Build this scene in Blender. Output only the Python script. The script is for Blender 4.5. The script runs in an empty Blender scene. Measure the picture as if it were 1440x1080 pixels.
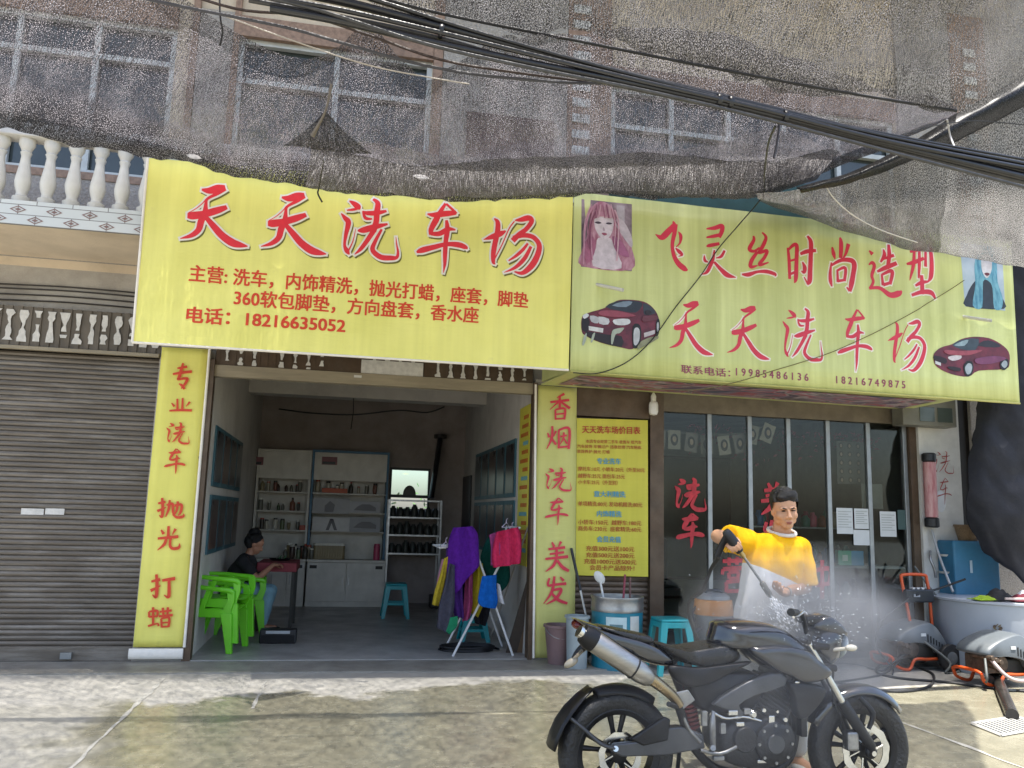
import bpy, bmesh, math, random
from mathutils import Vector, Matrix, noise

# ------------------------------------------------------------------ camera, world, sun, exposure
S = bpy.context.scene
COL = S.collection
R = math.radians
random.seed(7)
PW, PH, FOC = 1440.0, 1080.0, 1180.0
YAW, PIT, ROL = R(11.13), R(8.9), R(-1.62)
CAM = Vector((0.0, -8.95, 1.5))
fw = Vector((math.sin(YAW) * math.cos(PIT), math.cos(YAW) * math.cos(PIT), math.sin(PIT)))
rt = Vector((math.cos(YAW), -math.sin(YAW), 0.0))
dn = -rt.cross(fw)
cr, sr = math.cos(ROL), math.sin(ROL)
AX = cr * rt + sr * dn
AY = -sr * rt + cr * dn
cd = bpy.data.cameras.new('camera')
cam = bpy.data.objects.new('camera', cd)
COL.objects.link(cam)
cd.sensor_fit = 'HORIZONTAL'
cd.sensor_width = 36.0
cd.lens = FOC / PW * 36.0
cd.clip_start = 0.05
cd.clip_end = 500.0
mw = Matrix((AX, -AY, -fw)).transposed().to_4x4()
mw.translation = CAM
cam.matrix_world = mw
S.camera = cam

SUN_EL, SUN_AZ = R(79.0), R(163.0)      # azimuth from +Y towards +X: the sun is high, behind the camera and a little right
W = bpy.data.worlds.new('World')
S.world = W
W.use_nodes = True
wn = W.node_tree
bg = wn.nodes['Background']
sky = wn.nodes.new('ShaderNodeTexSky')
sky.sky_type = 'NISHITA'
sky.sun_disc = False
sky.sun_elevation = SUN_EL
sky.sun_rotation = SUN_AZ
sky.air_density = 1.0
sky.dust_density = 2.5
wn.links.new(sky.outputs[0], bg.inputs[0])
bg.inputs[1].default_value = 0.15
sd = bpy.data.lights.new('sun', 'SUN')
sd.energy = 5.0
sd.angle = R(0.53)
sd.color = (1.0, 0.955, 0.88)
sun = bpy.data.objects.new('sun', sd)
COL.objects.link(sun)
sdir = Vector((math.sin(SUN_AZ) * math.cos(SUN_EL), math.cos(SUN_AZ) * math.cos(SUN_EL), math.sin(SUN_EL)))
sun.rotation_euler = sdir.to_track_quat('Z', 'Y').to_euler()
S.view_settings.view_transform = 'Standard'
S.view_settings.look = 'None'
S.view_settings.gamma = 1.0
S.view_settings.exposure = 1.4
S.cycles.use_denoising = True
S.cycles.max_bounces = 10
S.cycles.diffuse_bounces = 5
S.cycles.transparent_max_bounces = 24
S.cycles.caustics_reflective = False
S.cycles.caustics_refractive = False
S.cycles.volume_step_rate = 2.0

# ------------------------------------------------------------------ pixel of the photograph -> point in the place
def ray(x, y):
    return AX * ((x - 720) / FOC) + AY * ((y - 540) / FOC) + fw
def at(x, y, Y):
    d = ray(x, y)
    return CAM + d * ((Y - CAM.y) / d.y)
def gr(x, y, z=0.0):
    d = ray(x, y)
    return CAM + d * ((z - CAM.z) / d.z)
def atx(x, y, X):
    d = ray(x, y)
    return CAM + d * (X / d.x)
def mpp(Y):                                # metres per photo pixel around a depth
    return (Y - CAM.y) / FOC

# ------------------------------------------------------------------ materials
def new_mat(name):
    m = bpy.data.materials.new(name)
    m.use_nodes = True
    nt = m.node_tree
    return m, nt, nt.nodes['Principled BSDF']
def hexc(h):
    h = h.lstrip('#')
    o = []
    for i in (0, 2, 4):
        c = int(h[i:i + 2], 16) / 255
        o.append(c / 12.92 if c <= .04045 else ((c + .055) / 1.055) ** 2.4)
    return tuple(o)
def mat(name, c1, rough=.6, metal=0., var=.15, scale=6., c2=None, amt=.5, bump=0., bscale=60., spec=.5, coat=0., stretch=(1, 1, 1), rvar=.1, dirt=0., dscale=1.3, dcol=(.05, .04, .03), trans=0.):
    m, nt, p = new_mat(name)
    N, L = nt.nodes, nt.links
    if isinstance(c1, str): c1 = hexc(c1)
    if isinstance(c2, str): c2 = hexc(c2)
    if c2 is None:
        c2 = tuple(c * (1 - var) for c in c1)
    tc = N.new('ShaderNodeTexCoord')
    mp = N.new('ShaderNodeMapping')
    mp.inputs['Scale'].default_value = stretch
    L.new(tc.outputs['Object'], mp.inputs[0])
    nz = N.new('ShaderNodeTexNoise')
    nz.inputs['Scale'].default_value = scale
    nz.inputs['Detail'].default_value = 6
    nz.inputs['Roughness'].default_value = .62
    L.new(mp.outputs[0], nz.inputs[0])
    rp = N.new('ShaderNodeValToRGB')
    rp.color_ramp.elements[0].position = .36
    rp.color_ramp.elements[1].position = .64
    rp.color_ramp.elements[0].color = (*c1, 1)
    rp.color_ramp.elements[1].color = (*c2, 1)
    L.new(nz.outputs[0], rp.inputs[0])
    col = rp.outputs[0]
    if dirt > 0:
        n2 = N.new('ShaderNodeTexNoise')
        n2.inputs['Scale'].default_value = dscale
        n2.inputs['Detail'].default_value = 8
        n2.inputs['Roughness'].default_value = .7
        L.new(mp.outputs[0], n2.inputs[0])
        r2 = N.new('ShaderNodeMapRange')
        r2.inputs[1].default_value = .48
        r2.inputs[2].default_value = .72
        r2.inputs[3].default_value = 0
        r2.inputs[4].default_value = dirt
        L.new(n2.outputs[0], r2.inputs[0])
        mx = N.new('ShaderNodeMixRGB')
        L.new(r2.outputs[0], mx.inputs[0])
        L.new(col, mx.inputs[1])
        mx.inputs[2].default_value = (*dcol, 1)
        col = mx.outputs[0]
    L.new(col, p.inputs['Base Color'])
    r3 = N.new('ShaderNodeMapRange')
    r3.inputs[3].default_value = max(.02, rough - rvar)
    r3.inputs[4].default_value = min(1., rough + rvar)
    L.new(nz.outputs[0], r3.inputs[0])
    L.new(r3.outputs[0], p.inputs['Roughness'])
    p.inputs['Metallic'].default_value = metal
    p.inputs['Specular IOR Level'].default_value = spec
    p.inputs['Coat Weight'].default_value = coat
    p.inputs['Coat Roughness'].default_value = .08
    if trans: p.inputs['Transmission Weight'].default_value = trans
    if bump:
        nb = N.new('ShaderNodeTexNoise')
        nb.inputs['Scale'].default_value = bscale
        nb.inputs['Detail'].default_value = 5
        L.new(mp.outputs[0], nb.inputs[0])
        bp = N.new('ShaderNodeBump')
        bp.inputs['Strength'].default_value = bump
        bp.inputs['Distance'].default_value = .02
        L.new(nb.outputs[0], bp.inputs['Height'])
        L.new(bp.outputs[0], p.inputs['Normal'])
    return m
_C = {}
def C(h, rough=.55, var=.1, metal=0.):
    k = (h, rough, metal)
    if k not in _C:
        _C[k] = mat('paint_' + h.lstrip('#'), h, rough=rough, var=var, scale=14, metal=metal)
    return _C[k]

# ------------------------------------------------------------------ objects
def tag(o, label=None, cat=None, group=None, kind=None):
    if label: o['label'] = label
    if cat: o['category'] = cat
    if group: o['group'] = group
    if kind: o['kind'] = kind
    return o
def thing(name, loc, label, cat, group=None, rz=0.):
    o = bpy.data.objects.new(name, None)
    o.empty_display_size = .1
    COL.objects.link(o)
    o.location = loc
    o.rotation_euler = (0, 0, rz)
    return tag(o, label, cat, group)
def world_of(o):
    m = Matrix.Identity(4)
    while o is not None:
        m = o.matrix_basis @ m
        o = o.parent
    return m
def link(name, me, m, parent=None, local=False):
    o = bpy.data.objects.new(name, me)
    COL.objects.link(o)
    if m is not None:
        for mm in (m if isinstance(m, (list, tuple)) else [m]):
            me.materials.append(mm)
    if parent is not None:
        if not local:
            me.transform(world_of(parent).inverted())
        o.parent = parent
    return o
def dup(root, loc=None, rz=None, label=None, group=None):
    def cp(o, par):
        c = o.copy()
        COL.objects.link(c)
        c.parent = par
        for ch in list(o.children):
            cp(ch, c)
        return c
    r = cp(root, None)
    if loc is not None: r.location = loc
    if rz is not None: r.rotation_euler = (0, 0, rz)
    if label: r['label'] = label
    if group: r['group'] = group
    return r

def catmull(pts, sub, closed=False):
    n = len(pts)
    dim = len(pts[0])
    out = []
    segs = n if closed else n - 1
    for i in range(segs):
        g = lambda k: pts[k % n] if closed else pts[min(max(k, 0), n - 1)]
        p0, p1, p2, p3 = g(i - 1), g(i), g(i + 1), g(i + 2)
        for s in range(sub):
            t = s / sub
            t2, t3 = t * t, t * t * t
            out.append(tuple(.5 * ((2 * p1[d]) + (-p0[d] + p2[d]) * t + (2 * p0[d] - 5 * p1[d] + 4 * p2[d] - p3[d]) * t2 + (-p0[d] + 3 * p1[d] - 3 * p2[d] + p3[d]) * t3) for d in range(dim)))
    if not closed:
        out.append(tuple(pts[-1]))
    return out

class MB:
    """collects faces, then links them as one mesh object"""
    def __init__(s):
        s.v, s.f, s.mi = [], [], []
        s.cur = 0
    def add(s, vs, fs):
        b = len(s.v)
        s.v += [Vector(p) for p in vs]
        for f in fs:
            s.f.append([b + i for i in f])
            s.mi.append(s.cur)
        return s
    def box(s, a, b, M=None):
        x0, y0, z0 = a
        x1, y1, z1 = b
        vs = [Vector(p) for p in ((x0, y0, z0), (x1, y0, z0), (x1, y1, z0), (x0, y1, z0), (x0, y0, z1), (x1, y0, z1), (x1, y1, z1), (x0, y1, z1))]
        if M is not None: vs = [M @ p for p in vs]
        return s.add(vs, [(3, 2, 1, 0), (4, 5, 6, 7), (0, 1, 5, 4), (1, 2, 6, 5), (2, 3, 7, 6), (3, 0, 4, 7)])
    def tube(s, pts, r, n=10, sub=0, cap=True, rx=1.0):
        pts = [Vector(p) for p in pts]
        rr = list(r) if isinstance(r, (list, tuple)) else [r] * len(pts)
        if sub:
            q = catmull([(*p, w) for p, w in zip(pts, rr)], sub)
            pts = [Vector(p[:3]) for p in q]
            rr = [p[3] for p in q]
        T = []
        for i in range(len(pts)):
            d = pts[min(i + 1, len(pts) - 1)] - pts[max(i - 1, 0)]
            T.append(d.normalized() if d.length > 1e-9 else Vector((0, 0, 1)))
        up = Vector((0, 0, 1)) if abs(T[0].z) < .9 else Vector((0, 1, 0))
        u = (up - T[0] * up.dot(T[0])).normalized()
        vs, fs = [], []
        for i, p in enumerate(pts):
            u = (u - T[i] * u.dot(T[i]))
            u = u.normalized() if u.length > 1e-6 else T[i].orthogonal().normalized()
            w = T[i].cross(u)
            for k in range(n):
                a = 2 * math.pi * k / n
                vs.append(p + u * (math.cos(a) * rr[i]) + w * (math.sin(a) * rr[i] * rx))
        for i in range(len(pts) - 1):
            for k in range(n):
                fs.append((i * n + k, i * n + (k + 1) % n, (i + 1) * n + (k + 1) % n, (i + 1) * n + k))
        if cap:
            fs.append(tuple(range(n - 1, -1, -1)))
            fs.append(tuple((len(pts) - 1) * n + k for k in range(n)))
        return s.add(vs, fs)
    def lathe(s, prof, o=(0, 0, 0), axis='Z', n=24, M=None, cap=True):
        """prof: (radius, height) along the axis"""
        o = Vector(o)
        vs, fs = [], []
        for r, h in prof:
            for k in range(n):
                a = 2 * math.pi * k / n
                c, d = r * math.cos(a), r * math.sin(a)
                p = Vector((c, d, h)) if axis == 'Z' else (Vector((c, h, d)) if axis == 'Y' else Vector((h, c, d)))
                if M is not None: p = M @ p
                vs.append(o + p)
        for i in range(len(prof) - 1):
            for k in range(n):
                fs.append((i * n + k, i * n + (k + 1) % n, (i + 1) * n + (k + 1) % n, (i + 1) * n + k))
        if cap:
            fs.append(tuple(range(n)))
            fs.append(tuple((len(prof) - 1) * n + k for k in range(n - 1, -1, -1)))
        return s.add(vs, fs)
    def ell(s, c, r, M=None, nu=16, nv=10):
        c = Vector(c)
        vs, fs = [], []
        for j in range(nv + 1):
            th = math.pi * j / nv
            for i in range(nu):
                a = 2 * math.pi * i / nu
                p = Vector((r[0] * math.sin(th) * math.cos(a), r[1] * math.sin(th) * math.sin(a), r[2] * math.cos(th)))
                if M is not None: p = M @ p
                vs.append(c + p)
        for j in range(nv):
            for i in range(nu):
                fs.append((j * nu + i, (j + 1) * nu + i, (j + 1) * nu + (i + 1) % nu, j * nu + (i + 1) % nu))
        return s.add(vs, fs)
    def caps(s, pts, rad, n=14):
        """tapered limb with round ends"""
        pts = [Vector(p) for p in pts]
        for p, r in zip(pts, rad):
            s.ell(p, (r, r, r), nu=n, nv=8)
        for i in range(len(pts) - 1):
            s.tube([pts[i], pts[i + 1]], [rad[i], rad[i + 1]], n=n)
        return s
    def prism(s, pts, d):
        """pts: 3D outline, extruded by vector d"""
        n = len(pts)
        d = Vector(d)
        vs = [Vector(p) for p in pts] + [Vector(p) + d for p in pts]
        fs = [tuple(range(n)), tuple(range(2 * n - 1, n - 1, -1))]
        for i in range(n):
            j = (i + 1) % n
            fs.append((i, i + n, j + n, j))
        return s.add(vs, fs)
    def puff(s, out, yc, hw, sub=4, k=2.4, inner=.0, cen=None, flat=.62):
        """rounded slab: a side outline (list of photo pixels at depth yc) swelling to half width hw"""
        if sub > 1: out = catmull(out, sub, True)
        P = [at(x, y, yc) for x, y in out]
        c = sum(P, Vector()) / len(P) if cen is None else at(*cen, yc)
        n = len(P)
        T = (-1, -.93, -.75, -.4, 0, .4, .75, .93, 1)
        vs, fs = [], []
        for t in T:
            sc = (1 - abs(t) ** k) ** (1 / k)
            sc = flat + (1 - flat) * sc
            for p in P:
                q = c + (p - c) * sc
                vs.append(Vector((q.x, yc + t * hw, q.z)))
        for j in range(len(T) - 1):
            for i in range(n):
                fs.append((j * n + i, j * n + (i + 1) % n, (j + 1) * n + (i + 1) % n, (j + 1) * n + i))
        fs.append(tuple(range(n - 1, -1, -1)))
        fs.append(tuple((len(T) - 1) * n + i for i in range(n)))
        return s.add(vs, fs)
    def build(s, name, m, parent=None, smooth=None, bevel=0., local=False, solid=0., fix=True, subsurf=0):
        me = bpy.data.meshes.new(name)
        me.from_pydata([tuple(p) for p in s.v], [], s.f)
        if any(s.mi):
            me.polygons.foreach_set('material_index', s.mi)
        if fix:
            b = bmesh.new()
            b.from_mesh(me)
            bmesh.ops.recalc_face_normals(b, faces=b.faces)
            b.to_mesh(me)
            b.free()
        o = link(name, me, m, parent, local)
        if smooth is not None:
            me.polygons.foreach_set('use_smooth', [True] * len(me.polygons))
            if smooth < 180:
                try:
                    me.set_sharp_from_angle(angle=R(smooth))
                except Exception:
                    pass
        if solid:
            md = o.modifiers.new('solid', 'SOLIDIFY')
            md.thickness = solid
            md.offset = 0
        if bevel:
            md = o.modifiers.new('bevel', 'BEVEL')
            md.width = bevel
            md.segments = 2
            md.limit_method = 'ANGLE'
            md.angle_limit = R(40)
        if subsurf:
            md = o.modifiers.new('sub', 'SUBSURF')
            md.levels = md.render_levels = subsurf
        return o
def remesh(mb, name, m, parent, vox, smooth=4, post=None):
    """fuse overlapping volumes into one continuous skin"""
    me = bpy.data.meshes.new('tmp')
    me.from_pydata([tuple(p) for p in mb.v], [], mb.f)
    b = bmesh.new()
    b.from_mesh(me)
    bmesh.ops.recalc_face_normals(b, faces=b.faces)
    b.to_mesh(me)
    b.free()
    o = bpy.data.objects.new('tmp', me)
    COL.objects.link(o)
    md = o.modifiers.new('r', 'REMESH')
    md.mode = 'VOXEL'
    md.voxel_size = vox
    md.use_smooth_shade = True
    if smooth:
        ms = o.modifiers.new('s', 'SMOOTH')
        ms.factor = .5
        ms.iterations = smooth
    dg = bpy.context.evaluated_depsgraph_get()
    out = bpy.data.meshes.new_from_object(o.evaluated_get(dg))
    bpy.data.objects.remove(o)
    out.name = name
    out.materials.clear()
    if post:
        for v in out.vertices:
            v.co = post(v.co)
    out.polygons.foreach_set('use_smooth', [True] * len(out.polygons))
    return link(name, out, m, parent)

def sheet(rows, nu, nv, amp=0., fr=3., seed=0., ndir=None, fold=None):
    """grid through rows of control points, as (points, uv in metres)"""
    A = [catmull(r, nu) for r in rows]
    colsn = len(A[0])
    G = []
    for c in range(colsn):
        G.append(catmull([r[c] for r in A], nv))
    nr = len(G[0])
    P = [[Vector(G[c][r]) for c in range(colsn)] for r in range(nr)]
    if amp:
        for r in range(nr):
            for c in range(colsn):
                p = P[r][c]
                d = Vector(ndir) if ndir else Vector((0, -1, .5))
                w = noise.noise(Vector((p.x * fr + seed, p.y * fr, p.z * fr))) + .5 * noise.noise(Vector((p.x * fr * 2.3 + seed, p.z * fr * 2.3, p.y * 2)))
                if fold: w += fold(p)
                P[r][c] = p + d * (amp * w)
    return P
def grid_mesh(name, P, m, parent=None, uv=True, thick=0.):
    nr, nc = len(P), len(P[0])
    me = bpy.data.meshes.new(name)
    me.from_pydata([tuple(p) for r in P for p in r], [], [(r * nc + c, r * nc + c + 1, (r + 1) * nc + c + 1, (r + 1) * nc + c) for r in range(nr - 1) for c in range(nc - 1)])
    if uv:
        U = [[0.] * nc for _ in range(nr)]
        V = [[0.] * nc for _ in range(nr)]
        mid = nr // 2
        for r in range(nr):
            for c in range(1, nc):
                U[r][c] = U[r][c - 1] + (P[mid][c] - P[mid][c - 1]).length
        for c in range(nc):
            for r in range(1, nr):
                V[r][c] = V[r - 1][c] + (P[r][nc // 2] - P[r - 1][nc // 2]).length
        ul = me.uv_layers.new(name='UVMap')
        for l in me.loops:
            r, c = divmod(l.vertex_index, nc)
            ul.data[l.index].uv = (U[r][c], V[r][c])
    me.polygons.foreach_set('use_smooth', [True] * len(me.polygons))
    o = link(name, me, m, parent)
    if thick:
        md = o.modifiers.new('solid', 'SOLIDIFY')
        md.thickness = thick
        md.offset = 0
    return o

# ------------------------------------------------------------------ writing
def text_mesh(body, bold=0.):
    cu = bpy.data.curves.new('t', 'FONT')
    cu.body = body
    cu.size = 1.0
    cu.resolution_u = 3
    cu.fill_mode = 'FRONT'
    o = bpy.data.objects.new('t', cu)
    COL.objects.link(o)
    dg = bpy.context.evaluated_depsgraph_get()
    dg.update()
    me = bpy.data.meshes.new_from_object(o.evaluated_get(dg))
    bpy.data.objects.remove(o)
    if bold:                                # heavier strokes: the same glyphs set off a little in each direction
        b = bmesh.new()
        for k, (dx, dy) in enumerate(((-1, -.6), (1, -.6), (-1, .6), (1, .6))):
            c = me.copy()
            for v in c.vertices: v.co = Vector((v.co.x + dx * bold, v.co.y + dy * bold, k * .001))
            b.from_mesh(c)
            bpy.data.meshes.remove(c)
        b.to_mesh(me)
        b.free()
    return me
def text_px(name, body, L, Rr, Y, hpx, m, parent, bold=.012, lift=.004):
    """writing whose middle line runs from photo pixel L to R on the plane Y"""
    me = text_mesh(body, bold)
    xs = [v.co.x for v in me.vertices]
    ys = [v.co.y for v in me.vertices]
    if not xs: return None
    x0, x1, y0, y1 = min(xs), max(xs), min(ys), max(ys)
    a, b = at(*L, Y), at(*Rr, Y)
    h = hpx * mpp(Y)
    dx = (b - a)
    up = Vector((0, 0, 1))
    for v in me.vertices:
        u = (v.co.x - x0) / (x1 - x0)
        w = ((v.co.y - y0) / (y1 - y0) - .5) * h
        v.co = a + dx * u + up * w + Vector((0, -lift - v.co.z * .3, 0))
    return link(name, me, m, parent)
def stroke_mesh(mb, pts, mapf, wsc, lift, grow=0.):
    q = catmull(pts, 6)
    P = [mapf(x, y) for x, y, w in q]
    n = len(P)
    vs, fs = [], []
    for i in range(n):
        d = P[min(i + 1, n - 1)] - P[max(i - 1, 0)]
        d = Vector((d.x, 0, d.z))
        d = d.normalized() if d.length > 1e-9 else Vector((1, 0, 0))
        nrm = Vector((-d.z, 0, d.x))
        w = max(q[i][2], .5) * wsc * .5 + grow
        p = P[i] + Vector((0, -lift, 0))
        if grow:
            if i == 0: p = p - d * grow
            if i == n - 1: p = p + d * grow
        vs += [p + nrm * w, p - nrm * w]
    for i in range(n - 1):
        fs.append((2 * i, 2 * i + 1, 2 * i + 3, 2 * i + 2))
    mb.add(vs, fs)
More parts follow.
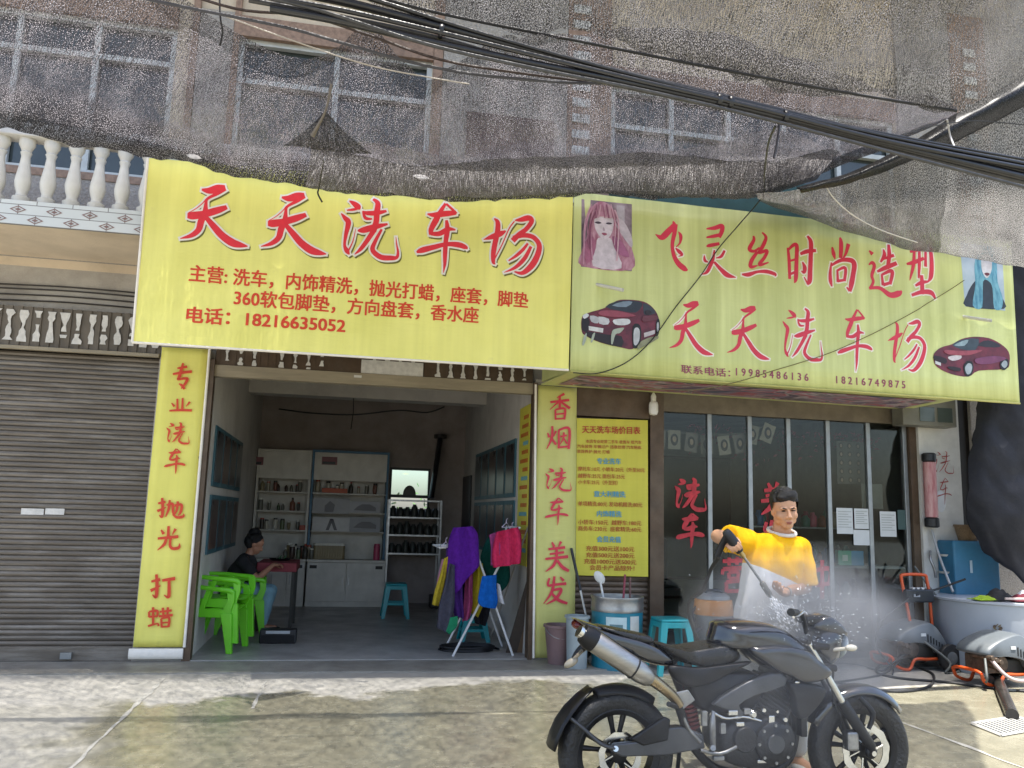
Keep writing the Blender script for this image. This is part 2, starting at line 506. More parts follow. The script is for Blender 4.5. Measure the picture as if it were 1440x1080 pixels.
# ------------------------------------------------------------------ brush characters: strokes of (x, y, width) with the box they were drawn in
GL = {
'天': ((270, 120, 685, 515), [[(405,158,12),(450,165,40),(505,152,50),(548,143,26)], [(548,152,26),(500,182,22),(440,215,16),(430,250,20),(425,300,34),(402,350,38),(385,405,34),(340,440,26),(275,458,5)],
   [(318,318,30),(350,318,48),(420,308,44),(500,285,42),(558,265,26)], [(322,302,4),(370,275,5),(412,240,6),(434,212,6)], [(425,320,24),(480,385,38),(530,440,44),(590,482,48),(640,497,34),(684,505,6)]]),
'洗': ((75, 120, 418, 490), [[(130,135,6),(155,150,28),(180,170,36),(190,186,8)], [(115,190,6),(150,186,16),(186,180,10)], [(82,208,6),(105,235,26),(124,262,32),(110,330,22),(102,390,16),(116,425,28),(130,446,6)], [(120,432,10),(150,370,6),(166,298,3)],
   [(268,125,14),(295,150,30),(290,200,34),(285,260,34),(268,312,36)], [(205,195,6),(230,206,24),(285,206,30),(346,194,14)], [(208,200,10),(225,236,20),(262,240,10)], [(178,308,10),(212,305,36),(280,286,34),(352,270,12)],
   [(270,310,30),(230,370,26),(195,415,22),(160,446,4)], [(318,300,14),(280,370,22),(265,420,28),(310,460,32),(370,466,30),(405,462,20),(412,430,14),(405,390,8),(400,345,3)]]),
'车': ((515, 150, 810, 550), [[(580,212,8),(620,218,30),(690,210,36),(746,206,24)], [(685,152,16),(655,200,26),(628,250,36),(602,300,30),(602,332,24)], [(688,154,14),(722,185,16),(746,212,20)], [(600,325,22),(650,325,30),(700,300,28),(742,304,8)],
   [(690,248,16),(695,300,30),(686,370,28),(682,440,26),(680,500,18),(672,550,3)], [(518,432,12),(550,420,34),(620,402,30),(690,386,26),(760,390,34),(800,405,26),(810,415,4)]]),
'场': ((900, 215, 1245, 568), [[(965,238,8),(985,260,28),(985,310,32),(970,380,32),(960,440,30),(960,490,22),(972,502,4)], [(903,360,4),(950,345,30),(1000,326,34),(1032,310,10)], [(968,470,8),(1010,390,7),(1050,300,7),(1082,255,8)],
   [(1085,250,8),(1120,246,28),(1165,236,36),(1182,255,30),(1150,300,28),(1110,330,30),(1072,367,34)], [(1075,350,26),(1130,336,30),(1190,346,30),(1226,390,32),(1216,450,36),(1182,510,38),(1130,552,26),(1082,545,8)], [(1160,382,14),(1130,420,20),(1090,455,18),(1048,482,8)], [(1178,400,18),(1140,470,26),(1085,522,20),(1022,550,3)]]),
'飞': ((95, 140, 300, 462), [[(95,225,5),(135,245,40),(175,210,44),(212,168,34),(206,143,10)], [(222,160,34),(215,220,32),(202,290,26),(212,360,30),(240,410,40),(278,442,40),(300,452,10)], [(240,208,5),(255,235,26),(250,280,14),(224,306,6)], [(222,312,8),(245,335,28),(264,355,16),(240,366,4)]]),
'灵': ((380, 158, 600, 508), [[(418,190,10),(470,185,30),(515,172,32),(515,205,32),(498,245,26)], [(418,245,12),(470,236,26),(512,225,20)], [(418,302,10),(440,296,26),(500,284,22)], [(405,358,6),(408,390,22),(430,402,6)], [(532,328,16),(510,366,20),(478,376,6)], [(468,325,12),(460,380,22),(440,430,26),(420,465,22),(388,481,3)], [(466,400,18),(510,450,30),(550,485,36),(602,500,5)]]),
'丝': ((640, 210, 855, 497), [[(715,235,14),(718,262,24),(690,318,30),(720,332,20),(754,308,10)], [(742,335,22),(705,388,28),(698,430,28),(742,422,8)], [(770,213,12),(795,245,24),(775,300,28),(750,342,22),(802,328,24),(785,372,24),(752,418,24),(812,402,10)], [(642,478,12),(682,480,30),(740,462,20),(800,460,28),(852,476,24),(852,490,5)]]),
'时': ((0, 0, 100, 100), [[(8,25,7),(12,50,10),(14,88,9)], [(9,30,6),(26,20,10),(37,22,12),(36,50,12),(34,86,12),(29,96,3)], [(13,52,6),(36,48,7)], [(14,79,7),(35,73,7)], [(48,38,8),(70,33,12),(99,31,9)], [(71,2,6),(82,14,13),(82,40,13),(80,70,14),(78,92,14),(71,100,3)], [(72,98,6),(60,84,3)], [(55,54,4),(62,65,12),(60,75,9),(51,72,3)]]),
'尚': ((0, 0, 100, 100), [[(42,0,5),(46,12,13),(44,38,11)], [(14,18,5),(19,30,12),(24,40,3)], [(72,12,12),(62,30,8),(51,39,3)], [(11,46,4),(7,65,9),(8,80,11),(13,90,4)], [(9,52,6),(45,42,10),(80,42,14),(92,50,15),(88,68,14),(82,85,15),(77,99,8)], [(76,98,8),(65,91,4)], [(32,60,6),(34,82,9)], [(31,61,6),(60,56,9),(57,80,9)], [(33,80,8),(58,78,7)]]),
'造': ((0, 0, 100, 100), [[(4,11,4),(14,18,12)], [(3,38,3),(13,34,10),(19,41,10),(12,58,9),(16,70,8),(7,83,8)], [(4,82,8),(35,82,10),(65,95,15),(90,92,16),(99,87,4)], [(45,9,4),(48,20,11),(37,33,5)], [(40,28,6),(76,20,9)], [(60,0,8),(62,20,12),(57,46,10)], [(27,51,6),(50,44,12),(84,35,11)], [(40,56,6),(44,77,9)], [(40,57,6),(70,50,11),(64,75,9)], [(44,76,9),(66,72,8)]]),
'型': ((0, 0, 100, 100), [[(18,10,7),(56,5,8)], [(7,33,6),(30,30,12),(63,22,9)], [(32,8,8),(29,35,11),(21,55,7),(17,64,2)], [(48,5,8),(48,35,10),(46,60,5)], [(68,10,8),(68,38,9)], [(83,2,10),(87,30,13),(85,56,13),(75,67,3)], [(35,74,6),(55,68,11),(76,66,6)], [(55,54,10),(57,75,13),(56,90,10)], [(23,92,8),(55,86,12),(85,87,14),(99,99,5)]]),
'专': ((0, 0, 100, 100), [[(28,20,7),(72,14,10)], [(8,42,8),(50,36,11),(93,32,11)], [(54,0,7),(47,22,11),(38,50,12),(32,62,9),(60,58,10),(73,61,11),(62,80,10),(45,97,4)], [(35,78,4),(50,86,11),(60,99,9)]]),
'业': ((0, 0, 100, 100), [[(38,10,9),(38,85,11)], [(60,5,9),(58,84,11)], [(14,38,5),(26,62,12)], [(90,31,11),(73,63,4)], [(5,90,9),(50,86,11),(98,88,12)]]),
'抛': ((0, 0, 100, 100), [[(5,30,8),(32,22,10)], [(20,4,9),(22,50,11),(19,92,10),(9,84,3)], [(2,66,11),(34,48,4)], [(48,14,8),(44,55,10),(33,92,4)], [(36,38,7),(58,32,10),(60,70,9),(67,80,9)], [(66,40,9),(91,36,10),(88,70,10),(79,86,4)], [(78,20,9),(74,60,9),(61,89,4)], [(59,80,6),(75,95,10),(98,90,10),(99,77,2)]]),
'光': ((0, 0, 100, 100), [[(52,2,9),(50,44,11)], [(21,17,5),(32,34,12)], [(81,13,11),(67,37,3)], [(7,52,9),(92,44,12)], [(42,52,9),(34,75,11),(6,99,3)], [(60,50,9),(58,80,10),(70,92,11),(94,88,11),(97,71,2)]]),
'打': ((0, 0, 100, 100), [[(4,32,8),(38,24,11)], [(24,4,9),(26,50,12),(22,92,11),(8,83,3)], [(1,68,12),(40,48,4)], [(46,28,9),(97,20,13)], [(73,26,10),(73,80,12),(68,93,10),(53,84,2)]]),
'蜡': ((0, 0, 100, 100), [[(6,28,7),(6,52,8)], [(6,28,7),(38,24,9),(36,50,8)], [(6,50,7),(36,48,7)], [(22,8,9),(22,85,9)], [(2,91,8),(38,80,6),(43,91,8)], [(48,28,7),(95,22,9)], [(60,10,9),(62,45,8)], [(80,8,9),(78,42,8)], [(44,48,8),(99,42,10)], [(54,58,8),(56,97,8)], [(54,58,7),(84,54,9),(82,95,9)], [(56,76,6),(82,74,6)], [(56,94,7),(82,92,7)]]),
'香': ((0, 0, 100, 100), [[(71,3,11),(38,17,4)], [(7,34,9),(93,26,11)], [(50,12,10),(50,54,11)], [(46,32,8),(6,61,3)], [(54,32,8),(96,57,13)], [(30,62,8),(31,99,8)], [(30,62,8),(72,58,10),(70,98,10)], [(31,79,7),(70,76,7)], [(31,96,7),(70,94,7)]]),
'烟': ((0, 0, 100, 100), [[(7,30,5),(14,48,11)], [(41,23,9),(32,45,3)], [(26,4,9),(24,50,11),(3,94,3)], [(26,55,8),(41,76,11)], [(52,20,8),(52,91,10)], [(51,20,8),(93,14,11),(91,93,11)], [(52,87,8),(90,83,8)], [(58,45,7),(84,40,8)], [(72,28,8),(70,52,8),(57,75,3)], [(72,52,7),(85,73,8)]]),
'美': ((0, 0, 100, 100), [[(31,3,6),(41,19,11)], [(67,1,11),(57,19,3)], [(17,26,8),(83,20,10)], [(22,42,7),(79,36,9)], [(5,58,8),(95,50,11)], [(50,22,9),(50,55,10)], [(48,58,9),(36,80,11),(6,99,3)], [(52,62,8),(72,84,13),(98,97,10)]]),
'发': ((0, 0, 100, 100), [[(26,9,8),(20,34,9),(48,32,9),(93,28,11)], [(46,3,9),(36,55,11),(3,98,3)], [(36,52,8),(73,48,11),(52,80,11),(12,100,3)], [(34,60,8),(60,84,12),(98,97,9)], [(69,5,6),(83,19,11)]]),
'营': ((0, 0, 100, 100), [[(9,12,8),(91,10,9)], [(34,2,8),(34,24,8)], [(66,0,8),(64,22,8)], [(10,34,8),(7,49,7)], [(10,34,9),(93,32,9),(86,49,5)], [(32,44,8),(34,60,8)], [(32,44,7),(68,42,8),(66,60,8)], [(33,60,7),(67,59,7)], [(22,70,8),(24,97,9)], [(22,70,8),(78,68,9),(76,97,9)], [(24,95,8),(76,94,8)]]),
'中': ((0, 0, 100, 100), [[(14,28,9),(18,66,10)], [(14,28,9),(84,24,10),(80,64,10)], [(18,64,9),(80,60,9)], [(50,1,9),(50,99,10)]]),
}
def brush(name, ch, box, Y, m, parent, lift=.006, wide=1.0, grow=0.):
    (bx0, by0, bx1, by1), st = GL[ch]
    x0, y0, x1, y1 = box
    ks = ((x1 - x0) / (bx1 - bx0) + (y1 - y0) / (by1 - by0)) * .5
    mapf = lambda x, y: at(x0 + (x1 - x0) * (x - bx0) / (bx1 - bx0), y0 + (y1 - y0) * (y - by0) / (by1 - by0), Y)
    wsc = ks * mpp(Y) * wide
    mb = MB()
    for i, s in enumerate(st):
        stroke_mesh(mb, s, mapf, wsc, lift + .0004 * i, grow)
    return mb.build(name, m, parent, fix=False)
# ------------------------------------------------------------------ ground
def ground_mat():
    m, nt, p = new_mat('wet_concrete')
    N, L = nt.nodes, nt.links
    tc = N.new('ShaderNodeTexCoord')
    def nz(sc, det=8, ro=.65, st=(1, 1, 1)):
        mp = N.new('ShaderNodeMapping')
        mp.inputs['Scale'].default_value = st
        L.new(tc.outputs['Object'], mp.inputs[0])
        n = N.new('ShaderNodeTexNoise')
        n.inputs['Scale'].default_value = sc
        n.inputs['Detail'].default_value = det
        n.inputs['Roughness'].default_value = ro
        L.new(mp.outputs[0], n.inputs[0])
        return n.outputs[0]
    def math_(op, a, b=0.):
        n = N.new('ShaderNodeMath')
        n.operation = op
        for i, q in enumerate((a, b)):
            if isinstance(q, (int, float)): n.inputs[i].default_value = q
            else: L.new(q, n.inputs[i])
        return n.outputs[0]
    def rng(v, a, b, c=0., d=1.):
        n = N.new('ShaderNodeMapRange')
        for i, q in enumerate((a, b, c, d)): n.inputs[i + 1].default_value = q
        L.new(v, n.inputs[0])
        return n.outputs[0]
    sp = N.new('ShaderNodeSeparateXYZ')
    L.new(tc.outputs['Object'], sp.inputs[0])
    X, Y = sp.outputs[0], sp.outputs[1]
    n1, n2, n3 = nz(.55, 9, .6), nz(5., 9, .72), nz(38., 8, .8)
    # washed wet apron: wettest in the middle where vehicles are rinsed, drier by the shutters and far left
    edge = math_('ADD', Y, math_('MULTIPLY', math_('SUBTRACT', n1, .5), 3.2))
    edge = math_('ADD', edge, math_('MULTIPLY', math_('ABSOLUTE', math_('SUBTRACT', X, 1.2)), .16))
    edge = math_('ADD', edge, math_('MULTIPLY', math_('SUBTRACT', n2, .5), .9))
    edge = math_('ADD', edge, math_('MULTIPLY', rng(X, .5, 2.2), -.62))
    wet = rng(edge, -1.24, -1.46)
    left = rng(math_('ADD', X, math_('MULTIPLY', math_('SUBTRACT', n1, .5), 3.)), -1.9, -1.5)
    wet = math_('MULTIPLY', wet, math_('MAXIMUM', left, .25))
    def ramp(v, stops):
        r = N.new('ShaderNodeValToRGB')
        e = r.color_ramp.elements
        while len(e) < len(stops): e.new(.5)
        for i, (q, c) in enumerate(stops):
            e[i].position = q
            e[i].color = (*c, 1)
        L.new(v, r.inputs[0])
        return r.outputs[0]
    dry = ramp(n2, [(.28, (.29, .28, .25)), (.5, (.335, .322, .29)), (.7, (.41, .395, .36))])
    wetc = ramp(n2, [(.3, (.18, .168, .12)), (.5, (.22, .206, .15)), (.72, (.265, .25, .188))])
    mx = N.new('ShaderNodeMixRGB')
    L.new(wet, mx.inputs[0]); L.new(dry, mx.inputs[1]); L.new(wetc, mx.inputs[2])
    gr_ = N.new('ShaderNodeMixRGB')
    gr_.blend_type = 'MULTIPLY'
    gr_.inputs[0].default_value = .42
    L.new(mx.outputs[0], gr_.inputs[1])
    L.new(ramp(n3, [(.3, (.55, .55, .53)), (.5, (.95, .95, .93)), (.7, (1.15, 1.15, 1.13))]), gr_.inputs[2])
    L.new(gr_.outputs[0], p.inputs['Base Color'])
    rg = math_('ADD', math_('MULTIPLY', wet, -.47), math_('ADD', math_('MULTIPLY', n2, .35), .55))
    L.new(rg, p.inputs['Roughness'])
    bp = N.new('ShaderNodeBump')
    bp.inputs['Strength'].default_value = .12
    bp.inputs['Distance'].default_value = .006
    L.new(n3, bp.inputs['Height'])
    L.new(bp.outputs[0], p.inputs['Normal'])
    return m
GROUND = ground_mat()
mb = MB()
mb.add([(-60, -60, 0), (60, -60, 0), (60, 60, 0), (-60, 60, 0)], [(0, 1, 2, 3)])
tag(mb.build('ground', GROUND), kind='structure')
JOINT = mat('pale_cement', (.4, .39, .35), rough=.85, var=.3, scale=9, bump=.4, dirt=.6, dscale=3, dcol=(.3, .28, .22))
for x0, ya, yb, w in ((-1.44, -.66, -4.6, .045), (-.57, -.95, -2.05, .05), (4.35, -1.0, -5, .03)):
    mb = MB()
    n = 30
    vs = []
    for i in range(n + 1):
        y = ya + (yb - ya) * i / n
        ww = w * (.35 + abs(noise.noise(Vector((x0 * 7, y * 3, 0)))) * 2)
        dx = .02 * noise.noise(Vector((x0, y * 4, 5)))
        vs += [(x0 + dx - ww / 2, y, .004), (x0 + dx + ww / 2, y, .004)]
    mb.add(vs, [(2 * i, 2 * i + 1, 2 * i + 3, 2 * i + 2) for i in range(n)])
    tag(mb.build('paving_joint', JOINT), kind='structure')

# ------------------------------------------------------------------ the shop building
PLASTER = mat('grey_plaster', (.46, .43, .39), rough=.85, var=.25, scale=3, bump=.25, dirt=.5, dcol=(.22, .19, .16))
CREAM = mat('cream_plaster', (.68, .57, .43), rough=.85, var=.15, scale=2.5, bump=.15, dirt=.4, dcol=(.35, .27, .18))
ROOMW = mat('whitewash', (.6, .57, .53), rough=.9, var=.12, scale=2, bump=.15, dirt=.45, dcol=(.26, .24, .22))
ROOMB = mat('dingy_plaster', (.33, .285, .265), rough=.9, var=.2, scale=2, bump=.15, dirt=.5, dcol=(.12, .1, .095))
PEBBLE = mat('pebbledash', (.47, .43, .385), rough=.95, var=.25, scale=45, bump=1., bscale=60, dirt=.4, dcol=(.2, .17, .14))
BRICKT = mat('brown_tile', (.36, .23, .155), rough=.55, var=.35, scale=20, dirt=.3)
WTILE = mat('glazed_tile', (.66, .68, .67), rough=.3, var=.08, scale=5, dirt=.35, dcol=(.4, .38, .33))
WHITE = mat('old_white_paint', (.68, .67, .63), rough=.6, var=.12, scale=7, dirt=.4, dcol=(.36, .33, .28))
CEMENT = mat('cement_floor', (.38, .37, .35), rough=.38, var=.3, scale=2.2, bump=.2, bscale=30, dirt=.5, dcol=(.1, .095, .09), rvar=.25)
SLAB = mat('damp_slab', (.3, .285, .25), rough=.5, var=.3, scale=3, bump=.3, dirt=.5, dcol=(.1, .095, .075), rvar=.2)  # concrete a little darker than the dry ground
SHUTTER = mat('dusty_shutter', (.165, .14, .112), rough=.55, metal=.35, var=.3, scale=3, stretch=(.5, .5, 4), dirt=.55, dscale=2.5, dcol=(.36, .33, .29), bump=.5, bscale=2.2)
DKBROWN = mat('brown_metal', (.11, .07, .042), rough=.5, metal=.3, var=.3, scale=5, dirt=.4, dcol=(.2, .17, .13))
RAIL = mat('faded_lintel', (.34, .29, .2), rough=.6, var=.25, scale=4, stretch=(.4, 1, 3), dirt=.5, dcol=(.13, .1, .07))
ALU = mat('aluminium', (.3, .315, .32), rough=.4, metal=.75, var=.15, scale=10)
PAPER = mat('torn_paper', (.68, .66, .62), rough=.9, var=.2, scale=20)
def glass_mat(name, tint, refl=.1, rough=.03):
    m = bpy.data.materials.new(name)
    m.use_nodes = True
    nt = m.node_tree
    N, L = nt.nodes, nt.links
    N.clear()
    o = N.new('ShaderNodeOutputMaterial')
    t = N.new('ShaderNodeBsdfTransparent')
    t.inputs[0].default_value = (*tint, 1)
    g = N.new('ShaderNodeBsdfGlossy')
    g.inputs['Roughness'].default_value = rough
    fr = N.new('ShaderNodeFresnel')
    fr.inputs[0].default_value = 1.36
    ad = N.new('ShaderNodeMath')
    ad.inputs[1].default_value = refl
    L.new(fr.outputs[0], ad.inputs[0])
    mx = N.new('ShaderNodeMixShader')
    L.new(ad.outputs[0], mx.inputs[0])
    L.new(t.outputs[0], mx.inputs[1])
    L.new(g.outputs[0], mx.inputs[2])
    L.new(mx.outputs[0], o.inputs[0])
    return m
GLASS = glass_mat('shop_glass', (.82, .85, .83), .0)
DKGLASS = mat('window_glass', (.05, .062, .06), rough=.12, var=.3, scale=2, spec=.6)

B = thing('shop_building', (0, 0, 0), 'two storey shop building with a balcony, roller shutters and a glass shopfront', 'building')
def part(name, m, parent=B, **k):
    return lambda mb: mb.build(name, m, parent, **k)
def boxp(name, m, a, b, parent=B, bevel=0.):
    return MB().box(a, b).build(name, m, parent, bevel=bevel)
BX0, BX1, TOP, BACK = -6.0, 9.6, 8.9, 5.6
# floor slab, room shell
boxp('floor_slab', CEMENT, (-1.44, -.02, -.2), (2.06, BACK, .02))
boxp('doorstep', SLAB, (-6, -.62, -.2), (6.6, -.021, .012))
mb = MB(); mb.box((-1.56, .12, 0), (-1.38, BACK, 3.6)); part('side_wall', ROOMW)(mb)
mb = MB(); mb.box((2.03, .12, 0), (2.2, BACK, 3.6)); part('side_wall', ROOMW)(mb)
w0, w1 = at(549, 657, 5.4), at(604, 701, 5.4)
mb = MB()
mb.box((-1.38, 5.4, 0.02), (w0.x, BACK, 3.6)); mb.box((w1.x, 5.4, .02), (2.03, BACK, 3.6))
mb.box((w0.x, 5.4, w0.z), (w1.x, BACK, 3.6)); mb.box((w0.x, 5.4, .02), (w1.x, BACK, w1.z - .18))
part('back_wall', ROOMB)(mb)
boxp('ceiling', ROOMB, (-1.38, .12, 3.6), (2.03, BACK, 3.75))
boxp('ceiling_beam', ROOMW, (-1.379, 3.3, 3.12), (2.029, 3.62, 3.599))
# pillars either side of the open room
boxp('pillar', PLASTER, (-1.9, 0, -.1), (-1.44, .6, 3.12))
boxp('pillar', PLASTER, (2.03, 0, -.1), (2.5, .119, 3.0))
boxp('door_jamb', DKBROWN, (-1.44, -.03, 0), (-1.36, .1, 3.0))
boxp('door_jamb', DKBROWN, (2.0, -.045, 0), (2.045, .1, 2.95))
# header of the open roller door with its faded lintel and torn paper
boxp('door_lintel', RAIL, (-1.36, .0, 2.83), (2.0, .1, 2.95))
mb = MB()
for i in range(84):
    x = -1.36 + i * .04
    mb.box((x, .02 + .006 * (i % 2), 2.95), (x + .04, .1, 3.55))
hd = part('shutter_box', DKBROWN)(mb)
mb = MB()
def torn(mb, x, y, z0, z1, w, seed):
    L_, R_ = [], []
    n = 9
    for k in range(n + 1):
        z = z0 + (z1 - z0) * k / n
        t = w * (.25 + .75 * abs(2 * k / n - 1) ** .7) * (.6 + .8 * random.random())
        sx = x + .01 * noise.noise(Vector((seed, k * .7, 0)))
        L_.append((sx - t / 2, y, z)); R_.append((sx + t / 2, y, z))
    for k in range(n):
        if random.random() < .12: continue
        mb.add([L_[k], R_[k], R_[k + 1], L_[k + 1]], [(0, 1, 2, 3)])
for i in range(24):
    if i in (8, 9, 10, 3, 15): continue
    mb = MB(); torn(mb, -1.25 + i * .137, .012, 2.96, 3.14, .05, i); mb.build('paper_scrap', PAPER, hd, solid=.002)
mb = MB()
mb.add([(.12, .011, 2.955), (.78, .011, 2.95), (.78, .011, 3.1), (.12, .011, 3.1)], [(0, 1, 2, 3)])
mb.build('paper_scrap', PAPER, hd, solid=.002)
mb = MB(); mb.box((.05, -.005, 2.9), (.13, .0, 2.925)); mb.build('lock_plate', WHITE, B)

# closed roller shutter on the left
def roller(name, x0, x1, y, z0, z1, pitch, m, parent=B, depth=.012):
    n = int((z1 - z0) / pitch)
    prof = []
    for i in range(n):
        for k, d in ((0, .0), (.12, -.6), (.45, -1), (.8, -.6), (.93, .0), (.97, .5)):
            prof.append((y + d * depth, z0 + (i + k) * pitch))
    vs = []
    for yy, zz in prof: vs += [(x0, yy, zz), (x1, yy, zz)]
    mb = MB()
    mb.add(vs, [(2 * i, 2 * i + 1, 2 * i + 3, 2 * i + 2) for i in range(len(prof) - 1)])
    return mb.build(name, m, parent, fix=False)
rs = roller('roller_shutter', -5.9, -1.9, .1, .14, 3.02, .05, SHUTTER)
boxp('bottom_rail', SHUTTER, (-5.9, .06, .0), (-1.9, .12, .14), parent=rs, bevel=.006)
a = at(93, 922, .05)
boxp('shutter_latch', ALU, (a.x - .05, .03, a.z - .03), (a.x + .05, .06, a.z + .03), parent=rs)
for px0, px1, py in ((29, 61, 719), (63, 90, 719)):
    a, b = at(px0, py, .07), at(px1, py, .07)
    boxp('notice_strip', PAPER, (a.x, .08, a.z - .03), (b.x, .086, a.z + .03), parent=rs)
mb = MB()
for i in range(88):
    x = -5.9 + i * .0455
    mb.box((x, -.02 + .012 * (i % 2), 3.02), (x + .0455, .1, 3.42))
sb = part('shutter_box', mat('shutter_box_paint', (.13, .105, .075), rough=.6, var=.3, scale=4, dirt=.4, dcol=(.25, .22, .18)))(mb)
mb = MB()
for i in range(31):
    mb = MB(); torn(mb, -5.7 + i * .125 + .02 * random.random(), -.026, 3.06 + .03 * random.random(), 3.38, .075, i + 50); mb.build('paper_scrap', PAPER, sb, solid=.002)
boxp('bottom_rail', RAIL, (-5.9, -.05, 2.98), (-1.9, .0, 3.018), parent=sb, bevel=.005)
# wall strip above the shutters, soffit and balcony
boxp('front_wall', PLASTER, (-5.9, .1, 3.42), (-1.9, .4, 3.86))
boxp('front_wall', PLASTER, (-1.9, .1, 3.121), (-1.36, .12, 3.86))
boxp('front_wall', PLASTER, (-1.36, .1, 3.551), (2.03, .119, 3.86))
for i, z in enumerate((3.5, 3.56, 3.62, 3.66)):
    mb = MB(); mb.tube([(-5.9, .085, z + .01), (-4, .08, z - .015), (-2.8, .085, z + .012), (-1.8, .08, z - .01)], .008, n=6, sub=6)
    mb.build('wall_cable', C('#2b2724'), B, smooth=60)
tb = at(150, 326, -1.0); tt = at(100, 288, -1.0); bt = at(100, 196, -1.0)
bal = boxp('balcony', CREAM, (BX0, -.97, tb.z - .0), (2.6, .1, tb.z + .1))  # right end lengthened, unseen behind the sign, to shade the pillar
def tile_mat():
    m, nt, p = new_mat('diamond_tile')
    N, L = nt.nodes, nt.links
    tc = N.new('ShaderNodeTexCoord')
    sp = N.new('ShaderNodeSeparateXYZ')
    L.new(tc.outputs['Object'], sp.inputs[0])
    cb = N.new('ShaderNodeCombineXYZ')
    L.new(sp.outputs[0], cb.inputs[0]); L.new(sp.outputs[2], cb.inputs[1])
    mp = N.new('ShaderNodeMapping')
    mp.inputs['Location'].default_value = (0, -tb.z, 0)
    L.new(cb.outputs[0], mp.inputs[0])
    bk = N.new('ShaderNodeTexBrick')
    bk.inputs['Scale'].default_value = 1.0
    bk.inputs['Brick Width'].default_value = .3
    bk.inputs['Row Height'].default_value = TH
    bk.inputs['Mortar Size'].default_value = .004
    bk.inputs['Mortar Smooth'].default_value = .1
    bk.inputs['Color1'].default_value = (.66, .68, .67, 1)
    bk.inputs['Color2'].default_value = (.6, .63, .63, 1)
    bk.inputs['Mortar'].default_value = (.22, .21, .2, 1)
    L.new(mp.outputs[0], bk.inputs[0])
    L.new(bk.outputs[0], p.inputs['Base Color'])
    p.inputs['Roughness'].default_value = .3
    return m
TH = (tt.z - tb.z - .1) / 2 + .03
boxp('tile_band', tile_mat(), (BX0, -1.0, tb.z), (2.2, -.971, tt.z), parent=bal)
mb = MB()
EMB = C('#8a6f6a', .5)
for r in range(3):
    for k in range(-14, 2):
        cx, cz = k * .3 + (.15 if r % 2 == 0 else 0), tb.z + (r + .5) * TH
        if cz > tt.z - .02: continue
        for s, t in ((1., .72), (.4, .1)):
            for j in range(4):
                q = [(.07, 0), (0, .035), (-.07, 0), (0, -.035)]
                (x1, z1), (x2, z2) = q[j], q[(j + 1) % 4]
                mb.add([(cx + x1 * s, -1.003, cz + z1 * s), (cx + x2 * s, -1.003, cz + z2 * s), (cx + x2 * t * s, -1.003, cz + z2 * t * s), (cx + x1 * t * s, -1.003, cz + z1 * t * s)], [(0, 1, 2, 3)])
mb.build('tile_emblems', EMB, bal, fix=False)
hb = bt.z - tt.z
prof = [(.075, 0), (.075, .09), (.05, .11), (.045, .16), (.062, .24), (.07, .33), (.06, .45), (.045, .6), (.038, .72), (.05, .78), (.04, .8), (.05, .84), (.07, .9), (.07, .99)]
mb = MB(); mb.lathe([(r, h * hb) for r, h in prof], n=14)
x0 = at(31, 240, -.95).x
dxb = at(67, 240, -.95).x - x0
for k in range(-6, 14):
    if k == -6: b0 = mb.build('baluster', WHITE, bal, smooth=40, local=True); o = b0
    else:
        o = b0.copy(); COL.objects.link(o); o.parent = bal
    o.location = (x0 + k * dxb, -.9, tt.z)
boxp('handrail', WHITE, (BX0, -1.0, bt.z - .005), (2.2, -.8, bt.z + .12), parent=bal, bevel=.01)

# upper facade
UP = [(-1.41, .74), (-5.2, -2.05), (2.9, 6.7)]
zs = at(400, 200, .0).z; zt = at(400, 52, .0).z
mb = MB()
def wallx(x0, x1, z0=3.86, z1=TOP): mb.box((x0, .1, z0), (x1, .34, z1))
wallx(BX0, -5.2); wallx(-2.05, -1.41); wallx(.74, 2.9); wallx(6.7, BX1)
mb.box((BX0, .1, 8.2), (BX1, .34, TOP)) if False else None
for a_, b_ in UP:
    wallx(a_, b_, 3.86, zs - .55); wallx(a_, b_, zt, TOP)
part('upper_wall', CREAM)(mb)
mb = MB()
for a_, b_ in (((.86, .06, 4.3), (2.34, .098, 8.4)), ((-1.82, .06, 4.3), (-1.47, .098, zt + .25)), ((6.75, .06, 3.9), (9.6, .098, TOP)), ((-5.15, .06, 3.95), (-2.06, .098, zs - .62))): boxp('pebbledash_panel', PEBBLE, a_, b_)
mb = MB()
for xa, xb in ((-1.9, -1.83), (-1.465, -1.4), (.745, .85), (2.68, 2.88), (7.55, 7.72), (7.98, 8.1)):
    mb.box((xa, .05, 4.3), (xb, .099, 8.3))
for a_, b_ in UP: mb.box((a_, .04, zt - .02), (b_, .1, zt + .22)); mb.box((a_, .05, zs - .62), (b_, .1, zs - .54))
part('brown_tile_trim', BRICKT)(mb)
a, b = at(657, 157, .05), at(778, 222, .05)
boxp('recess_panel', mat('brown_panel', (.13, .085, .075), rough=.7, var=.2), (a.x, .03, b.z - .1), (b.x, .059, a.z))
mb = MB()
for i in range(16):
    z = 4.7 + i * .2
    mb.box((2.4, .03, z), (2.62, .055, z + .11))
    mb.box((7.75, .03, z), (7.93, .055, z + .11))
part('trim_blocks', WHITE, bevel=.01)(mb)
boxp('trim_backing', BRICKT, (2.345, .056, 4.3), (2.675, .098, 8.3)); boxp('trim_backing', BRICKT, (7.725, .0555, 4.3), (7.975, .0595, 8.3))
WFR = mat('window_frame_paint', (.6, .62, .6), rough=.5, var=.15, scale=12)
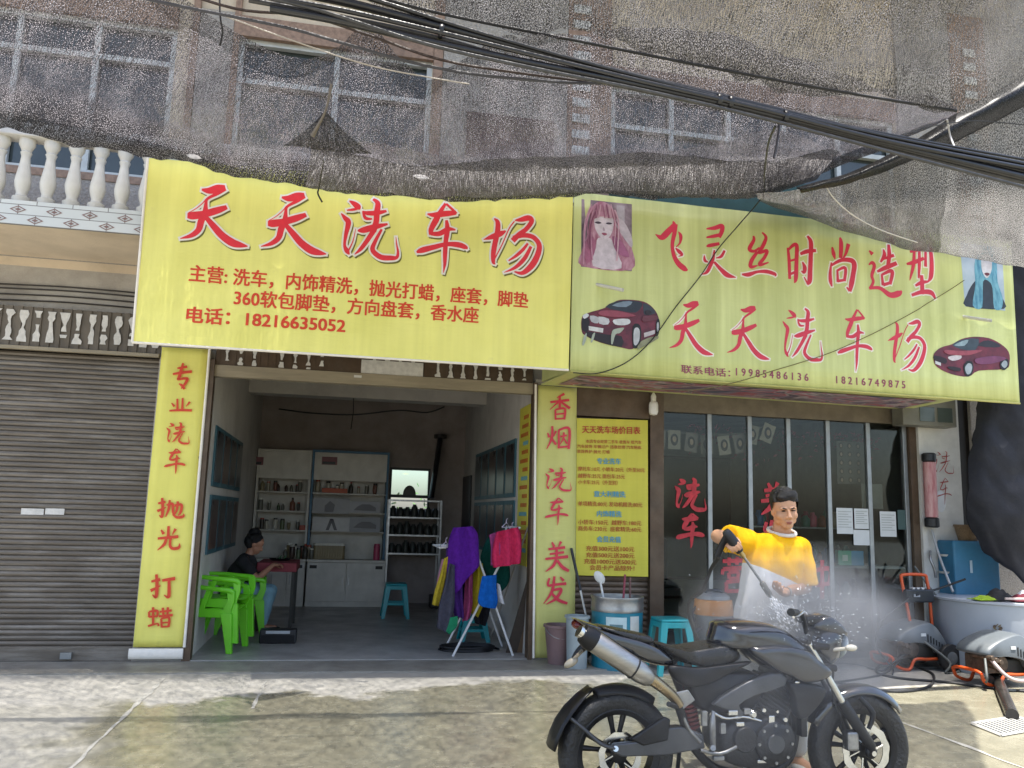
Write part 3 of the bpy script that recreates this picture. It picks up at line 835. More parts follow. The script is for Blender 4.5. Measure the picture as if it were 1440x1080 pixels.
for (a_, b_), nm in zip(UP, (2, 4, 5)):
    bt0 = zs - .55
    mb = MB()
    tr = at(400, 122, .1).z if a_ > -2 else at(130, 80, .1).z
    for z in (bt0, tr, zt - .07): mb.box((a_, .12, z), (b_, .19, z + .06))
    for k in range(nm + 1):
        x = a_ + (b_ - a_ - .06) * k / nm
        mb.box((x, .13, bt0 + .06), (x + .06, .18, zt - .07))
    wf = mb.build('window', WFR, B)
    boxp('pane', DKGLASS, (a_ + .001, .2, bt0), (b_ - .001, .21, zt), parent=wf)

# the neighbouring glass shopfront
boxp('shutter_housing', DKBROWN, (2.501, .0, 2.62), (3.42, .1, 2.96))
roller('side_shutter', 2.501, 3.4, .07, .1, 2.62, .06, mat('brown_shutter', (.17, .12, .08), rough=.5, metal=.4, var=.3, scale=5, dirt=.4, dcol=(.25, .22, .2)))
boxp('shopfront_jamb', DKBROWN, (3.36, -.02, 0), (3.52, .12, 2.95))
boxp('header', mat('header_strip', (.16, .13, .09), rough=.6, var=.3), (3.52, .0, 2.72), (6.68, .12, 2.96))
xs = [3.52, 4.1, 4.6, 5.09, 5.6, 6.13, 6.62]
sf = boxp('sill', ALU, (3.52, .03, .0), (6.68, .12, .07))
mb = MB()
for x in xs[1:]: mb.box((x - .027, .035, .07), (x + .027, .1, 2.72))
mb.build('mullions', ALU, B, bevel=.006)
for i in range(6):
    boxp('glass_pane', GLASS, (xs[i] + (.028 if i else .0), .06, .071), (xs[i + 1] - .028, .065, 2.719))
boxp('shopfront_jamb', DKBROWN, (6.65, -.01, 0), (6.74, .12, 2.95))
boxp('pillar', WHITE, (6.741, -.05, 0), (7.3, .12, 3.3))
boxp('front_wall', PLASTER, (2.031, .121, 2.961), (9.6, .2, 3.859))
boxp('downpipe_recess', C('#2a2521'), (7.3, .05, 0), (7.52, .12, 3.4))  # dark strip painted in for the shaded gap beside the pillar
boxp('end_wall', PEBBLE, (7.52, .0, 0), (9.6, .12, 3.86))
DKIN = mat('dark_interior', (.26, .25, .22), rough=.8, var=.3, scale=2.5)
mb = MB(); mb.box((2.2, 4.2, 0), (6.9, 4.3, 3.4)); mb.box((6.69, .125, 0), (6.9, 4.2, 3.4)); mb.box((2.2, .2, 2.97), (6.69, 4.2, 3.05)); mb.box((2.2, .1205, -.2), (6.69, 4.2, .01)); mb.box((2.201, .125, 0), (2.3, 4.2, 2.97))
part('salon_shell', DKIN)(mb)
boxp('roof', PLASTER, (BX0, -2.05, TOP), (BX1, BACK, TOP + .15))  # unseen front overhang added to shade the upper facade and signs
mb = MB(); mb.box((BX0, BACK, 0), (-1.56, BACK + .2, TOP)); mb.box((2.2, BACK, 0), (BX1, BACK + .2, TOP)); mb.box((BX0, .34, 0), (BX0 + .2, BACK, TOP)); mb.box((BX1 - .2, .34, 0), (BX1, BACK, TOP)); mb.box((-1.56, BACK, 3.75), (2.2, BACK + .2, TOP))
part('rear_wall', PLASTER)(mb)
# ------------------------------------------------------------------ signs
def banner_mat(name, c, rough=.42, wr=.28, runs=((.9, .9, .88), (1.04, 1.04, 1.05))):
    m, nt, p = new_mat(name)
    N, L = nt.nodes, nt.links
    tc = N.new('ShaderNodeTexCoord')
    n1 = N.new('ShaderNodeTexNoise'); n1.inputs['Scale'].default_value = 1.6; n1.inputs['Detail'].default_value = 5
    L.new(tc.outputs['Object'], n1.inputs[0])
    rp = N.new('ShaderNodeValToRGB')
    rp.color_ramp.elements[0].position = .35; rp.color_ramp.elements[1].position = .68
    rp.color_ramp.elements[0].color = (*c, 1); rp.color_ramp.elements[1].color = (c[0] * .9, c[1] * .9, c[2] * .8, 1)
    L.new(n1.outputs[0], rp.inputs[0])
    n3 = N.new('ShaderNodeTexNoise'); n3.inputs['Scale'].default_value = 7; n3.inputs['Detail'].default_value = 7; n3.inputs['Roughness'].default_value = .7
    L.new(tc.outputs['Object'], n3.inputs[0])
    r3 = N.new('ShaderNodeMapRange'); r3.inputs[1].default_value = .6; r3.inputs[2].default_value = .85; r3.inputs[4].default_value = .35
    L.new(n3.outputs[0], r3.inputs[0])
    mx = N.new('ShaderNodeMixRGB'); mx.inputs[2].default_value = (c[0] * .55, c[1] * .5, c[2] * .8 + .02, 1)
    L.new(r3.outputs[0], mx.inputs[0]); L.new(rp.outputs[0], mx.inputs[1])
    m5 = N.new('ShaderNodeMapping'); m5.inputs['Scale'].default_value = (5, 1, .22)
    L.new(tc.outputs['Object'], m5.inputs[0])
    n5 = N.new('ShaderNodeTexNoise'); n5.inputs['Scale'].default_value = 1.4; n5.inputs['Detail'].default_value = 6; n5.inputs['Roughness'].default_value = .6
    L.new(m5.outputs[0], n5.inputs[0])
    r5 = N.new('ShaderNodeValToRGB'); r5.color_ramp.elements[0].position = .3; r5.color_ramp.elements[1].position = .7
    r5.color_ramp.elements[0].color = (*runs[0], 1); r5.color_ramp.elements[1].color = (*runs[1], 1)
    L.new(n5.outputs[0], r5.inputs[0])
    x5 = N.new('ShaderNodeMixRGB'); x5.blend_type = 'MULTIPLY'; x5.inputs[0].default_value = 1.
    L.new(mx.outputs[0], x5.inputs[1]); L.new(r5.outputs[0], x5.inputs[2])
    L.new(x5.outputs[0], p.inputs['Base Color'])
    p.inputs['Roughness'].default_value = rough
    p.inputs['Specular IOR Level'].default_value = .35
    mp = N.new('ShaderNodeMapping'); mp.inputs['Scale'].default_value = (1, 1, 5)
    L.new(tc.outputs['Object'], mp.inputs[0])
    n2 = N.new('ShaderNodeTexNoise'); n2.inputs['Scale'].default_value = 5; n2.inputs['Detail'].default_value = 4
    L.new(mp.outputs[0], n2.inputs[0])
    bp = N.new('ShaderNodeBump'); bp.inputs['Strength'].default_value = wr; bp.inputs['Distance'].default_value = .01
    L.new(n2.outputs[0], bp.inputs['Height']); L.new(bp.outputs[0], p.inputs['Normal'])
    return m
YEL = banner_mat('yellow_banner', (.9, .85, .25))
YEL2 = banner_mat('faded_yellow_board', (.66, .7, .28), rough=.4, wr=.25, runs=((.78, .79, .8), (1.1, 1.1, 1.25)))
YEL3 = banner_mat('yellow_poster', (.66, .6, .07), wr=.25)
PIL1 = banner_mat('yellow_pillar_film', (.84, .78, .18), wr=.3)
PIL2 = banner_mat('faded_pillar_film', (.64, .63, .22), wr=.3)
RED = C('#e8303c', .45); RED2 = C('#d8304a', .45); ORED = C('#d9401c', .5); OUTL = C('#f3ece0', .5); SHD = C('#6d6a2a', .6); VIO = C('#94405c', .5)
YS = -1.08
def warped(name, tl, tr, br, bl, Y, m, parent, fold=.02, nx=60, nz=26, seed=1., pull=.0):
    """banner cloth: a fine grid with soft puckers near the corners"""
    A, Bq, Cq, D = at(*tl, Y), at(*tr, Y), at(*br, Y), at(*bl, Y)
    P = []
    def off(x, z):
        u = min(max((x - D.x) / (Cq.x - D.x), 0), 1)
        zb, zt_ = D.z + (Cq.z - D.z) * u, A.z + (Bq.z - A.z) * u
        v = min(max((zt_ - z) / (zt_ - zb), 0), 1)
        p = Vector((x, Y, z))
        if True:
            dcor = min(math.hypot(u * 2.4, 1 - v), math.hypot((1 - u) * 2.4, 1 - v), math.hypot((1 - u) * 2.4, v))
            ang = math.atan2(1 - v, min(u, 1 - u) * 2.4 + 1e-5)
            w = math.exp(-dcor * 4.5) * math.sin(ang * 16 + seed) * min(1, dcor * 6)
            w += .35 * noise.noise(Vector((p.x * 1.2, p.z * 1.2, seed)))
            edge = min(1, min(u, 1 - u) * 30, min(v, 1 - v) * 20)
            return -fold * w * edge
    for j in range(nz + 1):
        P.append([])
        for i in range(nx + 1):
            p = A.lerp(Bq, i / nx).lerp(D.lerp(Cq, i / nx), j / nz)
            P[-1].append(p + Vector((0, off(p.x, p.z), 0)))
    o = grid_mesh(name, P, m, parent, uv=False)
    return o, off
def follow(root, off):
    """lay the printed characters on the puckered cloth"""
    for o in root.children_recursive:
        if o.name.split('.')[0] in ('lettering', 'character', 'outline', 'drop_edge'):
            Mw = world_of(o)
            Mi = Mw.inverted()
            for v in o.data.vertices:
                p = Mw @ v.co
                v.co = Mi @ Vector((p.x, p.y + off(p.x, p.z), p.z))
base = at(186, 481, YS)
sg = thing('shop_sign', (base.x, YS, base.z), 'large yellow car wash banner with five big red characters over the open room', 'sign')
tl, tr, br_, bl = (208, 222), (806, 272), (799.5, 520.5), (186, 481.5)
BAN, BOFF = warped('banner', tl, tr, br_, bl, YS, YEL, sg)
boxp('backing_frame', DKBROWN, (base.x + .04, YS + .03, base.z + .03), (at(798, 500, YS).x, YS + .09, at(300, 240, YS).z - .1), parent=sg)
mb = MB()
for (xa, ya), (xb, yb) in ((bl, br_), (tl, bl)):
    p, q = at(xa, ya, YS - .004), at(xb, yb, YS - .004)
    mb.tube([p, q], .012, n=8)
mb.build('white_hem', OUTL, sg, smooth=60)
def big(ch, box, parent, Y, red, shadow=True, gw=.017, lift=.0045):
    o = brush('outline', ch, box, Y, OUTL, None, lift=lift, grow=gw)
    r = brush('character', ch, box, Y, red, parent, lift=lift + .0025)
    if shadow:
        s = brush('drop_edge', ch, (box[0] + 1.6, box[1] + 2.6, box[2] + 1.6, box[3] + 2.6), Y, SHD, None, lift=lift - .0025, grow=gw * .8)
    for c in ([o, s] if shadow else [o]):
        c.data.transform(world_of(r).inverted())
        c.parent = r
for ch, bx in (('天', (252.5, 258, 348.6, 349)), ('天', (366, 269, 459, 360)), ('洗', (478, 279, 561, 369)), ('车', (585, 286, 657, 384)), ('场', (679, 302, 762.6, 388))):
    big(ch, bx, sg, YS, RED)
text_px('lettering', '主营: 洗车，内饰精洗，抛光打蜡，座套，脚垫', (266, 384), (743, 423), YS, 25, ORED, sg, bold=.022, lift=.003)
text_px('lettering', '360软包脚垫，方向盘套，香水座', (329, 418), (673, 444), YS, 25, ORED, sg, bold=.022, lift=.003)
text_px('lettering', '电话：18216635052', (262, 442), (486, 458), YS, 23, ORED, sg, bold=.026, lift=.003)

follow(sg, BOFF)
YR = -1.08
base = at(801, 521, YR)
sr_ = thing('shop_sign', (base.x, YR, base.z), 'faded yellow green box sign with portraits and red cars above the glass shopfront', 'sign')
tl, tr, br_, bl = (807, 270), (1421, 340), (1433, 567), (801.5, 522)
def poff(x, z): return -.003 + .003 * math.sin(x * 7.5) + .003 * noise.noise(Vector((x * 2.1, z * .4, 3)))
def folds_panel(name, tl, tr, br, bl, Y, m, parent, nx=120, nz=8):
    A, Bq, Cq, D = at(*tl, Y), at(*tr, Y), at(*br, Y), at(*bl, Y)
    P = []
    for j in range(nz + 1):
        row = []
        for i in range(nx + 1):
            u, v = i / nx, j / nz
            p = A.lerp(Bq, u).lerp(D.lerp(Cq, u), v)
            row.append(p + Vector((0, poff(p.x, p.z), 0)))
        P.append(row)
    return grid_mesh(name, P, m, parent, uv=False, thick=.01)
folds_panel('panel', tl, tr, br_, bl, YR, YEL2, sr_)
# underside with worn film prints
u0, u1, u2, u3 = at(801.5, 522, YR), at(1348, 561, YR), Vector((6.55, -.12, 2.885)), Vector((2.06, -.12, 2.925))
def film_mat():
    m, nt, p = new_mat('worn_print')
    N, L = nt.nodes, nt.links
    tc = N.new('ShaderNodeTexCoord')
    mp = N.new('ShaderNodeMapping'); mp.inputs['Scale'].default_value = (1.3, 2.6, 1); mp.inputs['Rotation'].default_value = (0, 0, .5)
    L.new(tc.outputs['Object'], mp.inputs[0])
    n = N.new('ShaderNodeTexNoise'); n.inputs['Scale'].default_value = 1.5; n.inputs['Detail'].default_value = 3; n.inputs['Distortion'].default_value = 1.2
    L.new(mp.outputs[0], n.inputs[0])
    r = N.new('ShaderNodeValToRGB')
    st = [(.28, '#31405a'), (.4, '#8a7f90'), (.47, '#a24452'), (.52, '#b7aab2'), (.6, '#3b2f33'), (.7, '#8c7a9a')]
    e = r.color_ramp.elements
    while len(e) < len(st): e.new(.5)
    for i, (q, c) in enumerate(st): e[i].position = q; e[i].color = (*hexc(c), 1)
    L.new(n.outputs[0], r.inputs[0]); L.new(r.outputs[0], p.inputs['Base Color'])
    p.inputs['Roughness'].default_value = .5
    return m
mb = MB(); mb.add([u0, u1, u2, u3], [(0, 1, 2, 3)]); mb.build('underside', YEL2, sr_, solid=.01)
c = (u0 + u1 + u2 + u3) / 4
f = lambda p, sx, sy: Vector((c.x + (p.x - c.x) * sx, c.y + (p.y - c.y) * sy, p.z - .012))
mb = MB(); mb.add([f(u0, .93, .72), f(u1, .93, .72), f(u2, .93, .72), f(u3, .93, .72)], [(0, 1, 2, 3)]); mb.build('underside_print', film_mat(), sr_)
mb = MB(); mb.tube([u0 + Vector((0, -.012, -.004)), at(1433, 567, YR) + Vector((0, -.012, -.004))], .011, n=8); mb.build('edge_trim', C('#b8b46a'), sr_, smooth=60)
def side(name, a, b, m):
    mb = MB(); mb.add([a, b, b + Vector((0, 0, 1.7)), a + Vector((0, 0, 1.7))], [(0, 1, 2, 3)]); return mb.build(name, m, sr_, solid=.02)
side('side_panel', u0 + Vector((.02, .02, .01)), u3 + Vector((.02, 0, .03)), YEL2); side('side_panel', u1, u2, YEL2)
for ch, bx in (('飞', (921, 311, 966.7, 382.5)), ('灵', (984.5, 315, 1033.5, 392.5)), ('丝', (1042, 326.5, 1090, 390.5)), ('时', (1104, 331, 1147, 401)), ('尚', (1164, 334, 1204, 411)), ('造', (1219.5, 344.5, 1267.6, 419)), ('型', (1271, 347, 1315, 421.5)),
               ('天', (940, 421, 1002, 501)), ('天', (1021, 428, 1081.5, 507.5)), ('洗', (1099, 433, 1156, 511.5)), ('车', (1177, 435, 1225.5, 522.6)), ('场', (1247, 448, 1302.5, 524.5))):
    big(ch, bx, sr_, YR, RED2, shadow=False, gw=.014, lift=.004)
text_px('lettering', '联系电话：', (957, 519), (1026, 525), YR, 13, VIO, sr_, bold=.012, lift=.012)
text_px('lettering', '1 9 9 8 5 4 8 6 1 3 6', (1034, 523), (1136, 531), YR, 12, VIO, sr_, bold=.014, lift=.009)
text_px('lettering', '1 8 2 1 6 7 4 9 8 7 5', (1175, 534), (1272, 541.5), YR, 12, VIO, sr_, bold=.014, lift=.009)
LAYER = [0]
def flat(pts, colr, parent, Y, name='print_patch', sub=1, off=0.):
    """one printed colour patch of a picture"""
    LAYER[0] += 1
    q = catmull(pts, sub, True) if sub > 1 else pts
    mb = MB(); mb.add([at(x, y, Y) + Vector((0, -.011 - off - .0006 * LAYER[0], 0)) for x, y in q], [tuple(range(len(q)))])
    o = mb.build(name, C(colr, .45, .25) if isinstance(colr, str) else colr, parent, fix=False)
    return o
def Z(x0, y0, k):
    return lambda pts: [(x0 + x / k, y0 + y / k) for x, y in pts]
# portrait, pink hair (crop 800,260 at 4.5)
z = Z(800, 260, 4.5)
PHAIR = mat('printed_pink_hair', '#c79aac', rough=.45, c2='#95536d', scale=9, stretch=(1.6, 1, .6))
LAYER[0] = 0
pic = flat(z([(78, 92), (396, 125), (396, 548), (75, 520)]), mat('printed_backdrop', '#5d4c58', rough=.45, c2='#9b8a96', scale=5), sr_, YR, 'portrait_picture')
flat(z([(300, 130), (350, 135), (350, 260), (300, 240)]), '#b7aeba', pic, YR)
flat(z([(190, 108), (250, 125), (290, 180), (310, 260), (350, 350), (394, 400), (392, 540), (80, 515), (80, 420), (110, 330), (130, 230), (140, 150)]), PHAIR, pic, YR, sub=4)
flat(z([(182, 340), (260, 340), (285, 400), (330, 530), (150, 515), (170, 400)]), '#d9cdd8', pic, YR, sub=3)
flat(z([(160, 200), (185, 190), (240, 190), (275, 210), (280, 260), (262, 320), (222, 352), (190, 325), (162, 270)]), '#dccfdb', pic, YR, sub=4)
flat(z([(300, 215), (345, 235), (394, 330), (394, 400), (340, 330), (300, 270)]), '#cdc0cc', pic, YR, sub=3)
for pts, cc in (([(160, 240), (182, 234), (204, 244), (182, 250)], '#4a3c4c'), ([(230, 246), (250, 240), (272, 248), (250, 254)], '#4a3c4c'), ([(204, 310), (222, 306), (240, 314), (222, 324)], '#a4566f'), ([(216, 270), (226, 292), (212, 292)], '#b9a4b4'), ([(150, 180), (220, 178), (280, 200), (240, 205), (180, 205), (152, 225)], '#c08aa2'), ([(90, 380), (150, 330), (160, 430), (110, 500)], '#ac6685'), ([(270, 330), (330, 360), (380, 460), (300, 430)], '#a8648a')):
    flat(z(pts), cc, pic, YR, sub=3)
for k in range(26):
    x0, x1 = random.uniform(130, 290), 0
    sgn = -1 if x0 < 205 else 1
    x1 = x0 + sgn * random.uniform(10, 70); y1 = random.uniform(330, 520)
    if abs(x0 - 215) < 40: y1 = 215
    w = random.uniform(4, 10)
    cl = [(x0, random.uniform(125, 190)), ((x0 + x1) / 2 + sgn * 18, 260), (x1, y1)] if y1 > 230 else [(x0, 130), (x0 + sgn * 6, 170), (x0 + sgn * 14, y1)]
    q = catmull(cl, 5)
    flat(z([(x - w / 2, y) for x, y in q] + [(x + w / 2, y) for x, y in reversed(q)]), random.choice(('#c58fa8', '#b0718f', '#8d4d6c', '#d3a9bb')), pic, YR)
# portrait, blue hair (crop 1120,300 at 4.153)
z = Z(1120, 300, 4.153)
LAYER[0] = 0
pic = flat(z([(950, 170), (1195, 200), (1215, 570), (980, 545)]), mat('printed_pale_backdrop', '#b9c6d2', rough=.45, c2='#9fb4c6', scale=4), sr_, YR, 'portrait_picture')
flat(z([(985, 545), (990, 480), (1020, 420), (1060, 380), (1120, 370), (1165, 430), (1200, 500), (1205, 560)]), '#2f3743', pic, YR, sub=3)
BHAIR = mat('printed_blue_hair', '#3f7f9c', rough=.45, c2='#7db7c9', scale=12, stretch=(2, 1, .5))
flat(z([(1065, 200), (1140, 205), (1165, 300), (1170, 400), (1200, 500), (1190, 560), (1150, 555), (1140, 440), (1120, 400), (1085, 400), (1080, 550), (1025, 540), (1040, 420), (1035, 300)]), BHAIR, pic, YR, sub=3)
flat(z([(1075, 260), (1100, 240), (1130, 260), (1135, 330), (1108, 380), (1080, 340)]), '#d9d6da', pic, YR, sub=4)
flat(z([(1092, 354), (1108, 348), (1124, 356), (1108, 368)]), '#6e2f3a', pic, YR, sub=3)
# printed cars
CARP = mat('printed_car_paint', '#7a2436', rough=.35, c2='#4d1626', scale=6)
z = Z(800, 260, 4.5)
LAYER[0] = 0
pic = flat(z([(80, 930), (78, 850), (110, 815), (225, 780), (300, 735), (370, 728), (470, 740), (530, 780), (565, 840), (570, 930), (540, 965), (460, 990), (400, 1040), (330, 1030), (200, 1000), (110, 960)]), CARP, sr_, YR, 'car_picture', sub=3)
for pts, cc, sb in (([(228, 775), (300, 738), (380, 732), (455, 745), (460, 770), (420, 810), (330, 800)], '#2d3440', 2), ([(270, 765), (340, 740), (400, 742), (360, 775)], '#7d8ea0', 2), ([(468, 750), (520, 775), (545, 815), (480, 825), (470, 800)], '#39404c', 2), ([(80, 850), (110, 835), (130, 870), (115, 930), (84, 920)], '#1f171d', 2),
        ([(185, 835), (250, 850), (245, 885), (190, 880)], '#c7c7cc', 2), ([(130, 830), (180, 838), (182, 878), (140, 868)], '#b9b9c0', 2), ([(280, 855), (370, 850), (385, 875), (350, 890), (290, 885)], '#d7d9dd', 3), ([(84, 830), (110, 815), (125, 830), (95, 850)], '#d3d5da', 2), ([(122, 895), (215, 910), (212, 938), (124, 922)], '#d8d8d8', 1), ([(110, 930), (240, 950), (330, 960), (330, 1028), (200, 998), (115, 960)], '#231a20', 2),
        ([(400, 900), (430, 880), (452, 910), (450, 990), (425, 1035), (400, 1020)], '#17171a', 3), ([(408, 920), (430, 905), (445, 930), (440, 990), (420, 1018), (406, 1000)], '#c3c6cb', 3), ([(548, 870), (566, 850), (572, 900), (560, 955), (546, 950)], '#17171a', 3), ([(552, 885), (562, 872), (566, 905), (556, 940)], '#b4b7bc', 3), ([(470, 940), (540, 920), (540, 945), (472, 968)], '#c2b9bd', 1), ([(465, 835), (548, 830), (552, 855), (468, 870)], '#6b3542', 2),
        ([(200, 800), (300, 800), (420, 830), (300, 840), (190, 825)], '#9c4a5c', 3), ([(480, 800), (505, 795), (520, 815), (485, 822)], '#2b2026', 2), ([(92, 960), (108, 940), (104, 985), (86, 1020), (80, 1005)], '#a9b3a4', 3), ([(145, 950), (162, 940), (148, 990), (134, 1000)], '#a9b3a4', 3), ([(268, 930), (300, 912), (345, 908), (318, 940), (290, 950), (272, 1010), (262, 1000)], '#a9b3a4', 3), ([(455, 990), (540, 960), (560, 975), (430, 1045)], '#8f8f70', 2)):
    flat(z(pts), cc, pic, YR, sub=sb)
z = Z(1120, 300, 4.153)
LAYER[0] = 0
pic = flat(z([(798, 860), (800, 820), (840, 785), (905, 765), (960, 735), (1030, 722), (1120, 730), (1190, 765), (1235, 810), (1240, 870), (1215, 910), (1060, 920), (1000, 955), (900, 940), (820, 900)]), CARP, sr_, YR, 'car_picture', sub=3)
for pts, cc, sb in (([(905, 770), (965, 738), (1060, 735), (1040, 800), (960, 795)], '#3c4a55', 2), ([(915, 772), (970, 745), (1000, 742), (975, 775)], '#93a9b2', 2), ([(1055, 775), (1090, 745), (1140, 748), (1190, 775), (1150, 785)], '#2e2a33', 2), ([(880, 840), (950, 828), (955, 850), (905, 862)], '#d6cdd0', 3), ([(800, 830), (870, 850), (865, 880), (802, 860)], '#2a161d', 2), ([(804, 862), (838, 874), (838, 892), (806, 880)], '#d6d6d6', 1),
        ([(968, 900), (990, 865), (1020, 870), (1028, 905), (1015, 945), (985, 950)], '#15161a', 4), ([(978, 905), (995, 878), (1015, 882), (1020, 905), (1010, 935), (990, 940)], '#aeb9bf', 4), ([(1182, 880), (1200, 850), (1228, 855), (1232, 890), (1212, 915), (1190, 912)], '#15161a', 4), ([(1190, 885), (1205, 862), (1222, 868), (1224, 890), (1208, 905)], '#a5b0b6', 4), ([(860, 800), (960, 805), (1080, 800), (1000, 830), (880, 825)], '#a04a58', 3), ([(1040, 850), (1150, 835), (1220, 850), (1130, 880), (1050, 880)], '#7c3f63', 3), ([(880, 895), (950, 905), (945, 925), (885, 912)], '#241319', 2)):
    flat(z(pts), cc, pic, YR, sub=sb)
for p in ((839, 400, 876, 408), (1354, 445, 1394, 451)):
    a = at(p[0], p[1], YR); b = at(p[2], p[3], YR - .28)
    mb = MB(); mb.tube([a, b], .017, n=12); mb.tube([b, b + (b - a).normalized() * -.001], .017, n=12)
    mb.build('pipe_stub', WHITE, sr_, smooth=60)

follow(sr_, poff)
# pillar films
def pillar_sign(tl, tr, br, bl, m, chars, red, label, hem):
    base = at(*bl, -.03)
    t = thing('pillar_sign', (base.x, -.03, base.z), label, 'sign')
    A, Bq, Cq, D = at(*tl, -.03), at(*tr, -.03), at(*br, -.03), at(*bl, -.03)
    P = [[A.lerp(Bq, i / 6).lerp(D.lerp(Cq, i / 6), j / 40) + Vector((0, -.008 * noise.noise(Vector((i * .5, j * .3, base.x))), 0)) for i in range(7)] for j in range(41)]
    grid_mesh('film', P, m, t, uv=False, thick=.006)
    for ch, bx in chars:
        brush('character', ch, bx, -.03, red, t, lift=.02)
    if hem:
        mb = MB(); d = Vector((0, -.02, 0))
        mb.tube([D + d + Vector((-.03, 0, -.06)), Cq + d + Vector((.01, 0, -.06))], .05, n=10, rx=.35)
        mb.tube([Bq + Vector((.015, -.01, 0)), Cq + Vector((.015, -.01, 0))], .014, n=8)
        mb.build('white_edge', OUTL, t, smooth=60)
    else:
        mb = MB(); mb.tube([A + Vector((0, -.012, 0)), D + Vector((0, -.012, 0))], .014, n=8); mb.build('white_edge', OUTL, t, smooth=60)
    return t
pillar_sign((228, 488), (293, 491), (257, 910), (187, 910), PIL1, [('专', (241, 511, 272.5, 548)), ('业', (237, 559, 271, 580)), ('洗', (234, 594, 267, 626)), ('车', (231, 631, 261, 667)), ('抛', (221, 699, 259, 729)), ('光', (220, 739, 254, 774)), ('打', (212, 806, 248, 842)), ('蜡', (208, 851, 244, 883))], ORED, 'tall yellow pillar film with red characters between the closed shutter and the open room', True)
pillar_sign((753, 541), (811, 546), (808, 925), (750, 925), PIL2, [('香', (771, 553, 802, 591)), ('烟', (767, 598, 802, 634)), ('洗', (765.5, 657.5, 803, 692)), ('车', (765.5, 700, 798.5, 739)), ('美', (764.5, 761, 800, 804)), ('发', (763, 809, 798, 849.5))], RED2, 'tall pale yellow pillar film with pinkish red characters right of the open room', False)

# price list
YP = -.02
base = at(810, 810, YP)
pl = thing('price_list', (base.x, YP, base.z), 'yellow price list poster with red and blue rows beside the glass shopfront', 'poster')
warped('sheet', (811, 588), (911, 591), (911.5, 811), (809.5, 809), YP, YEL3, pl, fold=.006, nx=20, nz=30)
q = lambda x, y: (800 + x / 3.6, 560 + y / 3.6)
BLU = C('#4f9bb8', .5); PR = C('#b04a1c', .5)
def pl_line(s, x0, x1, y, h, m, bold=.01): text_px('lettering', s, q(x0, y), q(x1, y + (x1 - x0) * .022), YP, h / 3.6, m, pl, bold=bold, lift=.012)
pl_line('天天洗车场价目表', 65, 360, 158, 40, C('#b5371f', .5), .02)
pl_line('本店专业经营二手车 收售车 租汽车', 85, 365, 218, 19, PR); pl_line('汽车装饰 车辆过户 违章处理 汽车陪练', 40, 365, 243, 19, PR); pl_line('装饰养护 抛光 打蜡', 40, 205, 269, 19, PR)
pl_line('专业洗车', 140, 262, 318, 32, BLU, .02); pl_line('摩托车:10元 小轿车:20元（外至50元', 45, 382, 357, 24, PR); pl_line('越野车:25元 面包车:25元', 45, 282, 392, 24, PR); pl_line('小卡车:25元（外至别）', 45, 245, 424, 24, PR)
pl_line('意大利精洗', 125, 285, 484, 32, BLU, .02); pl_line('单项精洗:80元 发动机精洗:80元', 45, 370, 533, 26, PR)
pl_line('内饰精洗', 140, 265, 584, 32, BLU, .02); pl_line('小轿车:150元  越野车:180元', 45, 365, 626, 26, PR); pl_line('商务车:230元  座套精洗:60元', 45, 365, 658, 26, PR)
pl_line('会员充值', 140, 262, 713, 32, BLU, .02)
for s, a_, b_, yy in (('充值300元送100元', 85, 330, 759), ('充值500元送200元', 85, 330, 792), ('充值1000元送500元', 75, 340, 824), ('会员卡产品除外！', 103, 330, 856)): pl_line(s, a_, b_, yy, 27, PR, .012)

# red writing on the glass and on the right pillar
GRED = mat('red_window_paint', (.6, .03, .045), rough=.6, var=.4, scale=15)
gw = thing('window_lettering', at(970, 760, .055), 'red painted characters on the glass shopfront behind the man', 'lettering')
for ch, bx in (('洗', (948, 672, 993, 720)), ('车', (950, 722, 990, 771)), ('美', (1068, 678, 1106, 724)), ('发', (1068, 730, 1106, 776)), ('营', (1013, 783, 1049, 834)), ('业', (1078, 785, 1112, 834)), ('中', (1140, 787, 1172, 843))):
    brush('character', ch, bx, .055, GRED, gw, lift=.002, wide=1.6)
PRED = mat('thin_red_paint', (.5, .1, .09), rough=.8, var=.5, scale=20)
pw_ = thing('wall_lettering', at(1326, 700, -.055), 'two thin red brushed characters on the white pillar by the salon', 'lettering')
brush('character', '洗', (1313, 634, 1341, 668), -.055, PRED, pw_, lift=.004, wide=.6); brush('character', '车', (1316, 672, 1338, 710), -.055, PRED, pw_, lift=.004, wide=.6)
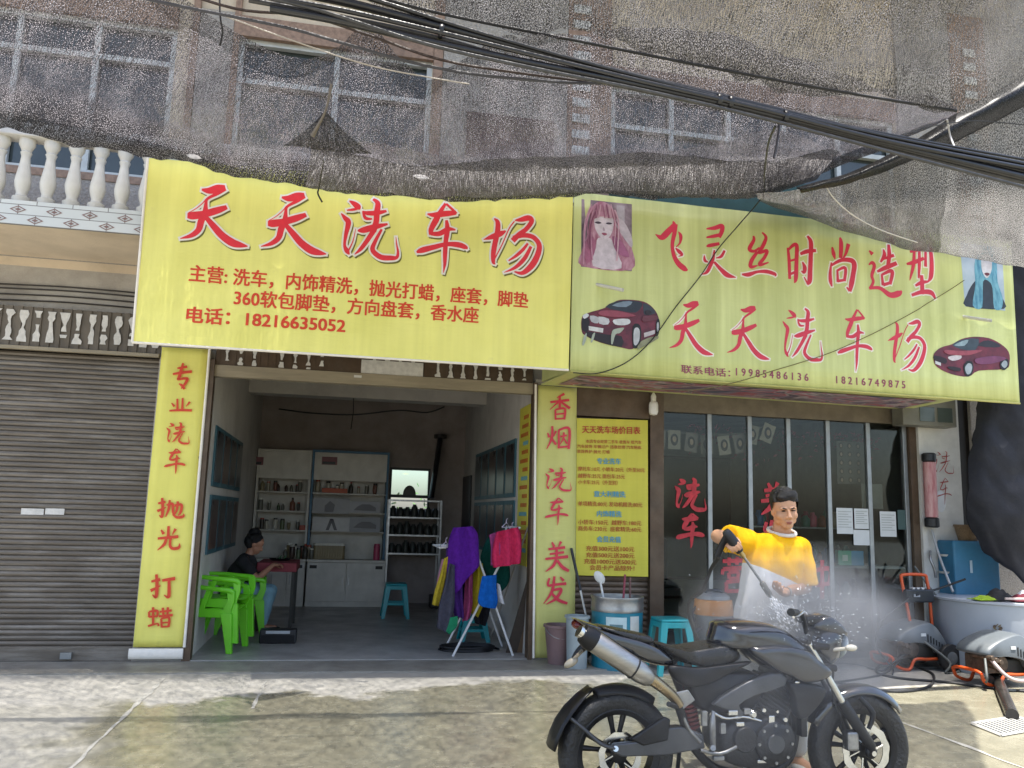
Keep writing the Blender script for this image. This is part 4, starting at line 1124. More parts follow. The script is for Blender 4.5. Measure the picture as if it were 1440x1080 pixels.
# ------------------------------------------------------------------ shade nets over the forecourt
def net_mat(name, dark, pale, cover=.62, contrast=2.2, scale=95., lines=1., glint_at=.6, hem=None, through=.5):
    m = bpy.data.materials.new(name)
    m.use_nodes = True
    nt = m.node_tree
    N, L = nt.nodes, nt.links
    N.clear()
    out = N.new('ShaderNodeOutputMaterial')
    uv = N.new('ShaderNodeUVMap')
    def nz(sc, st, rot=0., det=2., dist=0.):
        mp = N.new('ShaderNodeMapping')
        mp.inputs['Scale'].default_value = (*st, 1)
        mp.inputs['Rotation'].default_value = (0, 0, rot)
        L.new(uv.outputs[0], mp.inputs[0])
        n = N.new('ShaderNodeTexNoise')
        n.inputs['Scale'].default_value = sc
        n.inputs['Detail'].default_value = det
        n.inputs['Distortion'].default_value = dist
        L.new(mp.outputs[0], n.inputs[0])
        return n.outputs[0]
    def mth(op, a, b=0., clamp=False):
        n = N.new('ShaderNodeMath'); n.operation = op; n.use_clamp = clamp
        for i, q in enumerate((a, b)):
            if isinstance(q, (int, float)): n.inputs[i].default_value = q
            else: L.new(q, n.inputs[i])
        return n.outputs[0]
    fine = nz(scale, (1.15, .55), .5, 2.)
    thread = nz(scale * .8, (1.2, .06), .35, 1.)
    broad = nz(2.2, (1.6, .5), .35, 4., .6)
    a = mth('ADD', mth('MULTIPLY', mth('SUBTRACT', fine, .5), contrast * 1.5), mth('MULTIPLY', mth('SUBTRACT', thread, .5), contrast * lines))
    a = mth('ADD', a, mth('MULTIPLY', mth('SUBTRACT', broad, .5), .4))
    if hem:
        su = N.new('ShaderNodeSeparateXYZ'); L.new(uv.outputs[0], su.inputs[0])
        h = N.new('ShaderNodeMapRange')
        for i, q in enumerate((hem[0], hem[1], 0., hem[2])): h.inputs[i + 1].default_value = q
        L.new(su.outputs[1], h.inputs[0])
        a = mth('ADD', a, h.outputs[0])
    a = mth('ADD', a, cover, True)
    glint = nz(scale * 1.15, (1.1, .6), .5, 1.)  # sun glints on the strands, painted as pale specks of base colour
    r = N.new('ShaderNodeValToRGB')
    r.color_ramp.elements[0].position = glint_at - .03
    r.color_ramp.elements[1].position = glint_at + .04
    r.color_ramp.elements[0].color = (*dark, 1)
    r.color_ramp.elements[1].color = (*pale, 1)
    L.new(mth('ADD', glint, mth('MULTIPLY', mth('SUBTRACT', broad, .5), .16)), r.inputs[0])
    d = N.new('ShaderNodeBsdfPrincipled')
    d.inputs['Roughness'].default_value = .38
    L.new(r.outputs[0], d.inputs['Base Color'])
    t = N.new('ShaderNodeBsdfTranslucent')
    L.new(r.outputs[0], t.inputs[0])
    m1 = N.new('ShaderNodeMixShader'); m1.inputs[0].default_value = through
    L.new(d.outputs[0], m1.inputs[1]); L.new(t.outputs[0], m1.inputs[2])
    tr = N.new('ShaderNodeBsdfTransparent')
    m2 = N.new('ShaderNodeMixShader')
    L.new(a, m2.inputs[0]); L.new(tr.outputs[0], m2.inputs[1]); L.new(m1.outputs[0], m2.inputs[2])
    L.new(m2.outputs[0], out.inputs[0])
    return m
NETLEN = 2.2
NETG = net_mat('grey_shade_net', (.014, .013, .016), (.42, .4, .43), cover=.7, glint_at=.6, scale=130., contrast=2.3, hem=(NETLEN - .7, NETLEN - .3, .5))
NETP = net_mat('pale_shade_net', (.012, .012, .013), (.26, .255, .265), cover=.74, glint_at=.575, through=.42, scale=130., contrast=2.3)
NETF = net_mat('folded_shade_net', (.04, .039, .04), (.4, .395, .395), cover=1.15, glint_at=.535, scale=130., contrast=2.3)
NETD = net_mat('doubled_net_hem', (.1, .096, .1), (.5, .485, .5), cover=1.1, glint_at=.51, scale=130., contrast=2.3, through=.75)  # lighter colours stand for sun shining through the doubled fold
NETB = net_mat('black_shade_net', (.012, .012, .014), (.12, .12, .13), cover=.96, contrast=1.2, glint_at=.64)
def lerp_rows(top, bot, ytop, ybot, mids):
    """rows of the sheet between its near and its far edge: (share down the picture, depth, slack)"""
    rows = []
    for t, Y in [(0, ytop)] + mids + [(1, ybot)]:
        rows.append([at(a[0] + (b[0] - a[0]) * t, a[1] + (b[1] - a[1]) * t, Y) for a, b in zip(top, bot)])
    return rows
def streaks(seed, k=7., s=1.):
    return lambda p: .5 * s * noise.noise(Vector((p.x * k + p.z * k * .5 + seed, p.z * .6, p.y * .5)))
# big slack net in front of the upper windows
top = [(-120, -140), (60, -90), (190, -45), (262, 2), (308, 27), (340, 50), (385, 76), (432, 83), (476, 62), (520, 32), (566, 80), (606, 107), (642, 82), (720, 52), (860, 40), (1000, 50), (1180, 96), (1345, 152)]
bot = [(-110, 168), (-20, 181), (60, 193), (140, 206), (215, 219), (260, 231), (300, 240), (350, 251), (400, 260), (450, 267), (500, 272), (560, 276), (640, 279), (740, 276), (860, 272), (980, 278), (1110, 262), (1345, 164)]
rows = lerp_rows(top, bot, -3.3, -1.2, [(.3, -2.9), (.62, -2.25), (.78, -1.6), (.9, -1.3)])
P = sheet(rows, 10, 9, amp=.05, fr=1.6, seed=3., fold=streaks(3., 9., 1.4))
tag(grid_mesh('shade_net', P, NETG), 'wide grey shade net sagging across the upper windows above the yellow banner', 'shade net')
# its lower belly doubled over as a hanging fold
top = [(440, 196), (520, 202), (600, 214), (700, 222), (800, 221), (900, 214), (1000, 205), (1090, 182), (1180, 214)]
bot = [(430, 262), (520, 272), (600, 277), (700, 278), (800, 273), (900, 272), (980, 279), (1070, 276), (1150, 250)]
rows = lerp_rows(top, bot, -1.75, -1.22, [(.35, -1.72), (.7, -1.5)])
P = sheet(rows, 10, 7, amp=.03, fr=3., seed=9., fold=streaks(5., 10., 1.))
tag(grid_mesh('shade_net', P, NETD), 'paler doubled fold of net hanging along the top edge of the signs', 'shade net')
# net overhead on the right, lengthened unseen to the left for ground shade
top = [(-260, -340), (120, -335), (440, -330), (650, -330), (850, -320), (1050, -310), (1250, -300), (1420, -290), (1600, -280)]
bot = [(-230, -170), (180, -85), (470, -18), (620, 20), (800, 56), (980, 92), (1160, 126), (1345, 157), (1470, 92)]
rows = lerp_rows(top, bot, -6.6, -3.22, [(.35, -5.5), (.7, -4.3), (.88, -3.5)])
P = sheet(rows, 12, 9, amp=.09, fr=1.5, seed=14., fold=streaks(8., 6., 1.5))
tag(grid_mesh('shade_net', P, NETP), 'speckled net stretched overhead at the upper right above the black cables', 'shade net')
# lower right net that hangs over the corner of the sign
top = [(1062, 272), (1130, 264), (1195, 245), (1262, 222), (1340, 192), (1400, 160), (1500, 105)]
bot = [(1068, 282), (1120, 301), (1200, 329), (1290, 351), (1360, 364), (1410, 373), (1500, 388)]
rows = lerp_rows(top, bot, -2.5, -1.2, [(.3, -2.35), (.55, -2.2), (.8, -1.7), (.93, -1.35)])
P = sheet(rows, 12, 9, amp=.035, fr=1.8, seed=21., fold=streaks(2., 5., .8))
tag(grid_mesh('shade_net', P, NETF), 'grey net draped over the upper right corner of the yellow green box sign', 'shade net')
pts = [at(x, y, Y) for x, y, Y in ((1160, 258, -2.46), (1172, 278, -2.44), (1200, 303, -2.35), (1240, 324, -2.2), (1290, 341, -2.02))]
mb = MB(); mb.tube(pts, .006, n=6, sub=6); tag(mb.build('seam_cord', C('#cfcac2'), smooth=60), 'pale cord along the seam of the lower right net', 'cord')
# dense black band where the nets are rolled together
top = [(1120, 264), (1190, 245), (1255, 215), (1310, 184), (1345, 160), (1395, 132), (1470, 88)]
bot = [(1128, 270), (1195, 257), (1265, 232), (1330, 206), (1375, 183), (1415, 163), (1480, 128)]
rows = lerp_rows(top, bot, -2.62, -2.6, [(.4, -2.75)])
P = sheet(rows, 9, 5, amp=.015, fr=4., seed=2.)
tag(grid_mesh('net_roll', P, NETB, thick=.01), 'black rolled net band sweeping up to the right behind the cables', 'shade net')
pts = [at(x, y, -3.24) for x, y in ((-230, -172), (180, -87), (470, -20), (620, 19), (800, 55), (980, 91), (1160, 125), (1345, 156))]
mb = MB(); mb.tube(pts, .012, n=8, sub=5); tag(mb.build('net_rope', C('#14151a'), smooth=60), 'black rope along the lower edge of the overhead net', 'rope')
# brown patch of net torn and tied with a strap
mb = MB(); mb.tube([at(466, 118, -3.0), at(458, 155, -2.9), at(440, 190, -2.6)], [.012, .008, .02], n=6, sub=5)
tag(mb.build('twisted_tie', C('#77706a'), smooth=60), 'twisted strip of net knotted over the dark window of the upper floor', 'tie')
P = sheet([[at(455, 158, -2.62), at(456, 157, -2.62), at(458, 157, -2.62), at(460, 158, -2.62)], [at(428, 185, -2.5), at(445, 182, -2.55), at(470, 182, -2.55), at(488, 188, -2.5)], [at(398, 205, -2.35), at(440, 210, -2.3), at(480, 214, -2.3), at(524, 218, -2.25)]], 6, 6, amp=.01, fr=3)
tag(grid_mesh('net_patch', P, net_mat('net_patch_weave', (.02, .02, .021), (.2, .19, .2), cover=.9, scale=130.)), 'dark three cornered net patch below the twisted tie', 'shade net')
mb = MB(); mb.tube([at(308, -20, -3.32), at(310, 25, -3.34), at(313, 45, -3.3), at(309, 64, -3.26)], .007, n=6, sub=5)
tag(mb.build('strap', C('#1d1a1c'), smooth=60), 'thin strap that ties the net up beside the brown tiled pillar', 'strap')
mb = MB(); mb.tube([at(455, 225, -1.9), at(449, 262, -1.5), at(447, 272, -1.5), at(453, 284, -1.52)], [.004, .006, .008, .009], n=6, sub=5)
tag(mb.build('loose_tie', C('#26291c'), smooth=60), 'loose dark tie dangling in front of the second red character', 'tie')
for p, q, lb in (((580, 247), (604, 251), 'white scrap of plastic caught in the fold of the net'), ((262, 218), (284, 223), 'white strip of plastic lying on the net by the first red character')):
    a, b = at(*p, -1.85), at(*q, -1.85)
    P = sheet([[a, a.lerp(b, .3) + Vector((0, -.01, .015)), a.lerp(b, .7) + Vector((0, -.01, .015)), b], [a, a.lerp(b, .3) + Vector((0, -.03, -.03)), a.lerp(b, .7) + Vector((0, -.03, -.03)), b]], 5, 4)
    tag(grid_mesh('plastic_scrap', P, C('#a7a4a4', .6), thick=.002), lb, 'scrap')
# teal awning sheet behind the top of the right sign
a, b = at(860, 262, -.3), at(1096, 300, -.3)
boxp_ = MB().box((a.x, -.9, b.z - .3), (b.x, -.2, b.z + .12)); tag(boxp_.build('awning', mat('teal_sheet', '#2f5550', rough=.5, var=.3)), 'teal metal awning edge showing between net and right sign', 'awning')

# ------------------------------------------------------------------ cables
RUB = mat('black_cable_rubber', (.012, .012, .016), rough=.32, var=.4, scale=30, spec=.6)
RUB2 = mat('grey_cable_sheath', (.05, .05, .055), rough=.4, var=.4, scale=30)
CB = [
 ([(350, -22), (480, 2), (620, 38), (760, 75), (900, 110), (1060, 148), (1250, 196), (1460, 246)], .027, RUB),
 ([(380, 12), (480, 30), (600, 58), (740, 88), (880, 116), (1050, 154), (1250, 203), (1460, 254)], .025, RUB),
 ([(352, -8), (480, 14), (620, 46), (760, 80), (900, 114), (1060, 151), (1250, 199), (1460, 240)], .016, RUB),
 ([(350, 0), (480, 24), (610, 52), (750, 92), (890, 124), (1055, 160), (1250, 210), (1460, 261)], .016, RUB2),
 ([(420, -24), (520, -2), (660, 42), (800, 82), (930, 116), (1070, 152), (1252, 193), (1460, 234)], .014, RUB),
 ([(300, -18), (440, 12), (600, 62), (760, 98), (900, 126), (1060, 163), (1250, 213), (1460, 268)], .012, RUB2),
 ([(450, -22), (560, 12), (700, 58), (840, 96), (960, 125), (1080, 153), (1254, 190), (1460, 228)], .01, RUB),
]
for i, (pts, r, m) in enumerate(CB):
    mb = MB()
    mb.tube([at(x, y, -5.5 - .02 * (i % 3)) for x, y in pts], r * .7, n=10, sub=8)
    tag(mb.build('power_cable', m, smooth=60), 'black cable strung in the thick bundle that slants across in front of the nets', 'cable', 'cables of the slanting bundle')
mb = MB()
for x, y in ((1010, 142), (1026, 145), (1103, 165), (620, 45)):
    c = at(x, y, -5.52)
    d = (at(x + 40, y + 10, -5.52) - c).normalized()
    q = d.to_track_quat('Z', 'Y').to_matrix()
    mb.lathe([(.032, -.01), (.036, 0), (.032, .01)], c, n=12, M=q)
tag(mb.build('cable_ties', RUB, smooth=60), 'black ties wound round the cable bundle', 'cable tie', kind='stuff')
for pts, r, h, lb, Y in (
  ([(140, -16), (260, 10), (400, 38), (480, 60), (580, 88), (680, 106), (800, 116), (900, 119), (1000, 136)], .008, '#3c3c44', 'slack grey wire hanging below the black cable bundle', -5.4),
  ([(315, 22), (420, 60), (520, 92), (600, 108), (660, 118)], .005, '#b5ada3', 'thin pale wire sloping from the strap across the window', -3.7),
  ([(200, -30), (330, 12), (430, 22), (520, 50), (620, 84), (740, 104), (860, 118)], .007, '#3a2c28', 'thin brown wire just under the cable bundle', -5.4),
  ([(1097, 170), (1092, 205), (1088, 222)], .006, '#232028', 'short loose wire end hanging from the cable bundle', -5.4),
  ([(1240, 199), (1300, 180), (1370, 170), (1460, 178)], .004, '#22242a', 'thin wire looping over the black net band', -3.9)):
    mb = MB(); mb.tube([at(x, y, Y) for x, y in pts], r, n=6, sub=6)
    tag(mb.build('wire', C(h), smooth=60), lb, 'wire')
mb = MB(); mb.tube([at(x, y, Y) for x, y, Y in ((1090, 178, -5.4), (1080, 205, -4.6), (1075, 245, -3.1), (1072, 276, -1.7), (1040, 315, -1.2), (1010, 350, -1.13), (985, 388, -1.12), (950, 432, -1.12), (915, 480, -1.12), (880, 510, -1.12), (840, 525, -1.13), (806, 524, -1.13))], .006, n=6, sub=8)
tag(mb.build('wire', C('#23241f'), smooth=60), 'long black wire hanging from the cables across the car picture', 'wire')
mb = MB(); mb.tube([at(x, y, -1.125) for x, y in ((1356, 394), (1335, 408), (1302, 428), (1288, 437), (1240, 463), (1200, 482), (1165, 497), (1122, 511), (1085, 522), (1040, 536), (980, 548), (900, 545), (850, 536))], .0045, n=6, sub=6)
tag(mb.build('wire', C('#6b6436'), smooth=60), 'thin slack wire crossing the red characters of the right sign', 'wire')
mb = MB(); mb.tube([at(1332, 168, -2.9), at(1336, 190, -2.8), at(1342, 206, -2.9)], .008, n=6, sub=4)
tag(mb.build('strap', C('#b9b9bd'), smooth=60), 'pale strap holding the rolled black net to the cables', 'strap')

# ------------------------------------------------------------------ black tarpaulin on the right
TARP = mat('black_tarpaulin', (.012, .013, .02), rough=.75, var=.5, scale=4, bump=.5, bscale=9, dirt=.25, dscale=8, dcol=(.06, .06, .07))
rows = [[(1400, 330, -.62), (1425, 332, -.7), (1450, 335, -.75), (1540, 340, -.8)], [(1388, 420, -.62), (1412, 420, -.72), (1450, 420, -.8), (1540, 420, -.85)],
        [(1376, 560, -.62), (1402, 560, -.76), (1450, 560, -.88), (1540, 560, -.92)], [(1366, 620, -.62), (1393, 622, -.78), (1445, 625, -.9), (1540, 625, -.95)],
        [(1358, 680, -.62), (1390, 684, -.8), (1445, 688, -.92), (1540, 690, -.98)], [(1361, 725, -.62), (1395, 735, -.8), (1445, 742, -.92), (1540, 745, -.95)],
        [(1382, 772, -.62), (1412, 792, -.74), (1452, 812, -.8), (1540, 800, -.86)], [(1402, 790, -.62), (1428, 808, -.66), (1458, 838, -.7), (1540, 850, -.72)]]
P = sheet([[at(*p) for p in r] for r in rows], 8, 7, amp=.06, fr=2.6, seed=4., fold=streaks(4., 16., 1.3))
tag(grid_mesh('tarpaulin', P, TARP, thick=.01), 'bulging black tarpaulin hanging at the right end of the building', 'tarpaulin')
# ------------------------------------------------------------------ inside the open room
TEAL = mat('teal_plastic', '#12929c', rough=.35, var=.1, scale=6, dirt=.25, dcol=(.02, .12, .13))
GREEN = mat('lime_plastic', '#6ccc22', rough=.32, var=.1, scale=5, dirt=.2, dcol=(.1, .25, .02))
CABW = mat('cabinet_white', (.62, .6, .55), rough=.45, var=.12, scale=5, dirt=.35, dcol=(.27, .25, .21))
CABB = mat('cabinet_blue', '#1f5f80', rough=.45, var=.2, scale=6)
DARK = C('#15161a', .45); DARK2 = C('#26241f', .6)
STEEL = mat('dull_steel', (.4, .4, .4), rough=.35, metal=.8, var=.25, scale=12)
REDC = mat('maroon_cloth', '#8a3c44', rough=.8, var=.2, scale=9)

def stool(loc, w, h, label, rz=0.):
    t = thing('plastic_stool', loc, label, 'stool', None, rz)
    hw, tw = w / 2, w / 2 * .74
    mb = MB()
    mb.box((-tw, -tw, h - .03), (tw, tw, h))
    o = mb.build('seat', TEAL, t, bevel=.012, local=True)
    mb = MB()
    for sx, sy in ((1, 1), (1, -1), (-1, 1), (-1, -1)):
        pass
    for sx, sy in ((1, 1), (1, -1), (-1, 1), (-1, -1)):
        mb = MB()
        a, b = .075, .05
        vs = []
        for z, r, s in ((h - .028, tw, a), (0, hw, b)):
            vs += [(sx * r, sy * r, z), (sx * (r - s), sy * r, z), (sx * (r - s), sy * (r - .02), z), (sx * (r - .02), sy * (r - .02), z), (sx * (r - .02), sy * (r - s), z), (sx * r, sy * (r - s), z)]
        mb.add(vs, [(i, (i + 1) % 6, (i + 1) % 6 + 6, i + 6) for i in range(6)] + [tuple(range(6)), tuple(range(11, 5, -1))])
        mb.build('leg', TEAL, t, local=True, bevel=.004)
    for ax in range(4):
        mb = MB()
        M_ = Matrix.Rotation(ax * math.pi / 2, 4, 'Z')
        mb.box((-tw, -tw - .002, h - .085), (tw, -tw + .015, h - .031), M_)
        mb.box((-tw - .02, -tw - .022, h * .38), (tw + .02, -tw - .004, h * .38 + .035), M_)
        mb.build('apron', TEAL, t, local=True, bevel=.004)
    return t

def chair_parts(t):
    W_ = .23
    mb = MB()
    P = [[Vector((x, y, .42 + .012 * (abs(y) / W_) ** 2 * 2 - .015 * math.cos((x + .2) * 6) + (.0 if x < .2 else -(x - .2) * .35))) for y in [W_ * k / 6 for k in range(-6, 7)]] for x in [-.22 + .46 * k / 10 for k in range(11)]]
    grid_mesh('seat', P, GREEN, None, uv=False, thick=.012).parent = t
    # back: frame, slats with gaps between them
    mb = MB()
    mb.tube([(-.2, -W_, .42), (-.25, -W_ * 1.0, .6), (-.3, -W_ * .8, .76), (-.315, 0, .82), (-.3, W_ * .8, .76), (-.25, W_, .6), (-.2, W_, .42)], .02, n=8, sub=6, rx=.7)
    for k in range(-2, 3):
        y = k * .085
        mb.add([(-.215, y - .026, .43), (-.215, y + .026, .43), (-.305, y * .9 + .022, .8 - abs(k) * .012), (-.305, y * .9 - .022, .8 - abs(k) * .012), (-.227, y - .026, .43), (-.227, y + .026, .43), (-.317, y * .9 + .022, .8 - abs(k) * .012), (-.317, y * .9 - .022, .8 - abs(k) * .012)],
               [(0, 1, 2, 3), (7, 6, 5, 4), (0, 4, 5, 1), (1, 5, 6, 2), (2, 6, 7, 3), (3, 7, 4, 0)])
    mb.build('backrest', GREEN, t, smooth=50, local=True)
    for s in (-1, 1):
        def flatp(nm, prof, y0, th, sub=3):
            q = catmull([(x, z) for x, z in prof], sub, True) if sub > 1 else prof
            mb = MB(); mb.prism([(x, s * y0 - th / 2, z) for x, z in q], (0, th, 0)); return mb.build(nm, GREEN, t, local=True, bevel=.006)
        ya = W_ + .02
        mb = MB()
        mb.tube([(-.28, s * W_ * .98, .66), (-.1, s * (W_ + .03), .655), (.1, s * (W_ + .035), .64), (.22, s * (W_ + .03), .63), (.255, s * ya, .6)], [.02, .024, .026, .028, .026], n=10, sub=5, rx=.6)
        mb.prism([(x, s * ya - .012, z) for x, z in ((.19, .64), (.27, .61), (.275, .52), (.25, .43), (.16, .43), (.205, .53))], (0, .024, 0))
        mb.prism([(x, s * ya - .009, z) for x, z in ((-.02, .64), (.03, .64), (-.03, .43), (-.09, .43))], (0, .018, 0))
        mb.prism([(x, s * ya - .012, z) for x, z in ((-.24, .44), (.25, .44), (.245, .385), (.15, .355), (-.12, .355), (-.235, .385))], (0, .024, 0))
        mb.build('armrest', GREEN, t, smooth=50, local=True, bevel=.004)
        flatp('leg', [(.145, .4), (.262, .4), (.292, .0), (.232, .0)], W_ + .022, .045, 1)
        flatp('leg', [(-.235, .4), (-.12, .4), (-.245, .0), (-.31, .0)], W_ + .022, .04, 1)
ch = thing('plastic_chair', gr(298, 914, .02), 'lime green plastic armchair, the lower of the two stacked in the doorway', 'chair', 'green chairs stacked in the doorway', R(-12))
ch.location.y += .05
chair_parts(ch)
c2_ = dup(ch, ch.location + Vector((.05, .02, .1)), R(-12), 'lime green plastic armchair, the upper of the two stacked in the doorway')
WX, WY = -1.1, 1.95
c3_ = dup(ch, Vector((WX - .02, WY + .02, .02)), R(4), 'lime green plastic armchair under the seated person')
for c in (c3_,):
    del c['group']
# table with the maroon cloth
tb_ = thing('work_table', (-.74, 2.42, .02), 'small table under a maroon cloth in front of the seated person', 'table')
boxp('tabletop', REDC, (-.98, 2.0, .73), (-.5, 2.85, .84), parent=tb_, bevel=.01)
for x in (-.94, -.54):
    for y in (2.06, 2.79): boxp('leg', DARK2, (x - .02, y - .02, .02), (x + .02, y + .02, .73), parent=tb_)
a = (-.74, 2.5, .84)
t = thing('tray', a, 'dark tray of small tools on the maroon table', 'tray')
mb = MB(); mb.lathe([(.0, 0), (.11, 0), (.14, .03), (.13, .03), (.105, .008), (0, .008)], a, n=20, cap=False); mb.build('dish', DARK, t, smooth=50)
for k in range(4):
    mb = MB(); mb.tube([(a[0] - .05 + .03 * k, a[1] - .05, .85), (a[0] - .02 + .03 * k, a[1] + .06, .9)], .006, n=6); mb.build('tool', C('#3b7a4a') if k % 2 else STEEL, t)
# black speaker box
b = gr(390, 905, .02)
t = thing('speaker_box', b, 'small black box with a silver strip on the floor in front of the chairs', 'speaker')
mb = MB(); mb.box((b.x - .2, b.y - .02, .02), (b.x + .2, b.y + .17, .17)); mb.build('body', DARK, t, bevel=.015)
mb = MB(); mb.box((b.x - .13, b.y - .03, .13), (b.x + .13, b.y - .021, .16)); mb.build('display_strip', C('#a8acb0'), t)
mb = MB(); mb.box((b.x - .18, b.y - .028, .03), (b.x + .18, b.y - .021, .115)); mb.build('grille', C('#08080a', .8), t)
# cabinets along the back wall
YC = 5.05
def shelf_unit(name, xa, xb, y0, y1, z0, z1, zs_, m, label, back):
    t = thing(name, ((xa + xb) / 2, y0, z0), label, 'cabinet')
    for x in (xa, xb - .035): boxp('side_panel', m, (x, y0, z0), (x + .035, y1, z1), parent=t)
    boxp('top_panel', m, (xa + .036, y0 + .002, z1 - .04), (xb - .036, y1, z1 - .001), parent=t)
    boxp('back_panel', back, (xa + .036, y1 - .02, z0), (xb - .036, y1 - .001, z1 - .041), parent=t)
    for z in zs_: boxp('shelf', CABW, (xa + .036, y0 + .02, z), (xb - .036, y1 - .021, z + .022), parent=t)
    return t
zz = lambda y: at(400, y, YC).z
shelves = [zz(693), zz(720), zz(747)]
L0, L1, L2 = at(338, 640, YC).x, at(440, 640, YC).x, at(548, 640, YC).x
L0 = max(L0, -1.36)
z1 = zz(632); z0 = zz(787) + .012
ua = shelf_unit('display_cabinet', L0, L1 - .01, YC, 5.38, z0, z1, shelves, CABW, 'white display cabinet with bottles on its shelves at the back left', CABW)
ub = shelf_unit('display_cabinet', L1, L2, YC - .02, 5.38, z0, z1 + .02, shelves, CABB, 'blue framed display cabinet with bottles in the middle of the back wall', CABW)
boxp('header_panel', CABW, (L0 + .037, YC + .01, zz(673)), (L1 - .047, YC + .03, z1 - .042), parent=ua)
boxp('header_panel', CABW, (L1 + .036, YC + .0, zz(673)), (L2 - .036, YC + .02, z1 - .022), parent=ub)
for p_, (xa, xb), u in (((350, 370), (645, 653), ua), ((453, 474), (645, 653), ub)):
    a, b = at(p_[0], xa - 3, YC - .005), at(p_[1], xb + 1, YC - .005)
    boxp('label_plate', C('#7c4a50'), (a.x, YC - .005, b.z), (b.x, YC + .0, a.z), parent=u)
    boxp('label_text', DARK, (a.x + .01, YC - .009, b.z + .01), (b.x - .03, YC - .006, b.z + .05), parent=u)
# street reflections in the blue cabinet's glass, painted as flat patches
for k, (x0, y0, x1, y1, h) in enumerate(((440, 700, 491, 723, '#8f8f93'), (492, 705, 534, 722, '#9a9aa0'), (440, 727, 491, 748, '#b4b4b6'), (492, 727, 534, 749, '#83868c'))):
    a, b = at(x0, y0, YC - .06), at(x1, y1, YC - .06)
    t = thing('notice_sheet', (a.x, YC - .06, b.z), ['upper left grey notice sheet with a figure hung on the blue cabinet', 'upper right pale notice sheet with a car hung on the blue cabinet', 'lower left white notice sheet with two legs hung on the blue cabinet', 'lower right grey notice sheet with a car hung on the blue cabinet'][k], 'notice')
    boxp('sheet', C(h, .4), (a.x, YC - .06, b.z), (b.x, YC - .055, a.z), parent=t)
    zc = (a.z + b.z) / 2; xc = (a.x + b.x) / 2
    f_ = MB()
    if k == 0: f_.add([(xc - .1, YC - .062, zc), (xc - .02, YC - .062, zc + .08), (xc + .06, YC - .062, zc + .02), (xc + .04, YC - .062, zc - .1), (xc - .1, YC - .062, zc - .1)], [(0, 1, 2, 3, 4)])
    elif k == 2:
        for s in (-.08, .05): f_.add([(xc + s, YC - .062, b.z + .02), (xc + s + .05, YC - .062, b.z + .02), (xc + .03, YC - .062, a.z - .02), (xc - .02, YC - .062, a.z - .02)], [(0, 1, 2, 3)])
    else: f_.add([(xc - .18, YC - .062, zc - .05), (xc - .12, YC - .062, zc + .01), (xc - .05, YC - .062, zc + .05), (xc + .08, YC - .062, zc + .05), (xc + .18, YC - .062, zc), (xc + .18, YC - .062, zc - .06)], [(0, 1, 2, 3, 4, 5)])
    f_.build('picture', C('#4c4a50', .4), t, fix=False)  # mirrored figure painted darker on the patch
# base cabinets
def base_cab(xa, xb, label, doors):
    t = thing('base_cabinet', ((xa + xb) / 2, 4.75, .02), label, 'cabinet')
    boxp('carcass', CABW, (xa, 4.77, .02), (xb, 5.38, .7), parent=t)
    boxp('worktop', CABW, (xa - .01, 4.72, .701), (xb + .01, 5.039, .735), parent=t)
    n = len(doors)
    for k in range(n):
        x0, x1 = xa + (xb - xa) * k / n, xa + (xb - xa) * (k + 1) / n
        d = boxp('door', CABW, (x0 + .006, 4.745, .1), (x1 - .006, 4.769, .69), parent=t, bevel=.004)
        boxp('handle', STEEL, ((x1 - .05) if doors[k] else (x0 + .04), 4.725, .35), ((x1 - .04) if doors[k] else (x0 + .05), 4.744, .5), parent=d)
        boxp('label_plate', DARK2, ((x0 + .04) if doors[k] else (x1 - .15), 4.741, .6), ((x0 + .15) if doors[k] else (x1 - .04), 4.7445, .65), parent=d)
    return t
base_cab(-1.3, L1, 'pale base cabinet under the white display shelves, half hidden by the table', (1, 0, 0))
base_cab(L1 + .03, L2, 'pale two door base cabinet under the blue display cabinet', (1, 0))
# bottles
def bottle(name, loc, r, h, m, mc, label, group, kind=0):
    t = thing(name, loc, label, 'bottle', group)
    mb = MB()
    if kind == 0: mb.lathe([(r * .9, 0), (r, .01), (r, h * .6), (r * .4, h * .78), (r * .35, h * .86)], loc, n=12)
    elif kind == 1: mb.lathe([(r, 0), (r, h * .86)], loc, n=12)
    else: mb.lathe([(r * .7, 0), (r, h * .3), (r, h * .7), (r * .8, h * .86)], loc, n=12)
    mb.build('body', m, t, smooth=50)
    mb = MB(); mb.lathe([(r * .42 if kind == 0 else r * .9, h * .861), (r * .4 if kind == 0 else r * .86, h)], loc, n=12); mb.build('cap', mc, t, smooth=50)
    return t
pal = ['#6b6a60', '#c8c4b6', '#3f3a33', '#8c7f60', '#5c6a4e', '#a39a86', '#47352d', '#7c5040']
protos = {}
def put(kind, ci, x, y, z, s, label, group):
    k = (kind, ci)
    if k not in protos:
        protos[k] = bottle('bottle', Vector((0, 0, -50)), .034, .17, C(pal[ci], .35), C(['#e0ddd2', '#2a2624', '#a8402c'][ci % 3], .4), label, group, kind)
        o = protos[k]
    else:
        o = dup(protos[k])
    o['label'] = label; o['group'] = group
    o.location = (x, y, z)
    o.scale = (s, s, s)
    return o
